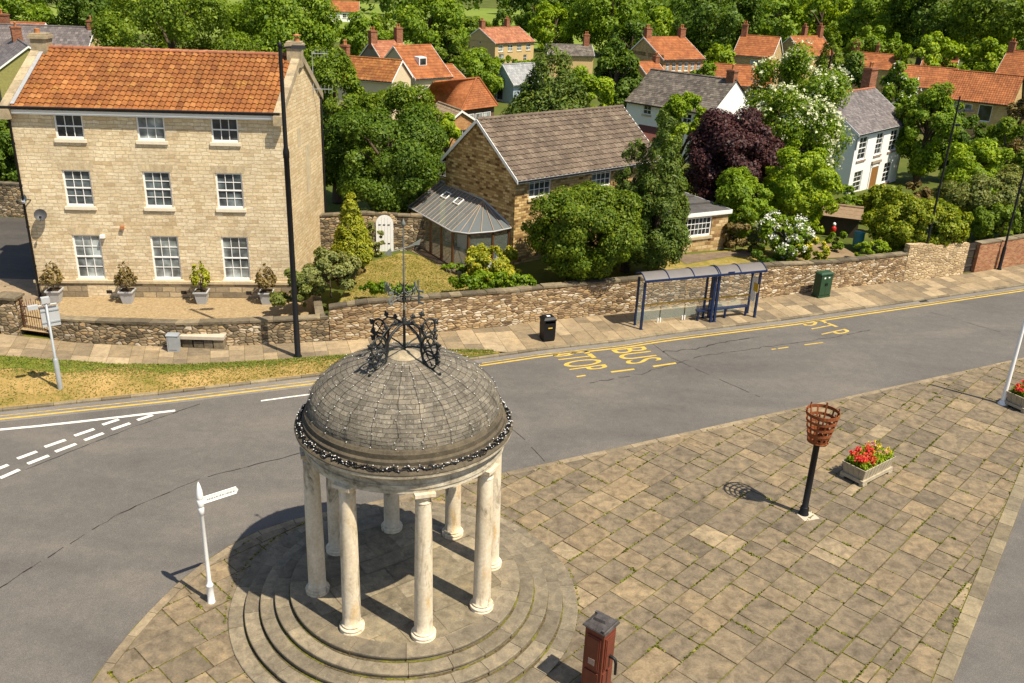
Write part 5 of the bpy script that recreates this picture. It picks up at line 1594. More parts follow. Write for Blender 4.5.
# ------------------------------------------------------------ bus shelter
b = Vector((6.01, 39.394, 0.02)); e = Vector((11.984, 41.714, 0.02))
sx_ = (e - b); SLn = sx_.length; sx_.normalize(); sy_ = Vector((-sx_.y, sx_.x, 0))
bs = thing('bus_shelter', 'blue framed glass bus shelter with a curved grey roof', 'bus shelter', tuple(b))
def S(u, v, z): return b + sx_ * u + sy_ * v + AZ * z
DEP = 0.66
def post(u, v, h, w=0.10):
    mb = MB(); mb.obox(S(u - w / 2, v - w / 2, -0.01), sx_ * w, sy_ * w, AZ * h); mb.obox(S(u - w / 2 - 0.03, v - w / 2 - 0.03, -0.008), sx_ * (w + 0.06), sy_ * (w + 0.06), AZ * 0.02)
    mb.build('post', BLUEM, bs, bevel=0.012)
mid = SLn * 0.615
for u in (0.05, SLn - 0.05): post(u, 0.05, 2.32)
for u in (0.05, mid - 0.15, mid + 0.15, SLn - 0.05): post(u, DEP, 2.40, 0.09)
post(mid - 0.10, 0.05, 2.32, 0.11); post(mid + 0.10, 0.05, 2.32, 0.11)
def roofz(v):
    f = (v + 0.12) / (DEP + 0.30)
    return 2.36 + 0.36 * math.sin(PI * (0.10 + 0.72 * f)) - 0.02
NV = 10
vs = [-0.12 + (DEP + 0.30) * i / NV for i in range(NV + 1)]
mb = MB()
up_ = [[S(-0.05, v, roofz(v)) for v in vs], [S(SLn + 0.16, v, roofz(v)) for v in vs]]
mb.grid(up_, flip=True); mb.grid([[p - AZ * 0.015 for p in r_] for r_ in up_])
for r0_ in up_:
    mb.grid([r0_, [p - AZ * 0.015 for p in r0_]])
mb.build('roof', SHROOF, bs)
ribs = [-0.05, SLn * 0.19, SLn * 0.40, mid - 0.05, mid + 0.05, SLn * 0.80, SLn + 0.16]
for u in ribs:
    mb = MB(); mb.tube([S(u, v, roofz(v) + 0.012) for v in vs], 0.028, 6); mb.build('rib', BLUEM, bs)
mb = MB(); mb.obox(S(-0.07, -0.15, roofz(-0.12) - 0.07), sx_ * (SLn + 0.25), sy_ * 0.06, AZ * 0.10); mb.build('gutter', BLUEM, bs, bevel=0.01)
mb = MB(); mb.obox(S(-0.07, DEP + 0.14, roofz(DEP + 0.17) - 0.07), sx_ * (SLn + 0.25), sy_ * 0.06, AZ * 0.10); mb.build('gutter', BLUEM, bs, bevel=0.01)
bays = [0.05, SLn * 0.21, SLn * 0.42, mid - 0.15]; bays2 = [mid + 0.15, SLn * 0.80, SLn - 0.05]
for L_ in (bays, bays2):
    for a, c in zip(L_, L_[1:]):
        mb = MB(); mb.obox(S(a + 0.05, DEP - 0.006, 0.16), sx_ * (c - a - 0.06), sy_ * 0.012, AZ * 2.12); mb.build('glass_panel', SHGL, bs)
for u in (0.05, SLn - 0.05):
    mb = MB(); mb.obox(S(u - 0.006, 0.12, 0.16), sx_ * 0.012, sy_ * (DEP - 0.24), AZ * 2.08); mb.build('glass_panel', SHGL, bs)
mb = MB(); mb.tube([S(0.1, DEP - 0.06, 0.98), S(SLn - 0.1, DEP - 0.06, 0.98)], 0.035, 8); mb.build('hand_rail', YBAR, bs)
mb = MB(); mb.obox(S(mid - 0.75, DEP - 0.44, 0.50), sx_ * (SLn - mid + 0.45), sy_ * 0.28, AZ * 0.045); be = mb.build('bench', BLUEM, bs, bevel=0.01)
for u in (mid - 0.68, mid + 0.85, SLn - 0.42):
    mb = MB(); mb.obox(S(u, DEP - 0.36, -0.005), sx_ * 0.07, sy_ * 0.10, AZ * 0.505); mb.build('bench_leg', BLUEM, be)
for u in [SLn * 0.20, SLn * 0.22, SLn * 0.41, SLn * 0.43, SLn * 0.60, SLn * 0.79]:
    mb = MB(); mb.obox(S(u - 0.025, DEP - 0.03, -0.005), sx_ * 0.05, sy_ * 0.06, AZ * 0.22); mb.build('panel_foot', WPAINT, bs)
for u in [SLn * 0.20, SLn * 0.42]:
    mb = MB(); mb.obox(S(u - 0.04, DEP - 0.10, 2.18), sx_ * 0.08, sy_ * 0.07, AZ * 0.16); mb.build('roof_bracket', WPAINT, bs)
mb = MB(); mb.obox(S(SLn - 0.12, -0.01, 1.30), sx_ * 0.02, sy_ * 0.06, AZ * 0.0 + AZ * 0.42); mb.obox(S(SLn - 0.118, 0.06, 1.30), sx_ * 0.016, sy_ * 0.30, AZ * 0.42); mb.build('yellow_notice', YBAR, bs)
mb = MB(); mb.obox(S(SLn - 0.10, 0.20, 0.75), sx_ * 0.03, sy_ * 0.34, AZ * 1.25); mb.build('timetable_case', WPAINT, bs)
mb = MB(); mb.obox(S(mid + 0.42, -0.155, roofz(-0.12) + 0.02), sx_ * 0.36, sy_ * 0.02, AZ * 0.09); mb.build('name_plate', BLUEM, bs)

# ------------------------------------------------------------ walls
def stone_wall(name, label, pts, heights, mat, thick=0.38, base=-0.1, cope=None, cmat=COPE, seed=1, cat='wall', chigh=0.085, jag=0.02):
    # pts: front line left to right; the wall body stands behind it
    rw = random.Random(seed)
    L = [0]
    for a, b in zip(pts, pts[1:]): L.append(L[-1] + math.hypot(b[0] - a[0], b[1] - a[1]))
    def at(s):
        for i in range(len(L) - 1):
            if s <= L[i + 1] + 1e-6:
                f = (s - L[i]) / (L[i + 1] - L[i]); a, b = pts[i], pts[i + 1]; l = L[i + 1] - L[i]
                return Vector((lerp(a[0], b[0], f), lerp(a[1], b[1], f), 0)), Vector((-(b[1] - a[1]) / l, (b[0] - a[0]) / l, 0))
    n = max(2, int(L[-1] / 0.35))
    mb = MB(); rows = []
    ss = [L[-1] * i / n for i in range(n + 1)]
    fr, tp, bk = [], [], []
    for s in ss:
        p, nn = at(s); h = float(np.interp(s / L[-1], [q[0] for q in heights], [q[1] for q in heights])) + rw.uniform(-jag, jag)
        fr.append((p + AZ * base, p + AZ * h, p + nn * thick + AZ * h, p + nn * thick + AZ * base))
    for i in range(n):
        a, b = fr[i], fr[i + 1]; s0, s1 = ss[i], ss[i + 1]
        mb.poly([a[0], b[0], b[1], a[1]], uv=[(s0, a[0].z), (s1, b[0].z), (s1, b[1].z), (s0, a[1].z)])
        mb.poly([a[1], b[1], b[2], a[2]], uv=[(s0, 5), (s1, 5), (s1, 5 + thick), (s0, 5 + thick)])
        mb.poly([a[2], b[2], b[3], a[3]], uv=[(s0, a[2].z + 9), (s1, b[2].z + 9), (s1, b[3].z + 9), (s0, a[3].z + 9)])
    mb.poly([fr[0][0], fr[0][1], fr[0][2], fr[0][3]]); mb.poly([fr[-1][0], fr[-1][3], fr[-1][2], fr[-1][1]])
    w = mb.build(name, mat); tag(w, label, cat)
    if cope:
        mb = MB(); s = 0
        while s < L[-1] - 0.05:
            l = min(rw.uniform(0.35, 0.8) if cope != 'long' else rw.uniform(0.7, 1.2), L[-1] - s)
            p, na = at(s + 0.006); q, nb = at(s + l - 0.006)
            hp = float(np.interp(s / L[-1], [k[0] for k in heights], [k[1] for k in heights])) - 0.03; hq = float(np.interp((s + l) / L[-1], [k[0] for k in heights], [k[1] for k in heights])) - 0.03
            d = (q - p); ov = 0.04
            o0 = p - na * ov + AZ * hp
            ch = chigh * rw.uniform(0.75, 1.2)
            mb.obox(o0, d + AZ * (hq - hp), na * (thick + 2 * ov), AZ * ch, tone=rw.random())
            s += l
        mb.build('coping', cmat, w, bevel=0.02)
    return w
def seg(x0, x1):
    return [(x0, yw(x0))] + [p for p in WALL if x0 < p[0] < x1] + [(x1, yw(x1))]
stone_wall('stone_wall', 'low rubble wall with dark coping in front of the gravel forecourt', seg(-19.75, -8.05), [(0, 1.0), (1, 1.1)], RUBG, cope='long', seed=2)
stone_wall('stone_wall', 'short dark rubble wall left of the iron gate pillar', [(-40, 36.2), (-22.3, 35.85)], [(0, 0.75), (1, 0.8)], RUBG, cope='long', seed=3)
gw = stone_wall('stone_wall', 'long tan rubble wall behind the bin and the bus shelter', seg(-8.02, 21.85), [(0, 1.55), (0.05, 1.74), (0.25, 1.70), (0.42, 1.66), (0.70, 1.80), (0.86, 1.50), (1, 1.62)], RUB, cope='short', seed=4)
stone_wall('stone_wall', 'taller pale rubble wall under the clipped hedge', seg(21.87, 26.1), [(0, 2.12), (0.5, 1.95), (1, 1.9)], RUBP, cope=None, seed=5, jag=0.06)
stone_wall('brick_wall', 'old red brick wall at the right end of the pavement', seg(26.95, 46), [(0, 1.75), (1, 1.75)], REDBRICK, cope='long', seed=6, cmat=KERBD)
stone_wall('stone_wall', 'low dark retaining wall between the gravel forecourt and the shrubs', [(-8.35, 36.9), (-9.25, 40.3)], [(0, 1.1), (1, 0.7)], RUBG, thick=0.3, cope='long', seed=7)
aw = stone_wall('stone_wall', 'rear garden wall holding the white arched door', [(-11.6, 46.2), (-7.4, 46.65), (-4.9, 47.0)], [(0, 2.9), (0.5, 3.15), (1, 3.0)], RUBG, base=0.6, cope='short', seed=8)
stone_wall('stone_wall', 'tall dark stone wall along the side lane left of the house', [(-60, 52.5), (-32, 53.3), (-25.8, 52.8), (-23.6, 49.5)], [(0, 2.3), (1, 2.3)], RUBG, base=0, cope='short', seed=9)
# garden boarding gate beside the brick wall
t = thing('garden_gate', 'narrow dark timber gate between the pale wall and the brick wall', 'gate', (26.2, yw(26.2) + 0.25, 0.0))
mb = MB(); dd = Vector((yw(26.9) * 0 + 0.72, yw(26.92) - yw(26.2), 0)).normalized()
for i in range(5): mb.obox(Vector((26.15, yw(26.15) + 0.25, 0.02)) + dd * (0.155 * i), dd * 0.145, Vector((-dd.y, dd.x, 0)) * 0.03, AZ * 1.75)
mb.build('board_panel', plain('dark_timber', (0.035, 0.028, 0.022), 0.8), t)
drm = plain('dark_rail', (0.05, 0.04, 0.03), 0.8)
for z in (0.35, 1.35):
    mb = MB(); mb.obox(Vector((26.15, yw(26.15) + 0.21, z)), dd * 0.77, Vector((-dd.y, dd.x, 0)) * 0.035, AZ * 0.10); mb.build('rail', drm, t)
# white arched door in the rear wall
ad = Vector((-7.064, 46.686, 1.1)); wn_ = Vector((0.105, -0.994, 0)); wd_ = Vector((0.994, 0.105, 0))
ad.y = 46.2 + (ad.x + 11.6) * (0.45 / 4.2) if ad.x < -7.4 else 46.65 + (ad.x + 7.4) * (0.35 / 2.5)
ad.z = 1.1
t = thing('arched_door', 'white round headed garden door in the rear stone wall', 'door', tuple(ad))
def arch(w, h, n=14): return [(-w / 2, 0), (w / 2, 0), (w / 2, h - w / 2)] + [(w / 2 * math.cos(PI * i / n), h - w / 2 + w / 2 * math.sin(PI * i / n)) for i in range(1, n)] + [(-w / 2, h - w / 2)]
mb = MB()
A1 = [ad + wd_ * x + AZ * z + wn_ * 0.06 for x, z in arch(0.92, 2.0)]
mb.poly(A1)
for i in range(len(A1)):
    p, q = A1[i], A1[(i + 1) % len(A1)]; mb.poly([p, p - wn_ * 0.08, q - wn_ * 0.08, q])
for i in range(1, 6): mb.obox(ad + wd_ * (-0.46 + 0.153 * i - 0.005) + wn_ * 0.06 + AZ * 0.02, wd_ * 0.01, wn_ * 0.004, AZ * (1.60 if i in (1, 5) else 1.85), 1)
lf = mb.build('leaf', [WPAINT, GREYP], t)
mb = MB()
for z in (0.42, 1.45):
    for x in (-0.26, -0.02, 0.22): mb.obox(ad + wd_ * (x - 0.06) + wn_ * 0.066 + AZ * z, wd_ * 0.12, wn_ * 0.012, AZ * 0.05)
mb.build('hinge', BPAINT, lf)
mb = MB()
o_, i_ = arch(1.32, 2.2), arch(0.94, 2.02)
for k in range(2, len(o_) - 1):
    P = [ad + wd_ * o_[k][0] + AZ * o_[k][1] + wn_ * 0.03, ad + wd_ * o_[k + 1][0] + AZ * o_[k + 1][1] + wn_ * 0.03, ad + wd_ * i_[k + 1][0] + AZ * i_[k + 1][1] + wn_ * 0.03, ad + wd_ * i_[k][0] + AZ * i_[k][1] + wn_ * 0.03]
    mb.poly(P); mb.poly([P[2], P[3], P[3] - wn_ * 0.04, P[2] - wn_ * 0.04])
mb.build('arch_stones', RUBP, t)
# gate pillar and iron gate
b = Vector((-21.711, 35.766, -0.0)); b.y = 36.1
t = thing('gate_pillar', 'dark square stone pillar carrying the iron gate', 'pillar', tuple(b))
mb = MB(); mb.box(b, (0.86, 0.62, 1.62), R(-3)); mb.build('pillar_shaft', RUBG, t, bevel=0.03)
mb = MB(); mb.frus(b + AZ * 1.62, (1.0, 0.76), (1.0, 0.76), 0.10, R(-3)); mb.frus(b + AZ * 1.72, (0.98, 0.74), (0.30, 0.22), 0.14, R(-3)); mb.build('pillar_cap', COPE, t, bevel=0.015)
gp = Vector((b.x + 0.45, b.y - 0.05, 0.03)); ge = Vector((-19.80, 35.6, 0.03)); gd = (ge - gp); gl = gd.length; gd.normalize(); gn = Vector((-gd.y, gd.x, 0))
t = thing('iron_gate', 'rusty wrought iron gate with pointed bars beside the stone pillar', 'gate', tuple(gp))
mb = MB()
for z in (0.12, 0.78, 1.22): mb.obox(gp + AZ * z, gd * gl, gn * 0.025, AZ * 0.045)
mb.obox(gp + AZ * 0.02, gd * 0.05, gn * 0.04, AZ * 1.55); mb.obox(gp + gd * (gl - 0.05) + AZ * 0.02, gd * 0.05, gn * 0.04, AZ * 1.35)
GATEM = plain('gate_iron', (0.10, 0.045, 0.022), 0.7, 0.2, 0.1, 0.4, 12)
gf = mb.build('gate_frame', GATEM, t)
n = 12
for i in range(1, n):
    f = i / n; h = 1.28 + 0.22 * math.sin(PI * f) + (0.12 if i % 2 else 0)
    mb = MB(); p = gp + gd * gl * f + gn * 0.012
    mb.tube([p + AZ * 0.04, p + AZ * h, p + AZ * (h + 0.08)], [0.014, 0.014, 0.003], 6); mb.build('bar', GATEM, gf)

# ------------------------------------------------------------ houses
def outward(d): return Vector((d.y, -d.x, 0))
def wall_holes(mb, P0, d, L, z0, z1, holes, depth=0.12, m=0, rm=None):
    # vertical wall from P0 along d; holes = (s, z, w, h) measured from P0's base
    n = outward(d)
    rm = m if rm is None else rm
    S_ = sorted(set([0, L] + [h[0] for h in holes] + [h[0] + h[2] for h in holes]))
    Z_ = sorted(set([z0, z1] + [h[1] for h in holes] + [h[1] + h[3] for h in holes]))
    def P(s, z, k=0.0): return P0 + d * s + AZ * z - n * k
    for a, b in zip(S_, S_[1:]):
        run = None
        for c, e in zip(Z_, Z_[1:]):
            cs, cz = (a + b) / 2, (c + e) / 2
            if any(h[0] < cs < h[0] + h[2] and h[1] < cz < h[1] + h[3] for h in holes): continue
            mb.poly([P(a, c), P(b, c), P(b, e), P(a, e)], m)
    for s, z, w, h in holes:
        mb.poly([P(s, z), P(s, z + h), P(s, z + h, depth), P(s, z, depth)], rm)
        mb.poly([P(s + w, z), P(s + w, z, depth), P(s + w, z + h, depth), P(s + w, z + h)], rm)
        mb.poly([P(s, z + h), P(s + w, z + h), P(s + w, z + h, depth), P(s, z + h, depth)], rm)
        mb.poly([P(s, z), P(s, z, depth), P(s + w, z, depth), P(s + w, z)], rm)
def window(parent, P0, d, s, z, w, h, cols, rows, glass=None, depth=0.12, sill=True, fm=None, fw_=0.07, bar=0.028, sillm=None, meet=True, surround=None):
    n = outward(d); fm = fm or WPAINT; glass = glass or GLD
    o = P0 + d * s + AZ * z - n * depth
    mb = MB(); dp = n * 0.06
    mb.obox(o, d * fw_, dp, AZ * h); mb.obox(o + d * (w - fw_), d * fw_, dp, AZ * h)
    mb.obox(o + d * fw_, d * (w - 2 * fw_), dp, AZ * (fw_ * 1.3)); mb.obox(o + d * fw_ + AZ * (h - fw_), d * (w - 2 * fw_), dp, AZ * fw_)
    iw, ih = w - 2 * fw_, h - 2.3 * fw_
    for i in range(1, cols): mb.obox(o + d * (fw_ + iw * i / cols - bar / 2) + AZ * (fw_ * 1.3), d * bar, dp * 0.8, AZ * ih)
    for j in range(1, rows):
        bb = bar * (2.0 if meet and rows % 2 == 0 and j == rows // 2 else 1)
        mb.obox(o + d * fw_ + AZ * (fw_ * 1.3 + ih * j / rows - bb / 2), d * iw, dp * (1.15 if bb > bar else 0.75), AZ * bb)
    f = mb.build('window', fm, parent)
    mb = MB(); mb.poly([o + n * 0.018 + d * fw_ * 0.5 + AZ * fw_ * 0.5, o + n * 0.018 + d * (w - fw_ * 0.5) + AZ * fw_ * 0.5, o + n * 0.018 + d * (w - fw_ * 0.5) + AZ * (h - fw_ * 0.5), o + n * 0.018 + d * fw_ * 0.5 + AZ * (h - fw_ * 0.5)])
    mb.build('pane', glass, f)
    if sill:
        mb = MB(); so = P0 + d * (s - 0.08) + AZ * (z - 0.15)
        mb.obox(so - n * (depth - 0.01), d * (w + 0.16), n * (depth + 0.07), AZ * 0.145); mb.build('sill', sillm or PALEST, f, bevel=0.01)
    return f
def tiled(mb, A, B, C, D, nu, nv, amp, step, K=6, m=0):
    # quad A,B (eaves) C,D (ridge); one UV unit per tile
    nn = (B - A).cross(D - A).normalized()
    for j in range(nv):
        v0, v1 = j / nv, min(1.0, (j + 1.12) / nv)
        rows = []
        nx = nu * K
        us = [i / nx for i in range(nx + 1)]
        def hgt(u):
            if amp == 0: return 0.0
            f = (u * nu) % 1.0
            return amp * (math.sin(2 * PI * f) * 0.8 + 0.3 * math.sin(4 * PI * f + 0.6))
        lo, hi, ed = [], [], []
        for u in us:
            p = A.lerp(B, u).lerp(D.lerp(C, u), v0); q = A.lerp(B, u).lerp(D.lerp(C, u), v1)
            h = hgt(u)
            jt = rtile.uniform(-0.003, 0.003)
            lo.append(p + nn * (h + step + jt)); hi.append(q + nn * (h * 0.9 + 0.002)); ed.append(p + nn * (h - 0.01))
        mb.grid([lo, hi], m, lambda a, k, jj=j: (k / K, jj + 0.02 + 0.9 * a), amp > 0)
        mb.grid([ed, lo], m, lambda a, k, jj=j: (k / K, jj + 0.02), amp > 0)
rtile = random.Random(77)
class House:
    pass
def house(name, label, P, wm, rm, tile=(0.30, 0.32, 0.02, 0.02), wins=(), chims=(), ov=0.15, oh=0.28, fascia=WPAINT, group=None, gutter=True, wmats=None, cat='house', ridge=None, base=1.2, K=4, frame_t=None, skip_front=False, sillm=None):
    x, y, yaw, L, W, E, Rr, zb, rr_, sh = P
    H_ = House(); s = R(yaw); v = R(yaw + sh)
    H_.u, H_.v, H_.A = Vector((math.cos(s), math.sin(s), 0)), Vector((-math.sin(v), math.cos(v), 0)), Vector((x, y, zb))
    u, vv, A = H_.u, H_.v, H_.A
    H_.P = lambda a, b, z: A + u * a + vv * b + AZ * z
    root = thing(name, label, cat, (x, y, zb), group); H_.root = root
    sides = dict(f=(A, u, L), r=(A + u * L, vv, W), b=(A + u * L + vv * W, -u, L), l=(A + vv * W, -vv, W)); H_.sides = sides
    wmats = wmats or {}
    for k, (p0, d, ln) in sides.items():
        if k == 'f' and skip_front: continue
        mb = MB(); hs = [(w[1], w[2], w[3], w[4]) for w in wins if w[0] == k]
        wall_holes(mb, p0, d, ln, -base, E, hs)
        if k in 'lr':
            b_ = (W * (1 - rr_) if k == 'l' else W * rr_)
            mb.poly([p0 + AZ * E, p0 + d * ln + AZ * E, p0 + d * b_ + AZ * (E + Rr)])
        wl = mb.build('wall', wmats.get(k, wm), root)
    for w in wins:
        p0, d, ln = sides[w[0]]
        window(root, p0, d, *w[1:5], *(w[5:7] if len(w) > 6 else (2, 3)), glass=(w[7] if len(w) > 7 else GLD), sillm=sillm)
    # roof
    mb = MB()
    k1, k2 = Rr / (rr_ * W), Rr / ((1 - rr_) * W)
    t0 = 0.07
    P_ = H_.P
    fa, fb = P_(-ov, -oh, E - oh * k1 + t0), P_(L + ov, -oh, E - oh * k1 + t0)
    ra, rb = P_(-ov, rr_ * W, E + Rr + t0), P_(L + ov, rr_ * W, E + Rr + t0)
    ba, bb = P_(-ov, W + oh, E - oh * k2 + t0), P_(L + ov, W + oh, E - oh * k2 + t0)
    nu = max(4, int((L + 2 * ov) / tile[0])); nv = max(3, int((ra - fa).length / tile[1])); nv2 = max(3, int((ra - ba).length / tile[1]))
    tiled(mb, fa, fb, rb, ra, nu, nv, tile[2], tile[3], K)
    tiled(mb, bb, ba, ra, rb, nu, nv2, tile[2], tile[3], K)
    dn = AZ * -0.06
    mb.poly([fa + dn, ra + dn, rb + dn, fb + dn], 1); mb.poly([bb + dn, rb + dn, ra + dn, ba + dn], 1)
    roof = mb.build('roof', [rm, DARKIN], root); H_.roof = roof
    mb = MB(); n = max(4, int(L / 0.45))
    for i in range(n):
        p, q = ra.lerp(rb, i / n), ra.lerp(rb, (i + 0.985) / n)
        mb.tube([p + AZ * 0.0, q + AZ * 0.012], [0.10, 0.11], 8)
    mb.build('ridge_tiles', ridge or rm, roof)
    if fascia:
        mb = MB()
        for p, q in ((fa, ra), (ba, ra), (fb, rb), (bb, rb)):
            sd = -u if p in (fa, ba) else u
            mb.obox(p + dn * 2.8, q - p, sd * 0.035, AZ * 0.20)
        mb.obox(fa + dn * 2.6, fb - fa, -vv * 0.03, AZ * 0.15); mb.obox(ba + dn * 2.6, bb - ba, vv * 0.03, AZ * 0.15)
        mb.build('fascia', fascia, roof)
    if gutter:
        mb = MB(); mb.tube([fa - vv * 0.07 + dn * 0.9, fb - vv * 0.07 + dn * 0.9], 0.055, 8); mb.build('gutter', BPAINT, roof)
        mb = MB(); mb.tube([ba + vv * 0.07 + dn * 0.9, bb + vv * 0.07 + dn * 0.9], 0.055, 8); mb.build('gutter', BPAINT, roof)
    for c in chims:       # (a along ridge in m, t offset, w, d, height over ridge, pots, material)
        a, toff, w, dd_, hh, pots = c[:6]; cm = c[6] if len(c) > 6 else CHIMBR
        mb = MB(); base_ = P_(a, rr_ * W + toff, E + Rr - 0.9)
        mb.box(base_, (w, dd_, hh + 0.9 - 0.18), s); mb.box(base_ + AZ * (hh + 0.72), (w + 0.12, dd_ + 0.12, 0.10), s); mb.box(base_ + AZ * (hh + 0.82), (w + 0.02, dd_ + 0.02, 0.08), s)
        for i in range(pots):
            off = (i - (pots - 1) / 2) * min(0.36, (max(w, dd_) - 0.2) / max(1, pots - 1) if pots > 1 else 0)
            pc = base_ + (u if w > dd_ else vv) * off + AZ * (hh + 0.90)
            mb.lathe([(0.12, 0.0), (0.10, 0.35), (0.13, 0.40), (0.13, 0.48), (0.08, 0.48)], pc, 10, 1)
        mb.build('chimney', [cm, TERRA], roof)
    return H_

# --- the three storey house
TH = (-22.53, 39.89, 5.7, 11.85, 6.29, 8.89, 2.1, 0.25, 0.5, -8.9)
w3 = []
for s_, w_ in ((1.93, 1.22), (5.44, 1.22), (8.67, 1.20)):
    w3.append(('f', s_, 7.48, w_, 1.08, 3, 2, GLD if s_ != 5.44 else GLP))
    w3.append(('f', s_, 4.42, w_, 1.66, 3, 4, GLM))
    w3.append(('f', s_, 0.92, w_ + 0.04, 2.14, 3, 4, GLP))
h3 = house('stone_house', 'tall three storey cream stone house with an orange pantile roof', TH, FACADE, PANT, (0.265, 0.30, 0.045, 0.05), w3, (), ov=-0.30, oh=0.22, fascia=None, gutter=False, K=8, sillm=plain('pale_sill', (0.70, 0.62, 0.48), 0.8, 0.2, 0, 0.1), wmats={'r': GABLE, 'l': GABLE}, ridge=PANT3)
P3 = h3.P; r3_ = h3.root; u3, v3 = h3.u, h3.v
L3, W3, E3, R3 = TH[3], TH[4], TH[5], TH[6]
n3 = outward(u3)
# plinth, base course, lintels
mb = MB(); mb.obox(P3(-0.03, 0, -0.4) + n3 * 0.045, u3 * (L3 + 0.06), -n3 * 0.05, AZ * 1.12); mb.build('plinth', PLINTH, r3_)
mb = MB(); mb.obox(P3(-0.08, 0, 0.72) + n3 * 0.10, u3 * (L3 + 0.16), -n3 * 0.12, AZ * 0.13); mb.build('base_course', PALEST, r3_, bevel=0.02)
mb = MB()
for s_ in (3.15, 6.6, 9.65):
    mb = MB(); mb.obox(P3(s_, 0, 0.20) + n3 * 0.048, u3 * 0.26, n3 * 0.006, AZ * 0.17); mb.build('air_vent', DARKIN, r3_)
mb = MB(); mb.obox(P3(2.3, 0, -0.02) + n3 * 0.046, u3 * 1.5, n3 * 0.006, AZ * 0.66); mb.build('plinth_patch', FACADE, r3_)
for s_, z_, w_ in [(q[1], q[2] + q[4], q[3]) for q in w3 if q[2] < 7]:
    mb = MB(); n = 9
    for i in range(n):
        f0, f1 = i / n, (i + 1) / n
        k = 0.10
        a_, b_ = s_ - 0.10 + (w_ + 0.20) * f0 + 0.005, s_ - 0.10 + (w_ + 0.20) * f1 - 0.005
        c0, c1 = a_ + (f0 - 0.5) * 2 * k, b_ + (f1 - 0.5) * 2 * k
        mb.poly([P3(a_, 0, z_) + n3 * 0.006, P3(b_, 0, z_) + n3 * 0.006, P3(c1, 0, z_ + 0.34) + n3 * 0.006, P3(c0, 0, z_ + 0.34) + n3 * 0.006], tone=rtile.uniform(0.1, 0.9))
    mb.build('lintel', m_slab('lintel_stone' , [(0.52, 0.42, 0.27), (0.64, 0.54, 0.37)], 0.5, 1.5) if 'lintel_stone' not in bpy.data.materials else bpy.data.materials['lintel_stone'], r3_)
# eaves gutter board, downpipes
mb = MB(); mb.obox(P3(0.05, 0, E3 - 0.36) + n3 * 0.0, u3 * (L3 - 0.1), n3 * 0.16, AZ * 0.20); mb.build('eaves_board', WPAINT, r3_)
mb = MB(); mb.tube([P3(-0.05, -0.32, E3 - 0.04), P3(L3 + 0.0, -0.32, E3 - 0.04)], 0.055, 8)
gut = mb.build('gutter', BPAINT, r3_)
mb = MB(); mb.tube([P3(0.12, -0.30, E3 - 0.05), P3(0.12, -0.12, E3 - 0.35), P3(0.12, -0.11, 0.0)], 0.055, 8)
for z in (1.5, 3.4, 5.3, 7.2): mb.tube([P3(0.12, -0.11, z), P3(0.12, -0.11, z + 0.08)], 0.075, 8)
mb.build('downpipe', BPAINT, r3_)
mb = MB(); mb.tube([P3(L3, W3 + 0.1, E3 - 0.2), P3(L3 + 0.08, W3 - 0.05, E3 - 0.6), P3(L3 + 0.08, W3 - 0.08, 0.0)], 0.05, 8); mb.build('downpipe', BPAINT, r3_)
# raised gable copings and end stacks
kf = R3 / (TH[8] * W3); kb = R3 / ((1 - TH[8]) * W3)
for a0_ in (-0.10, L3 - 0.28):
    mb = MB(); rid = TH[8] * W3
    pf = [P3(a0_, -0.34, E3 - 0.34 * kf + 0.02), P3(a0_, rid, E3 + R3 + 0.02), P3(a0_, W3 + 0.30, E3 - 0.30 * kb + 0.02)]
    wv = u3 * 0.38
    for p, q in ((pf[0], pf[1]), (pf[2], pf[1])):
        n = 5
        for i in range(n):
            a_, b_ = p.lerp(q, i / n + 0.002), p.lerp(q, (i + 1) / n - 0.002)
            mb.obox(a_ - AZ * 0.15, b_ - a_, wv, AZ * 0.36, tone=rtile.random())
    mb.box(P3(a0_ + 0.19, -0.30, E3 - 0.55), (0.42, 0.30, 0.42), h3.u.to_track_quat('X', 'Z').to_euler().z)
    mb.build('gable_coping', OLDST, r3_, bevel=0.02)
    mb = MB(); cx = a0_ + 0.19; zr = E3 + R3
    yv = math.atan2(u3.y, u3.x)
    mb.box(P3(cx + (0.12 if a0_ < 1 else -0.12), rid, zr - 0.45), (0.66, 0.82, 0.92), yv); mb.box(P3(cx + (0.12 if a0_ < 1 else -0.12), rid, zr + 0.47), (0.82, 0.98, 0.13), yv); mb.box(P3(cx + (0.12 if a0_ < 1 else -0.12), rid, zr + 0.60), (0.70, 0.84, 0.09), yv)
    mb.lathe([(0.13, 0), (0.11, 0.16), (0.13, 0.20), (0.09, 0.20)], P3(cx, rid, zr + 0.69), 10, 1)
    if a0_ > 1: mb.tube([P3(cx, rid + 0.1, zr + 0.89), P3(cx, rid + 0.1, zr + 1.02)], [0.02, 0.02], 6, 1); mb.lathe([(0.14, 0), (0.22, 0.02), (0.02, 0.08)], P3(cx, rid, zr + 0.95), 10, 1)
    mb.build('chimney', [OLDST, YBAR if False else TERRA], r3_, bevel=0.015)
mb = MB()
mb.obox(P3(0.28, -0.15, E3 + 0.0 - 0.15 * kf + 0.17), P3(0.28, rid, E3 + R3 + 0.15) - P3(0.28, -0.15, E3 - 0.15 * kf + 0.15), u3 * 0.17, AZ * 0.03)
mb.build('lead_flashing', LEADP, r3_)
# blocked openings on the gable
mb = MB(); g0, gd_, gl_ = h3.sides['r']; gn_ = outward(gd_)
for s_, z_, w_, h_ in ((2.1, 6.9, 0.5, 0.9), (3.3, 4.4, 0.7, 2.4)): mb.obox(g0 + gd_ * s_ + AZ * z_ + gn_ * 0.0, gd_ * w_, gn_ * 0.008, AZ * h_)
mb.build('blocked_opening', PALEST, r3_)
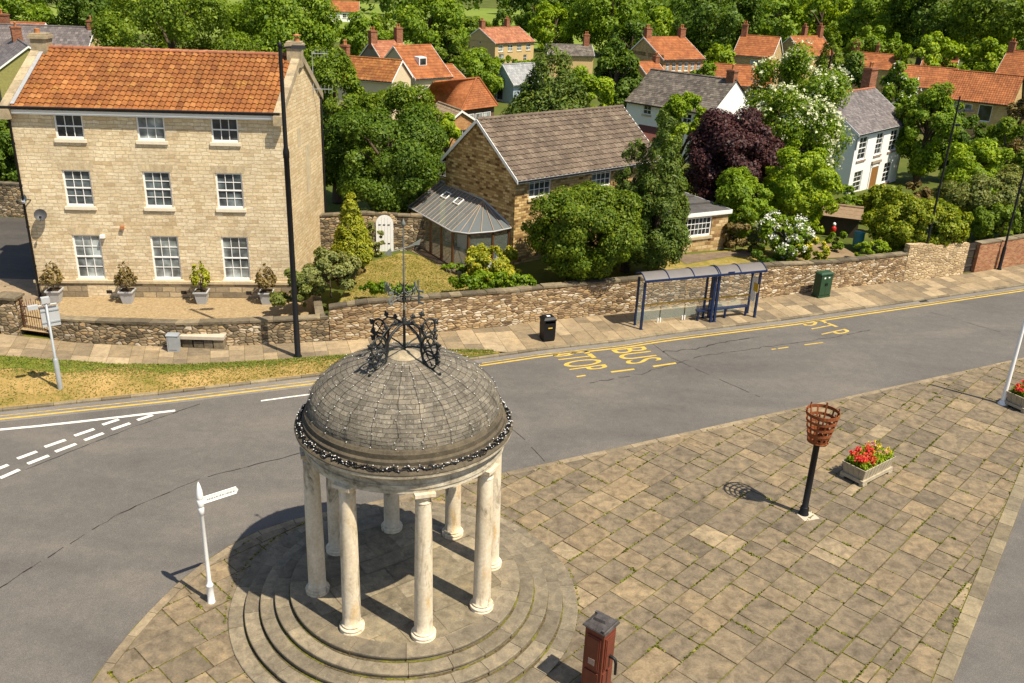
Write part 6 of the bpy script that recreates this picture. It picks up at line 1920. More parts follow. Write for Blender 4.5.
# satellite dishes and small wall fittings
def dish(name, label, c, r_, dirv, mat):
    t = thing(name, label, 'satellite dish', tuple(c)); dirv = dirv.normalized(); sx = dirv.cross(AZ).normalized(); sz = sx.cross(dirv)
    mb = MB(); rows = []
    for i in range(5):
        f = i / 4; rows.append([c + dirv * (0.22 + 0.10 * f * f) + (sx * math.cos(2 * PI * k / 20) + sz * math.sin(2 * PI * k / 20)) * (r_ * f + 0.001) for k in range(20)])
    mb.grid(rows, wrap=True); rows2 = [[p + dirv * 0.012 for p in q] for q in rows]; mb.grid(rows2, wrap=True, flip=True)
    mb.build('reflector', mat, t)
    mb = MB(); mb.tube([c, c + dirv * 0.22], 0.025, 6); mb.tube([c + dirv * 0.25 - sz * r_ * 0.8, c + dirv * 0.60 - sz * 0.15], 0.014, 6); mb.box(c + dirv * 0.60 - sz * 0.2, (0.08, 0.08, 0.10)); mb.build('arm', IRON, t)
sd1 = Vector((-21.82, 39.961, 4.181))
dish('satellite_dish', 'dark round satellite dish low on the stone house front', sd1, 0.27, n3 + u3 * 0.35 + AZ * 0.45, plain('dish_dark', (0.06, 0.06, 0.065), 0.5))
sd2 = Vector((-22.139, 39.929, 4.922))
dish('satellite_dish', 'small grey satellite dish near the left downpipe of the stone house', sd2, 0.20, n3 - u3 * 0.8 + AZ * 0.4, GREYM)
mb = MB(); q = Vector((-19.312, 40.211, 3.196)); mb.obox(q, u3 * 0.20, n3 * 0.16, AZ * 0.14); tag(mb.build('wall_lamp', WPAINT, bevel=0.01), 'small white box lamp by the left ground floor window', 'wall lamp')
mb = MB(); q = Vector((-18.362, 40.306, 3.641)); mb.obox(q, u3 * 0.16, n3 * 0.14, AZ * 0.14); tag(mb.build('vent_hood', TERRA, bevel=0.01), 'small terracotta vent hood on the stone house front', 'vent')
# television aerial behind the gable
q = P3(L3 + 0.05, W3 * 0.8, E3 + 0.2)
t = thing('tv_aerial', 'thin grey television aerial on the back edge of the stone gable', 'aerial', tuple(q))
mb = MB(); mb.tube([q, q + AZ * 2.0], 0.02, 6); mb.build('mast', GREYM, t)
for z, ln in ((0.2, 0.9), (1.9, 0.7)):
    mb = MB(); mb.tube([q + AZ * z, q + AZ * z + Vector((ln, 0.2, 0))], 0.014, 6)
    for i in range(5): mb.tube([q + AZ * (z - 0.2) + Vector((ln * (i + 1) / 5, 0.2 * (i + 1) / 5, 0)), q + AZ * (z + 0.2) + Vector((ln * (i + 1) / 5, 0.2 * (i + 1) / 5, 0))], 0.009, 5)
    mb.build('antenna', GREYM, t)
# potted shrubs along the facade
def potted(label, px_s, tmat, seed, h):
    c = P3(px_s, -0.75, 0.012); t = thing('potted_shrub', label, 'potted shrub', tuple(c), 'potted shrubs along the house front'); yv = math.atan2(u3.y, u3.x)
    mb = MB(); mb.frus(c, (0.40, 0.40), (0.58, 0.58), 0.56, yv); mb.frus(c + AZ * 0.56, (0.66, 0.66), (0.66, 0.66), 0.06, yv); mb.build('pot', GREYP, t, bevel=0.012)
    mb = MB(); mb.box(c + AZ * 0.622, (0.54, 0.54, 0.01), yv); mb.build('soil', SOIL, t)
    mb = MB(); mb.tube([c + AZ * 0.6, c + AZ * 0.9, c + AZ * (0.65 + h * 0.8)], [0.03, 0.025, 0.01], 6); g3 = np.random.default_rng(seed)
    pos, nor, cc, cr, cd, ix = crown_pts(g3, 0.50, 0.50, 0.85, 0.80 + h, 620, 30, 'cone', 2.0)
    for i in range(12): mb.tube([c + AZ * 0.9, Vector(c) + Vector(tuple(cc[i]))], [0.014, 0.004], 5)
    mb.build('stem', BARK, t)
    o = bpy.data.objects.new('foliage', leaf_mesh('foliage', pos, nor, 0.15, 0.06, g3, tmat)); COL.objects.link(o); o.parent = t
potted('sparse brown green shrub in a grey pot by the left corner of the stone house', 1.18, L_RUST, 41, 1.15)
potted('russet shrub in a grey pot between the left and middle ground floor windows', 4.45, L_RUST, 42, 1.15)
potted('bright green shrub in a grey pot between the middle and right ground floor windows', 7.85, L_YELLOW, 43, 1.25)
potted('dull brown shrub in a grey pot at the right end of the stone house front', 10.85, L_RUST, 44, 1.10)

# --- brown stone house with conservatory
BH = (-0.147, 45.14, 40.3, 10.44, 5.54, 4.73, 2.33, 1.1, 0.52, 4.0)
hb_ = house('stone_house', 'brown rubble stone house with a grey brown tiled roof and conservatory', BH, BROWNST, CONC, (0.30, 0.30, 0.042, 0.055), [('f', 0.92, 3.42, 1.53, 1.16, 4, 3, GLM), ('f', 5.4, 3.42, 1.5, 1.16, 4, 3, GLM)], (), ov=0.16, oh=0.34, K=6)
BP = hb_.P
# conservatory against the left gable
cs = thing('conservatory', 'timber framed conservatory with a ribbed fan shaped roof against the brown stone gable', 'conservatory', (-3.2, 45.5, 1.1))
rdg = [Vector((-4.35, 49.55, 4.36)), Vector((-1.82, 46.86, 4.05)), Vector((-0.36, 45.36, 3.15))]
eav = [Vector((-6.05, 48.68, 3.08)), Vector((-3.28, 44.11, 3.08)), Vector((-2.42, 43.83, 3.08)), Vector((-1.15, 44.40, 3.08)), Vector((-0.28, 45.22, 3.08))]
off = Vector((-0.02, -0.02, 0))
mb = MB()
hub = rdg[1]
panels = []
nL = 7
for i in range(nL):
    f0, f1 = i / nL, (i + 1) / nL
    panels.append([eav[0].lerp(eav[1], f0), eav[0].lerp(eav[1], f1), rdg[0].lerp(hub, f1), rdg[0].lerp(hub, f0)])
fan = [eav[1], eav[1].lerp(eav[2], 0.5), eav[2], eav[2].lerp(eav[3], 0.5), eav[3], eav[3].lerp(eav[4], 0.55), eav[4]]
for a_, b_ in zip(fan, fan[1:]):
    panels.append([a_, b_, hub])
for q in panels: mb.poly(q)
cr = mb.build('roof', CONROOF, cs)
mb = MB()
seen = []
for q in panels:
    for p, r_ in ((q[0], q[-1]),):
        mb.tube([p + AZ * 0.03, r_ + AZ * 0.03], 0.022, 5)
mb.tube([eav[4] + AZ * 0.03, hub + AZ * 0.03], 0.03, 5)
for i in range(nL):                 # a second set of thin bars between the main ones
    q = panels[i]; mb.tube([q[0].lerp(q[1], 0.5) + AZ * 0.02, q[3].lerp(q[2], 0.5) + AZ * 0.02], 0.012, 5)
mb.build('glazing_bar', plain('roof_bar', (0.34, 0.25, 0.17), 0.5), cr)
mb = MB(); mb.tube([p + AZ * 0.05 for p in rdg], 0.06, 6); mb.build('ridge', GREYM, cr)
mb = MB()
for i in (2, 4):
    q = panels[i]; c0 = [q[0].lerp(q[3], f).lerp(q[1].lerp(q[2], f), e) + AZ * 0.05 for f, e in ((0.62, 0.1), (0.62, 0.9), (0.80, 0.9), (0.80, 0.1))]
    for k in range(4): mb.tube([c0[k], c0[(k + 1) % 4]], 0.03, 5)
mb.build('roof_light', WPAINT, cr)
mb = MB(); mb.tube(eav, 0.04, 8); mb.build('gutter', LEADP, cs)
mb = MB(); mb.poly([rdg[0] + AZ * 0.0, eav[0], Vector((eav[0].x, eav[0].y, 1.0)), Vector((rdg[0].x, rdg[0].y, 1.0))]); mb.build('end_wall', BROWNST, cs)
inn = [p + (Vector((-2.2, 46.8, p.z)) - p).normalized() * 0.16 for p in eav]
posts = []
for i in range(4):
    n = 4 if i == 0 else (1 if i == 1 else 1)
    for k in range(n): posts.append((inn[i].lerp(inn[i + 1], k / n)))
posts.append(inn[4])
for p in posts:
    mb = MB(); mb.tube([Vector((p.x, p.y, 1.08)), Vector((p.x, p.y, 3.05))], 0.085, 4, sm=False); mb.build('post', WOODB, cs)
for a_, b_ in zip(posts, posts[1:]):
    d = (b_ - a_); d.z = 0; ln = d.length; d.normalize()
    mb = MB(); o0 = Vector((a_.x, a_.y, 1.18)) + d * 0.06
    mb.obox(o0, d * (ln - 0.12), outward(d) * 0.012, AZ * 1.78); gp_ = mb.build('glass', CONGL, cs)
    mb = MB(); mb.obox(o0 - AZ * 0.10 - outward(d) * 0.03, d * (ln - 0.12), outward(d) * 0.07, AZ * 0.10); mb.build('rail', WOODB, gp_); mb = MB(); mb.obox(o0 + AZ * 1.78 - outward(d) * 0.03, d * (ln - 0.12), outward(d) * 0.07, AZ * 0.09); mb.build('rail', WOODB, gp_)
mb = MB(); mb.poly([Vector((p.x, p.y, 1.13)) for p in inn] + [Vector((-4.1, 48.9, 1.13))]); mb.build('floor', m_slab('tiled_floor', [(0.30, 0.24, 0.16), (0.34, 0.28, 0.2)], 0.4), cs)
# furniture glimpsed through the glass: a pale door panel and a sofa
mb = MB(); d = Vector((0.68, -0.73, 0)); mb.obox(Vector((-3.25, 48.0, 1.14)), d * 0.9, Vector((0.02, 0.02, 0)), AZ * 2.0); mb.build('inner_door', WPAINT, cs)
t = thing('garden_sofa', 'pale sofa inside the conservatory', 'sofa', (-1.6, 45.2, 1.13))
mb = MB(); mb.box((-1.75, 45.0, 1.14), (1.5, 0.7, 0.40), R(-40)); mb.build('seat', GREYP, t, bevel=0.05)
mb = MB(); mb.box((-1.5, 45.3, 1.54), (1.5, 0.22, 0.45), R(-40)); mb.build('backrest', GREYP, t, bevel=0.05)
# curved low edging round the bed
mb = MB()
for i in range(9):
    a = lerp(R(200), R(330), i / 9); c = Vector((-2.2, 44.0, 1.1))
    mb.box(c + Vector((1.35 * math.cos(a), 0.9 * math.sin(a), 0)), (0.42, 0.18, 0.16), a + PI / 2, tone=rtile.random())
tag(mb.build('bed_edging', COPE, bevel=0.02), 'low curved stone edging of the flower bed in front of the conservatory', 'edging')

# --- flat roofed outbuilding with white window
ol, orr = Vector((8.926, 48.414, 1.1)), Vector((11.971, 50.01, 1.1))
od = (orr - ol); od.z = 0; od.normalize(); on = outward(od); ob = orr - od * 5.0
ot = thing('outbuilding', 'small flat roofed sandstone outbuilding with a wide white window', 'outbuilding', tuple(ob))
OW = (0.52, 13.16, 0.04, 0.04)
mb = MB(); wall_holes(mb, ob, od, 5.0, -0.4, 2.05, [(1.62, 0.85, 2.25, 1.12)]); wall_holes(mb, orr, -on, 4.2, -0.4, 2.05, []); wall_holes(mb, orr - on * 4.2, -od, 5.0, -0.4, 2.05, []); wall_holes(mb, ob - on * 4.2, on, 4.2, -0.4, 2.05, [])
mb.build('wall', OUTST, ot)
window(ot, ob, od, 1.62, 0.85, 2.25, 1.12, 8, 3, GLD, meet=False, fw_=0.08)
mb = MB(); o0 = ob - od * 0.12 + on * 0.14 + AZ * 2.05
mb.obox(o0, od * 5.24, -on * 4.5, AZ * 0.05); mb.obox(o0 + AZ * 0.06, od * 5.24, -on * 0.03, AZ * 0.16); mb.obox(o0 + od * 5.21 + AZ * 0.06 - on * 0.03, od * 0.03, -on * 4.44, AZ * 0.16)
mb.build('fascia', WPAINT, ot)
mb = MB(); mb.obox(o0 + AZ * 0.18 - on * 0.04 + od * 0.03, od * 5.17, -on * 4.4, AZ * 0.03); mb.obox(o0 + AZ * 0.21 - on * 1.6 + od * 0.5, od * 4.4, -on * 0.25, AZ * 0.12); mb.obox(o0 + AZ * 0.21 - on * 3.2 + od * 1.6, od * 3.4, -on * 0.5, AZ * 0.10); mb.build('roof', FELT, ot)

# --- white rendered house
WH = (26.41, 71.8, 47.3, 9.96, 6.86, 4.87, 2.42, -0.38, 0.5, 1.4)
wh = house('white_house', 'white rendered house with three upper windows and a grey slate roof', WH, WRENDER, SLATE, (0.28, 0.22, 0.0, 0.014), [('f', 0.70, 2.62, 1.55, 1.85, 2, 4, GLD), ('f', 3.98, 2.68, 1.35, 1.80, 2, 4, GLD), ('f', 6.78, 2.68, 1.55, 1.78, 2, 4, GLD), ('f', 0.80, -0.05, 1.60, 1.75, 2, 4, GLD), ('f', 6.7, 0.0, 1.6, 1.72, 2, 4, GLD)], [(WH[3] - 0.45, 0.35, 1.35, 0.75, 1.75, 2)], ov=0.12, oh=0.2, K=1, fascia=WPAINT, ridge=PANT3, sillm=plain('stone_sill', (0.28, 0.20, 0.15), 0.8))
WP = wh.P; wn2 = outward(wh.u)
mb = MB(); mb.obox(WP(3.98, 0, -0.55) + wn2 * 0.004, wh.u * 1.35, wn2 * 0.04, AZ * 2.2); dr = mb.build('door', WOODD, wh.root)
mb = MB(); mb.obox(WP(3.80, 0, -0.55) + wn2 * 0.004, wh.u * 0.17, wn2 * 0.07, AZ * 2.3); mb.obox(WP(5.34, 0, -0.55) + wn2 * 0.004, wh.u * 0.17, wn2 * 0.07, AZ * 2.3); mb.obox(WP(3.80, 0, 1.70) + wn2 * 0.004, wh.u * 1.71, wn2 * 0.07, AZ * 0.18); mb.build('door_surround', WPAINT, dr)
mb = MB(); mb.obox(WP(3.75, 0, 2.02) + wn2 * 0.0, wh.u * 1.8, wn2 * 0.16, AZ * 0.20)
for sg in (0.15, 1.45): mb.obox(WP(3.75 + sg, 0, 1.86) + wn2 * 0.0, wh.u * 0.18, wn2 * 0.12, AZ * 0.16)
mb.build('door_hood', plain('hood_stone', (0.30, 0.24, 0.18), 0.85), dr)
mb = MB(); mb.tube([WP(-0.05, -0.25, WH[5] - 0.1), WP(-0.05, -0.08, WH[5] - 0.5), WP(-0.05, -0.08, WH[5] - 1.3)], 0.07, 8); mb.build('downpipe', GREYM, wh.root)

# --- long white house with dark stone slates
SW = (10.13, 89.24, -43.7, 9.54, 7.11, 4.97, 2.58, -0.9, 0.5, 0.5)
sw = house('white_house', 'long white house half hidden behind trees under a dark mossy slate roof', SW, WRENDER, SLATEB, (0.34, 0.26, 0.0, 0.018), [('f', 1.98, 3.9, 0.95, 0.85, 2, 2, GLD), ('f', 6.5, 3.7, 1.0, 0.9, 2, 2, GLD)], [(SW[3] - 0.5, 0.0, 0.8, 0.7, 0.95, 1)], ov=0.1, oh=0.25, K=1, fascia=None, ridge=SLATEB)
mb = MB(); sn2 = outward(sw.u)
q0 = sw.P(1.7, 0, 2.2); mb.poly([q0 + sn2 * 1.6 - AZ * 0.9, q0 + sw.u * 2.6 + sn2 * 1.6 - AZ * 0.9, q0 + sw.u * 2.6 + AZ * 0.7, q0 + AZ * 0.7]); mb.poly([q0 + AZ * 0.6, q0 + sw.u * 2.6 + AZ * 0.6, q0 + sw.u * 2.6 + sn2 * 1.6 - AZ * 1.0, q0 + sn2 * 1.6 - AZ * 1.0])
mb.build('porch_roof', plain('porch_tile', (0.14, 0.05, 0.035), 0.8), sw.root)

# --- village houses behind
Wd = lambda side, L_, n, z, w=1.1, h=1.2, g_=GLD, m=1.0: [(side, m + (L_ - 2 * m - w) * (i / max(1, n - 1)), z, w, h, 2, 2, g_) for i in range(n)]
P = (-5.82, 189.34, 49.8, 12.13, 8.26, 4.12, 2.5, -2.96, 0.5, 3.3)
house('tan_house', 'tan rendered house with two chimneys standing alone before the dark wood', P, TANR, PANT3, (0.4, 0.45, 0.03, 0.03), Wd('f', P[3], 4, 2.35, 1.5, 1.3, GLP) + [('f', 1.2, 0.0, 1.6, 1.9, 2, 3, GLP), ('f', 8.9, 0.2, 1.1, 1.3, 2, 2), ('l', 2.2, 2.4, 0.6, 0.7, 1, 1), ('l', 5.2, 1.0, 0.7, 0.9, 1, 1), ('l', 4.0, 3.6, 0.5, 0.6, 1, 1)], [(0.7, 0, 1.1, 0.8, 1.5, 2), (P[3] - 3.6, 0.2, 1.0, 0.8, 1.7, 2)], K=2)
P = (20.57, 138.42, 32.6, 7.94, 9.22, 5.04, 2.6, -1.3, 0.58, -4.2)
house('brick_house', 'orange brick house with a row of upper windows behind the long white house', P, ORBRICK, PANT2, (0.4, 0.45, 0.03, 0.03), Wd('f', P[3], 6, 3.3, 0.75, 1.2, GLP, 0.5) + [('l', 4.6, 5.0, 0.7, 0.6, 1, 1)], [(0.6, 0, 1.0, 0.8, 1.4, 2), (P[3] - 0.6, 0, 1.0, 0.8, 1.4, 2)], K=2, wmats={'l': TANBRICK})
house('brick_house', 'lower orange roofed wing in front of the orange brick house', (18.4, 132.5, 32.6, 3.5, 7.0, 2.6, 2.3, -1.5, .5, 0), ORBRICK, PANT2, (0.4, 0.45, 0.03, 0.03), (), [(3.3, 0, 0.8, 0.8, 0.9, 2)], K=2)
P = (34.82, 156.9, -26.5, 6.33, 7.18, 5.0, 2.77, -1.5, 0.5, -1)
house('brick_house', 'orange tiled brick house with a small white window left of the flowering tree', P, TANBRICK, PANT2, (0.4, 0.45, 0.03, 0.03), [('f', 2.9, 2.9, 1.3, 1.4, 2, 2, GLP), ('f', 5.0, 2.5, 1.0, 1.7, 1, 1, GLP)], [(0.4, 0, 0.9, 0.8, 1.8, 2)], K=2)
house('brick_house', 'pointed gable of an orange roofed house above the flowering tree', (50.8, 172, 34.4, 8.81, 7.24, 5.06, 2.93, -2.5, .5, -2.7), TANBRICK, PANT2, (0.4, 0.45, 0.03, 0.03), (), [(4.5, 0.8, 0.8, 0.9, 1.8, 2), (8.0, 0, 0.9, 0.9, 1.9, 2)], K=2)
house('low_house', 'low orange roof between the brick houses and the flowering tree', (27.58, 135.9, -13.2, 8.5, 6.2, 3.0, 2.36, -2.05, .5, 0), ORBRICK, PANT2, (0.4, 0.45, 0.03, 0.03), (), [(7.5, -0.6, 0.8, 0.8, 1.2, 2)], K=2)
P = (-19.77, 130.94, 38.3, 4.86, 6.31, 4.92, 2.16, -2.18, 0.5, -1)
house('gabled_house', 'dull red tiled house with a dark gable and two brick chimneys at left', P, GREYB, PANT3, (0.4, 0.45, 0.03, 0.03), (), [(0.3, 0, 1.0, 0.9, 1.5, 2), (P[3] - 0.4, 0, 1.0, 0.9, 1.9, 2)], K=2)
P = (-12.32, 106.39, 44.7, 5.3, 7.94, 4.97, 3.04, -1.62, 0.5, -1.5)
hB = house('cream_house', 'cream house with a tall steep orange roof and a roof light', P, CREAM, PANT2, (0.4, 0.45, 0.03, 0.03), [('f', 1.2, 2.9, 0.8, 1.1, 2, 2, GLP), ('f', 2.8, 2.9, 1.0, 1.1, 2, 2), ('f', 4.1, 2.9, 0.8, 1.1, 2, 2, GLP)], (), K=2)
mb = MB(); q = hB.P(1.6, 1.3, 6.1); mb.obox(q, hB.u * 1.1, hB.v * 1.0 + AZ * 0.05, AZ * 0.9); mb.obox(q - hB.v * 0.02 + hB.u * 0.12 + AZ * 0.1, hB.u * 0.86, -hB.v * 0.02, AZ * 0.68, 1); mb.build('roof_light', [WPAINT, GLD], hB.roof)
house('cream_house', 'small orange roofed end of the cream house with a brick gable', (-8.4, 109.6, 44.7, 2.5, 6.0, 4.2, 1.6, -1.6, .5, 0), ORBRICK, PANT2, (0.4, 0.45, 0.03, 0.03), (), (), K=2)
P = (-20.72, 95.6, -18.5, 8.02, 4.93, 4.17, 1.67, 0.35, .5, 2.9)
house('cream_house', 'cream gabled house with a dull orange roof behind the olive tree', P, CREAM, PANT, (0.35, 0.4, 0.03, 0.03), [('r', 1.2, 2.7, 0.7, 1.0, 2, 2), ('r', 3.0, 2.7, 0.45, 0.9, 1, 1)], [(1.6, 0, 0.75, 0.75, 1.2, 2)], K=3)
# hipped bungalow with wide orange roof
bc = Vector((-2.2, 82.5, -0.7)); by_ = R(28)
ht = thing('bungalow', 'wide low bungalow with a hipped orange tile roof', 'bungalow', tuple(bc))
bu, bv = Vector((math.cos(by_), math.sin(by_), 0)), Vector((-math.sin(by_), math.cos(by_), 0))
r0p = [(-10.643, 97.245, 2.2), (-5.962, 90.519, 2.2), (-2.443, 94.831, 2.2), (-8.609, 90.225, 4.8), (-4.493, 95.414, 4.8)]
e0, e1_, e2_, g0_, g1_ = [Vector(p) for p in r0p]
e3 = e2_ + (e0 - e1_) * 0.9
mb = MB()
def hq(a, b, c, d, n, m_): tiled(mb, a, b, c, d, n, m_, 0.03, 0.03, 2)
hq(e0, e1_, g1_.lerp(g0_, 0.06), g0_, 20, 14); hq(e1_, e2_, g1_, g1_.lerp(g0_, 0.06), 16, 14); hq(e2_, e3, g1_ + Vector((0.05, 0.05, 0)), g1_, 16, 14); hq(e3, e0, g0_, g1_, 24, 12)
rf = mb.build('roof', PANT2, ht)
mb = MB()
for p, q in ((g0_, g1_), (e1_, g1_.lerp(g0_, 0.06)), (e2_, g1_), (e0, g0_)):
    mb.tube([p + AZ * 0.08, q + AZ * 0.08], 0.10, 6)
mb.build('ridge_tiles', PANT2, rf)
mb = MB(); cc = (e0 + e1_ + e2_ + e3) / 4
ins = [p + (Vector((cc.x, cc.y, p.z)) - p) * 0.10 for p in (e0, e1_, e2_, e3)]
for a_, b_ in zip(ins, ins[1:] + ins[:1]): mb.poly([Vector((a_.x, a_.y, -1.6)), Vector((b_.x, b_.y, -1.6)), b_, a_])
mb.build('wall', plain('dark_brick', (0.12, 0.07, 0.045), 0.85), ht)
d = (ins[2] - ins[1]); d.z = 0; ln = d.length; d.normalize()
for f in (0.12, 0.42, 0.62): window(ht, Vector((ins[1].x, ins[1].y, 0)) + outward(d) * 0.14, d, ln * f, 0.2, 1.3, 1.5, 2, 2, GLP, sill=False)
# beige roofed house in front of it
house('beige_house', 'low house with a beige tiled roof left of the brown stone house', (-9.53, 89.3, -61.8, 5.33, 3.6, 2.92, 1.2, -1.19, .45, 0), ORBRICK, BEIGE, (0.33, 0.36, 0.02, 0.025), [('r', 1.2, 1.2, 1.2, 1.2, 2, 2), ('f', 2.5, 1.0, 1.6, 1.3, 3, 2)], (), K=3)
house('garden_shed', 'grey roofed shed left of the brown stone house', (-8.6, 64.0, -15, 4.5, 3.0, 1.9, 0.5, -0.1, .5, 0), GREYB, FELT, (0.8, 0.8, 0.0, 0.01), (), (), K=1, cat='shed')
house('garden_shed', 'blue grey slate shed with a pale blue gable below the tan house', (-1.24, 126, 44.2, 5.8, 5.4, 2.92, 2.2, -2.07, .4, 0), plain('pale_blue_boards', (0.30, 0.36, 0.42), 0.8), SLATEBL, (0.4, 0.4, 0.0, 0.015), [('l', 2.0, 0.4, 1.3, 1.6, 1, 1)], (), K=1, cat='shed')
P = (4.35, 165.3, 10.7, 8.14, 6.15, 3.44, 1.47, -2.02, 0.5, -4.8)
house('slate_cottage', 'low cottage with a grey brown slate roof right of the tan house', P, TANR, SLATEB, (0.4, 0.4, 0.0, 0.018), (), [(P[3] - 1.0, 0, 1.0, 0.9, 1.9, 2)], K=1)
P = (50.56, 112.31, -37.2, 7.68, 7.17, 4.5, 2.79, -1.49, 0.5, 1.9)
house('buff_cottage', 'buff cottage with a bright pantile roof and white framed window at right', P, TANBRICK, PANT2, (0.27, 0.34, 0.03, 0.03), [('f', 1.0, 2.9, 1.5, 1.3, 2, 2, GLP), ('f', 4.3, 2.2, 1.5, 1.9, 1, 1), ('f', 2.7, 3.3, 0.9, 0.7, 1, 1, GLP)], (), K=4, fascia=None)
house('buff_cottage', 'plain orange roofed cottage adjoining the left end of the buff pantile cottage', (51.76, 130.95, -24.4, 7.8, 6.4, 4.38, 2.32, -2.04, .5, 1.6), TANBRICK, PANT2, (0.35, 0.4, 0.03, 0.03), (), (), K=3)
house('buff_cottage', 'small orange roof rising just behind the two joined cottages', (72.3, 171.6, -27.2, 5.74, 5.3, 4.14, 1.6, -2.85, .5, 0), TANBRICK, PANT2, (0.4, 0.45, 0.03, 0.03), (), [(5.5, 0, 0.5, 0.7, 0.9, 1)], K=2)
house('buff_cottage', 'orange roofed cottage with chimney right of the flowering tree', (57.9, 167.2, -28.7, 7.65, 6.06, 4.0, 2.2, -2.58, .5, 0), TANBRICK, PANT2, (0.4, 0.45, 0.03, 0.03), (), [(0.0, 0, 1.3, 1.0, 1.7, 2), (3.6, 0.5, 0.5, 0.5, 1.5, 1), (7.5, 0, 0.5, 0.8, 0.9, 1)], K=2)
house('gabled_house', 'orange roofed house with a white gable edge at the far right', (75.7, 150.3, -42.2, 8.7, 7.85, 5.0, 3.25, -2.23, .5, 1.2), TANBRICK, PANT2, (0.35, 0.4, 0.03, 0.03), (), [(0.2, 0, 1.0, 0.9, 1.4, 2)], K=3, ov=0.3)
# slate roofs at the far left
house('slate_house', 'grey slate roofed house with a mossy end gable behind the left chimney', (-49.3, 100.1, 124.1, 12.98, 6.54, 4.55, 2.3, -1.05, .5, 0), GREYB, SLATE, (0.4, 0.4, 0.0, 0.015), (), [(9.0, 0, 1.3, 1.0, 1.4, 2)], K=1, wmats={'l': plain('mossy_render', (0.26, 0.24, 0.08), 0.9)})
house('slate_house', 'long grey slate roof stretching right of the left chimney', (-62.5, 106, 4, 12.0, 9.0, 5.0, 3.5, -1.6, .5, 0), TANR, SLATE, (0.4, 0.4, 0.0, 0.015), (), [(11.8, 0, 0.7, 0.8, 0.9, 1), (1.2, 0.8, 1.6, 1.0, 1.2, 2)], K=1)
house('brown_roof_house', 'brown tiled roof between the two grey slate roofs', (-72.0, 120, 2, 9, 8.0, 5.0, 3.0, -1.8, .5, 0), TANR, PANT3, (0.4, 0.45, 0.02, 0.02), (), [(2, 0, 1.2, 0.9, 1.2, 2)], K=1)
house('brown_roof_house', 'small brown roofed house beside the left coping of the tall stone house', (-41.5, 76, -8, 5.5, 5.0, 4.2, 1.4, -0.6, .5, 0), GREYB, PANT3, (0.4, 0.4, 0.0, 0.015), (), (), K=1)
house('far_farmhouse', 'distant white farmhouse with an orange roof in the fields', (-61.5, 300, 8, 9, 7, 3.2, 2.8, -2.9, .5, 0), WRENDER, PANT2, (0.8, 0.9, 0.03, 0.03), Wd('f', 9, 3, 1.2, 1.2, 1.3), (), K=1)

# ------------------------------------------------------------ gardens: small things
b = Vector((17.35, 50.0, 1.12))
t = thing('water_butt', 'teal plastic water butt in the walled garden', 'water butt', (19.988, 51.152, 1.12)); b = Vector((19.988, 51.152, 1.12))
mb = MB(); mb.lathe([(0.26, 0), (0.30, 0.3), (0.31, 0.6), (0.30, 0.85), (0.31, 0.87), (0.31, 0.91)], b, 18); mb.build('barrel', TEALP, t)
mb = MB(); mb.lathe([(0.32, 0.905), (0.32, 0.94), (0.1, 0.97), (0, 0.97)], b, 18); mb.build('lid', TEALP, t)
b = Vector((23.509, 59.126, 1.0))
t = thing('barrel', 'dark blue barrel beside the brown roofed garden shed', 'barrel', tuple(b))
mb = MB(); mb.lathe([(0.28, 0), (0.33, 0.3), (0.33, 0.6), (0.28, 0.9)], b, 16); mb.build('drum', BLUEP, t)
mb = MB(); mb.lathe([(0.285, 0.9), (0.30, 0.91), (0.30, 0.95), (0, 0.95)], b, 16); mb.build('lid', LEAD, t)
b = Vector((19.606, 54.428, 1.12))
t = thing('garden_ornament', 'small red and white garden ornament in front of the low shed', 'ornament', tuple(b))
mb = MB(); mb.lathe([(0.10, 0), (0.16, 0.08), (0.17, 0.27), (0.11, 0.36), (0.04, 0.40)], b, 14); mb.build('body', REDP, t)
mb = MB(); mb.lathe([(0.04, 0.39), (0.10, 0.45), (0.10, 0.54), (0.05, 0.60), (0, 0.61)], b, 12); mb.build('head', WPAINT, t)
b = Vector((15.532, 49.362, 1.2))
t = thing('garden_sign', 'round white rimmed green disc on a green stand before the white flowers', 'ornament', tuple(b))
mb = MB(); mb.frus(b, (0.55, 0.20), (0.30, 0.14), 0.62, R(20)); mb.build('stand', GRASSG, t)
dn_ = Vector((-0.25, -0.9, 0.35)).normalized(); dx_ = dn_.cross(AZ).normalized(); dz_ = dx_.cross(dn_)
mb = MB(); c = b + AZ * 0.98
for r0_, r1_, m_, dp_ in ((0.0, 0.27, 0, 0.02), (0.25, 0.38, 1, 0.035)):
    for k in range(24):
        a0_, a1_ = 2 * PI * k / 24, 2 * PI * (k + 1) / 24
        f = lambda r_, a: c + dx_ * r_ * math.cos(a) + dz_ * r_ * math.sin(a)
        mb.poly([f(r0_, a0_) + dn_ * dp_, f(r0_, a1_) + dn_ * dp_, f(r1_, a1_) + dn_ * dp_, f(r1_, a0_) + dn_ * dp_], m_)
        mb.poly([f(r1_, a0_) + dn_ * dp_, f(r1_, a1_) + dn_ * dp_, f(r1_, a1_) - dn_ * 0.03, f(r1_, a0_) - dn_ * 0.03], m_)
        mb.poly([f(r0_, a0_) - dn_ * 0.03, f(r1_, a0_) - dn_ * 0.03, f(r1_, a1_) - dn_ * 0.03, f(r0_, a1_) - dn_ * 0.03], m_)
mb.build('disc', [GRASSG, WPAINT], t)
house('garden_shed', 'low dark garden shed with a brown roof behind the water butt', (18.9, 55.4, -20, 2.4, 2.2, 1.0, 0.35, 1.0, .5, 0), plain('dark_boards', (0.06, 0.045, 0.032), 0.85), plain('brown_felt', (0.22, 0.15, 0.09), 0.9), (0.9, 0.9, 0.0, 0.01), (), (), K=1, cat='shed', fascia=None, gutter=False)
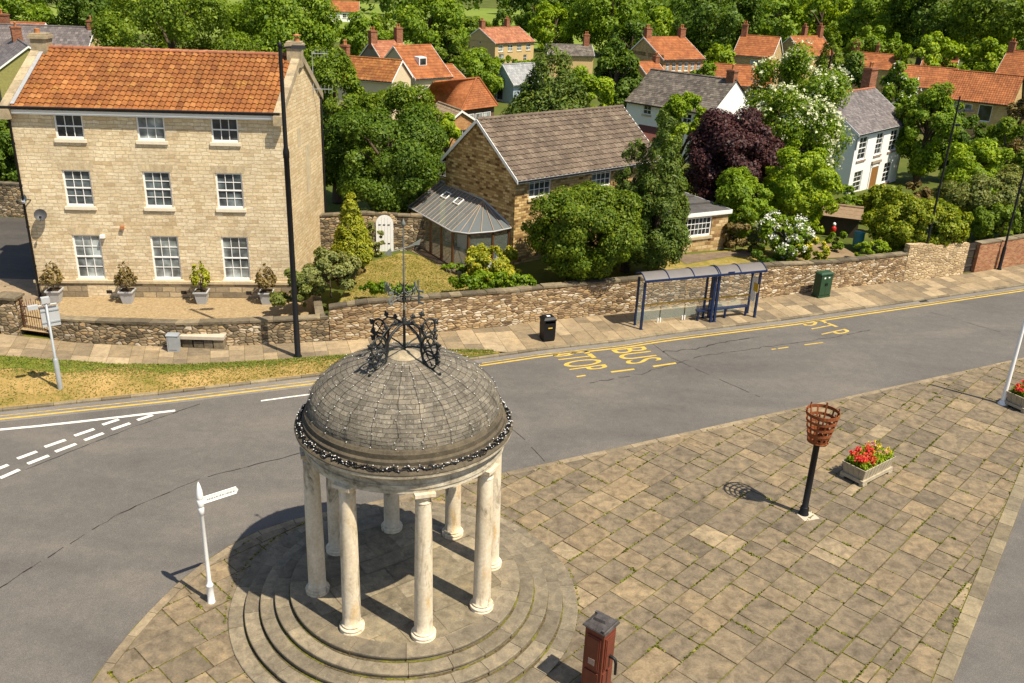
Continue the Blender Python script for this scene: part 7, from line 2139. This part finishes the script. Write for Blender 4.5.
# raised board edging on the lawn behind the forecourt wall
# ------------------------------------------------------------ trees and shrubs
sd = [100]
def pl(name, label, spec, mat, kind='bush', **k):
    sd[0] += 1
    cat = {'tree': 'tree', 'cone': 'conifer', 'bush': 'shrub', 'low': 'plant'}[kind]
    return plant(name, label, cat, spec, mat, kind, seed=sd[0], **k)
GZ = 1.1
# gardens
pl('round_bush', 'large dense round bush overhanging the wall left of the bus shelter', (3.42, 43.0, 1.1, 6.37, 6.07, 0.09), L_BUSH, nc=160, dens=1.1, rough=0.8)
pl('conifer', 'tall dark narrow conifer between the brown house and the outbuilding', (7.09, 44.2, 1.1, 3.38, 9.48, 0.11), L_CONIF, 'cone', nc=170, dens=1.0)
pl('conifer', 'shorter spiky conifer in front of the brown house eaves', (5.74, 44.9, 1.1, 3.25, 7.98, -0.04), L_CONIF, 'cone', nc=110, dens=1.0)
pl('broadleaf_tree', 'big dark green tree behind the arched garden door', (-7.45, 50.5, 0.9, 7.34, 8.27, 1.66), L_DARK, 'tree', nc=130, dens=1.1, crown0=1.2)
pl('broadleaf_tree', 'tall olive green tree right of the tall stone house', (-12.23, 60.0, 0.5, 4.36, 10.31, 0.43), L_OLIVE, 'tree', nc=90, rough=2.0, dens=1.0, crown0=1.0)
pl('broadleaf_tree', 'ragged olive green tree below the cream gabled house', (-7.55, 56.0, 0.8, 5.94, 8.74, 2.25), L_OLIVE, 'tree', nc=100, rough=2.0, dens=0.8, crown0=1.2)
pl('conifer', 'golden green pointed conifer on the lawn beside the arched door', (-8.14, 43.0, 1.1, 2.09, 5.16, 0.11), L_YELLOW, 'cone', nc=170, leaf=0.10)
pl('variegated_shrub', 'pale variegated shrub at the corner of the tall stone house', (-8.62, 39.8, 1.0, 2.81, 3.18, 0.47), L_PALE, nc=45, leaf=0.10, rough=2.0)
pl('variegated_shrub', 'green and russet shrub behind the tall black lamp post', (-10.11, 38.9, 0.5, 2.03, 2.44, 0.09), L_GREY, nc=34, leaf=0.10, rough=2.0)
pl('leafy_shrub', 'dark leafy shrub in front of the golden conifer', (-8.28, 40.9, 1.1, 1.93, 2.26, 0.44), L_RUST, nc=30, leaf=0.10)
pl('flowering_shrub', 'bright yellow shrub in front of the conservatory', (-1.03, 42.9, 1.1, 2.95, 2.77, 0.57), L_YELLOW, nc=40, leaf=0.10, flowers=(F_YELL, 190, 0.07, 6))
pl('trailing_creeper', 'low green creeper spilling over the wall below the yellow shrub', (-1.1, 40.3, 1.3, 4.27, 2.27, 0.67), L_MID, 'low', nc=60, leaf=0.10, aspect=0.16, trunk=False)
pl('trailing_creeper', 'thin green creeper on top of the wall behind the weather vane', (-5.73, 38.9, 1.5, 2.85, 2.0, 1.18), L_MID, 'low', nc=40, leaf=0.10, aspect=0.12, trunk=False)
pl('bed_plants', 'low green plants in the curved bed by the conservatory glass', (-2.96, 43.9, 1.1, 1.74, 1.43, 0.57), L_MID, 'low', nc=26, leaf=0.09, aspect=0.5, trunk=False)
pl('wall_shrub', 'small white dotted climber beside the arched door', (-7.42, 45.6, 1.1, 0.95, 2.99, 0.92), L_PALE, nc=16, leaf=0.09, aspect=0.5)
pl('broadleaf_tree', 'bright green tree behind the tall dark conifer', (11.12, 63.0, 0.3, 3.65, 8.0, 1.99), L_BRIGHT, 'tree', nc=80, crown0=1.0)
pl('purple_tree', 'dark purple leaved tree in the middle of the gardens', (13.4, 57.0, 0.8, 6.54, 8.01, 1.28), L_PURPLE, 'tree', nc=170, dens=1.4, rough=1.2, crown0=0.8)
pl('flowering_tree', 'tall pale tree dotted with cream blossom left of the white house', (17.7, 60.5, 0.5, 7.76, 11.54, 0.57), L_MID, 'tree', nc=150, rough=2.0, dens=0.7, crown0=1.5, flowers=(F_CREAM, 1300, 0.20, 5))
pl('leafy_shrub', 'bright green bush below the flowering tree', (16.89, 53.5, 0.9, 4.88, 6.64, 1.28), L_BRIGHT, nc=90)
pl('leafy_shrub', 'mid green bush beside the outbuilding', (13.11, 51.8, 1.0, 4.19, 5.25, 0.86), L_MID, nc=75)
pl('leafy_shrub', 'loose brown tipped shrub at the corner of the outbuilding', (12.55, 49.8, 1.1, 1.7, 2.7, 1.06), L_RUST, nc=24, leaf=0.11, rough=2.0)
pl('leafy_shrub', 'small round grey green shrub next to the white flowers', (13.67, 49.2, 1.1, 1.23, 2.45, 1.17), L_GREY, nc=20, leaf=0.11)
pl('flowering_shrub', 'white flowering shrub behind the garden wall', (14.72, 47.9, 1.1, 3.16, 3.64, 0.93), L_MID, nc=60, leaf=0.10, flowers=(F_WHITE, 420, 0.13, 6))
pl('flowering_plant', 'clump of yellow flowers beside the round garden disc', (16.11, 47.4, 1.2, 1.95, 2.61, 1.26), L_GOLD, 'low', nc=26, leaf=0.09, aspect=0.5, flowers=(F_YELL, 200, 0.085, 5), trunk=False)
pl('bed_plants', 'dark green plants at the foot of the white flowering shrub', (13.98, 46.6, 1.1, 2.57, 2.42, 1.08), L_DARK, 'low', nc=26, leaf=0.10, aspect=0.4, trunk=False)
pl('leafy_shrub', 'small clipped green shrub beside the red ornament', (18.42, 50.4, 1.1, 1.15, 2.2, 1.13), L_MID, nc=18, leaf=0.11)
pl('bed_plants', 'low yellow green plants along the wall right of the water butt', (19.89, 48.7, 1.2, 2.16, 2.28, 1.36), L_BRIGHT, 'low', nc=30, leaf=0.10, aspect=0.35, flowers=(F_YELL, 30, 0.07, 4), trunk=False)
pl('clipped_hedge', 'broad yellow green hedge bulging over the pale wall', (23.01, 50.6, 1.2, 6.28, 4.43, 0.43), L_GOLD, nc=140, dens=1.1, aspect=0.55, rough=0.8)
pl('grey_shrub', 'broad grey green shrub behind the slim lamp posts', (30.42, 57.0, 0.8, 7.52, 4.99, -1.14), L_GREY, nc=140, aspect=0.6, rough=0.8)
pl('leafy_shrub', 'brownish green shrub growing over the red brick wall', (29.85, 54.2, 0.9, 4.03, 3.3, -0.55), L_OLIVE, nc=70, aspect=0.5)
pl('leafy_shrub', 'low shrub in front of the white house door', (23.86, 60.0, 0.4, 2.68, 2.9, 0.72), L_GOLD, nc=36, rough=2.0)
pl('leafy_shrub', 'reddish shrub right of the white house front', (28.18, 64.0, 0.2, 3.98, 2.46, 0.73), L_RUST, nc=40, rough=2.0, aspect=0.5)
pl('leafy_shrub', 'yellow tipped shrub between the blue barrel and the hedge', (23.2, 56.0, 0.6, 2.31, 3.91, 1.37), L_GOLD, nc=40, rough=2.0)
pl('leafy_shrub', 'green shrub left of the white house front', (21.32, 58.0, 0.5, 2.2, 3.25, 1.14), L_MID, nc=36)
# right middle distance
pl('broadleaf_tree', 'dense green tree immediately right of the white house', (34.5, 78.0, -0.4, 5.59, 7.97, -1.94), L_MID, 'tree', nc=110, crown0=0.5)
pl('broadleaf_tree', 'dark green tree below the buff pantile cottage', (38.25, 80.0, -0.4, 5.24, 5.22, -1.83), L_DARK, 'tree', nc=90, crown0=0.5)
pl('broadleaf_tree', 'yellow green tree near the right edge below the cottages', (38.24, 72.0, -0.3, 5.89, 6.1, -0.33), L_OLIVE, 'tree', nc=90, crown0=0.5)
pl('broadleaf_tree', 'russet tinged tree at the right edge beside the buff cottage', (49.35, 90.0, -0.9, 4.25, 6.26, 0.76), L_RUST, 'tree', nc=60, rough=1.7, crown0=0.8)
pl('broadleaf_tree', 'bright bush like tree behind the second slim lamp post', (34.27, 68.0, -0.1, 5.22, 4.96, 0.47), L_BRIGHT, 'tree', nc=70, crown0=0.4)
pl('broadleaf_tree', 'small tree with white blossom behind the white house chimney', (40.22, 100.0, -1.2, 3.83, 7.73, 1.74), L_MID, 'tree', nc=60, flowers=(F_WHITE, 90, 0.28, 3))
pl('broadleaf_tree', 'dark tree between the flowering tree and the brick chimney', (33.99, 98.0, -1.2, 4.38, 8.67, 2.01), L_DARK, 'tree', nc=60, crown0=0.6)
# middle distance
pl('spreading_conifer', 'broad dark spreading conifer behind the brown house roof', (2.31, 73.0, -0.4, 8.79, 10.13, 3.74), L_CONIF, 'cone', nc=170, leaf=0.2, dens=1.0, crown0=0.3)
pl('broadleaf_tree', 'dark round tree left of the long white house', (9.08, 92.0, -0.9, 5.31, 9.31, 1.9), L_DARK, 'tree', nc=80)
pl('broadleaf_tree', 'light green tree between the spreading conifer and the dark round tree', (5.72, 82.0, -0.7, 4.77, 7.74, 2.94), L_BRIGHT, 'tree', nc=60)
pl('broadleaf_tree', 'bushy green tree below the tan house', (-6.33, 128.0, -2.0, 8.5, 5.09, -0.71), L_MID, 'tree', nc=70, crown0=0.4)
pl('broadleaf_tree', 'small olive tree left of the tan house', (-13.07, 160.0, -2.4, 7.84, 5.15, -3.0), L_OLIVE, 'tree', nc=60, crown0=0.4)
pl('leafy_shrub', 'green shrubs at the foot of the tan house', (-1.34, 170.0, -2.6, 8.71, 0.19, -2.6), L_MID, nc=40, aspect=0.4)
pl('broadleaf_tree', 'green garden tree between the bungalow and the beige roofed house', (-5.66, 70.0, -0.3, 2.31, 5.1, 2.6), L_BRIGHT, 'tree', nc=40, crown0=0.3)
pl('broadleaf_tree', 'dark tree filling the gap behind the orange brick house', (19.25, 170.0, -2.7, 10.02, 7.47, 0.67), L_DARK, 'tree', nc=70)
pl('leafy_shrub', 'bright green hedge shrubs between the two orange brick houses', (31.55, 150.0, -2.3, 5.71, 5.41, 0.55), L_BRIGHT, nc=50)
pl('leafy_shrub', 'shrub beside the low orange roof', (25.27, 132.0, -2.0, 3.65, 4.4, 1.71), L_MID, nc=30)
# left edge
pl('leafy_shrub', 'dark shrub behind the lane wall at the left edge', (-32.88, 56.0, 1.2, 3.44, 5.1, -0.26), L_DARK, nc=70)
pl('leafy_shrub', 'olive shrub above the lane wall at the left edge', (-34.67, 60.0, 1.2, 2.55, 6.18, 1.54), L_OLIVE, nc=60)
# backdrop trees
FT = 0.62
pl('tall_tree', 'large bright green tree filling the sky line behind the tall stone house', (-36.63, 98.0, -1.2, 15.62, 12.72, 4.06), L_OLIVE, 'tree', nc=150, dens=FT, rough=1.7, crown0=1.5)
pl('tall_tree', 'large dark green tree behind the right chimney of the tall stone house', (-27.77, 108.0, -1.6, 13.49, 13.32, 3.17), L_MID, 'tree', nc=150, dens=FT, crown0=1.5)
pl('tall_tree', 'green tree at the top left corner behind the slate roofs', (-82.2, 150.0, -2.3, 13.99, 10.77, 2.43), L_MID, 'tree', nc=120, dens=FT)
pl('tall_tree', 'dark tree right of the top left corner behind the brown roof', (-77.95, 165.0, -2.5, 14.29, 11.4, 1.94), L_DARK, 'tree', nc=120, dens=FT)
pl('tall_tree', 'yellow green tree right of the large dark tree behind the stone house', (-18.75, 85.0, -0.8, 3.68, 8.22, 1.64), L_OLIVE, 'tree', nc=70, dens=FT)
pl('tall_tree', 'rounded green tree behind the dark gabled house at left', (-29.51, 175.0, -2.8, 10.02, 6.71, -1.74), L_MID, 'tree', nc=90, dens=FT)
pl('tall_tree', 'olive tinged tree between the rounded tree and the big dark tree', (-26.55, 180.0, -2.8, 7.25, 6.24, -2.08), L_OLIVE, 'tree', nc=60, dens=FT)
pl('tall_tree', 'big dark green tree at the top left of the tan house', (-16.66, 165.0, -2.6, 14.28, 11.18, -2.0), L_MID, 'tree', nc=130, dens=FT)
pl('tall_tree', 'olive tree directly behind the tan house gable', (-12.54, 235.0, -2.9, 10.93, 3.31, -6.12), L_OLIVE, 'tree', nc=60, dens=FT)
pl('tall_tree', 'narrow dark tree above the left chimney of the tan house', (-5.62, 240.0, -2.9, 6.54, 8.49, -1.92), L_DARK, 'cone', nc=60, dens=FT)
pl('tall_tree', 'dark green tree above the right chimney of the tan house', (1.87, 245.0, -2.9, 13.81, 12.88, -2.96), L_DARK, 'tree', nc=100, dens=FT)
pl('tall_tree', 'light round tree at the right of the tan house roof', (6.98, 222.0, -2.9, 12.58, 8.2, -2.81), L_BRIGHT, 'tree', nc=90, dens=FT)
pl('tall_tree', 'broad dark tree above the slate cottage', (19.8, 220.0, -2.9, 20.16, 14.68, -1.68), L_MID, 'tree', nc=130, dens=FT)
pl('tall_tree', 'light green tree left of the orange brick house chimney', (29.2, 205.0, -2.9, 10.72, 8.84, 0.33), L_BRIGHT, 'tree', nc=90, dens=FT)
pl('tall_tree', 'very dark broad tree between the two orange brick houses', (35.35, 178.0, -2.8, 17.03, 16.25, -0.12), L_DARK, 'tree', nc=140, dens=FT)
pl('tall_tree', 'mid green tree above the pointed orange gable', (56.25, 215.0, -2.9, 13.41, 12.4, -0.25), L_MID, 'tree', nc=90, dens=FT)
pl('tall_tree', 'olive pointed tree right of the pointed orange gable', (48.79, 150.0, -2.3, 5.65, 9.36, 3.4), L_OLIVE, 'cone', nc=70, dens=FT)
pl('tall_tree', 'bright green tree high on the wooded slope above the flowering tree', (70.93, 230.0, -2.9, 15.68, 16.1, 0.94), L_BRIGHT, 'tree', nc=100, dens=FT)
pl('tall_tree', 'mid green tree on the wooded slope above the plain orange cottage', (78.26, 215.0, -2.9, 16.0, 14.89, 1.93), L_MID, 'tree', nc=110, dens=FT)
pl('tall_tree', 'darkest tree on the wooded slope right of centre', (85.62, 205.0, -2.9, 16.46, 18.81, 1.38), L_DARK, 'tree', nc=130, dens=FT)
pl('tall_tree', 'olive green tree at the top right corner of the wooded slope', (93.2, 190.0, -2.9, 18.37, 18.38, 2.21), L_OLIVE, 'tree', nc=130, dens=FT)
pl('leafy_shrub', 'bright bushes in front of the wooded slope left part', (63.38, 172.0, -2.7, 11.87, 8.06, 1.9), L_MID, nc=60, dens=FT, aspect=0.5)
pl('leafy_shrub', 'bright bushes in front of the wooded slope middle part', (70.66, 165.0, -2.6, 12.08, 7.77, 1.84), L_BRIGHT, nc=60, dens=FT, aspect=0.5)
pl('leafy_shrub', 'bright bushes in front of the wooded slope right part', (78.57, 160.0, -2.5, 11.38, 7.45, 2.01), L_BRIGHT, nc=60, dens=FT, aspect=0.5)
# far wood behind everything: one mass nobody could count
g9 = np.random.default_rng(99)
cen = []
for _ in range(420):
    x = g9.uniform(-60, 330); y = g9.uniform(240, 330) + (60 if x < 40 else 0)
    if -95 < x < 8 and g9.random() < 0.8: continue
    cen.append((x, y, g9.uniform(4, 8.5), g9.uniform(3.5, 6)))
P_, N_ = [], []
for x, y, hz, r_ in cen:
    n = 260
    d = unit(g9.normal(size=(n, 3)) + np.array([0, -0.2, 0.4])); rr_ = r_ * (0.75 + 0.3 * g9.random(n))[:, None]
    P_.append(np.array([x, y, -2.9 + hz]) + d * rr_ * np.array([1, 1, 1.15])); N_.append(d + g9.normal(size=(n, 3)) * 0.4)
P_ = np.concatenate(P_); N_ = np.concatenate(N_)
o = bpy.data.objects.new('woodland', leaf_mesh('woodland', P_, N_, 1.5, 1.1, g9, L_DARK)); COL.objects.link(o)
tag(o, 'dark distant woodland closing the view behind the village', 'woodland', kind='stuff')
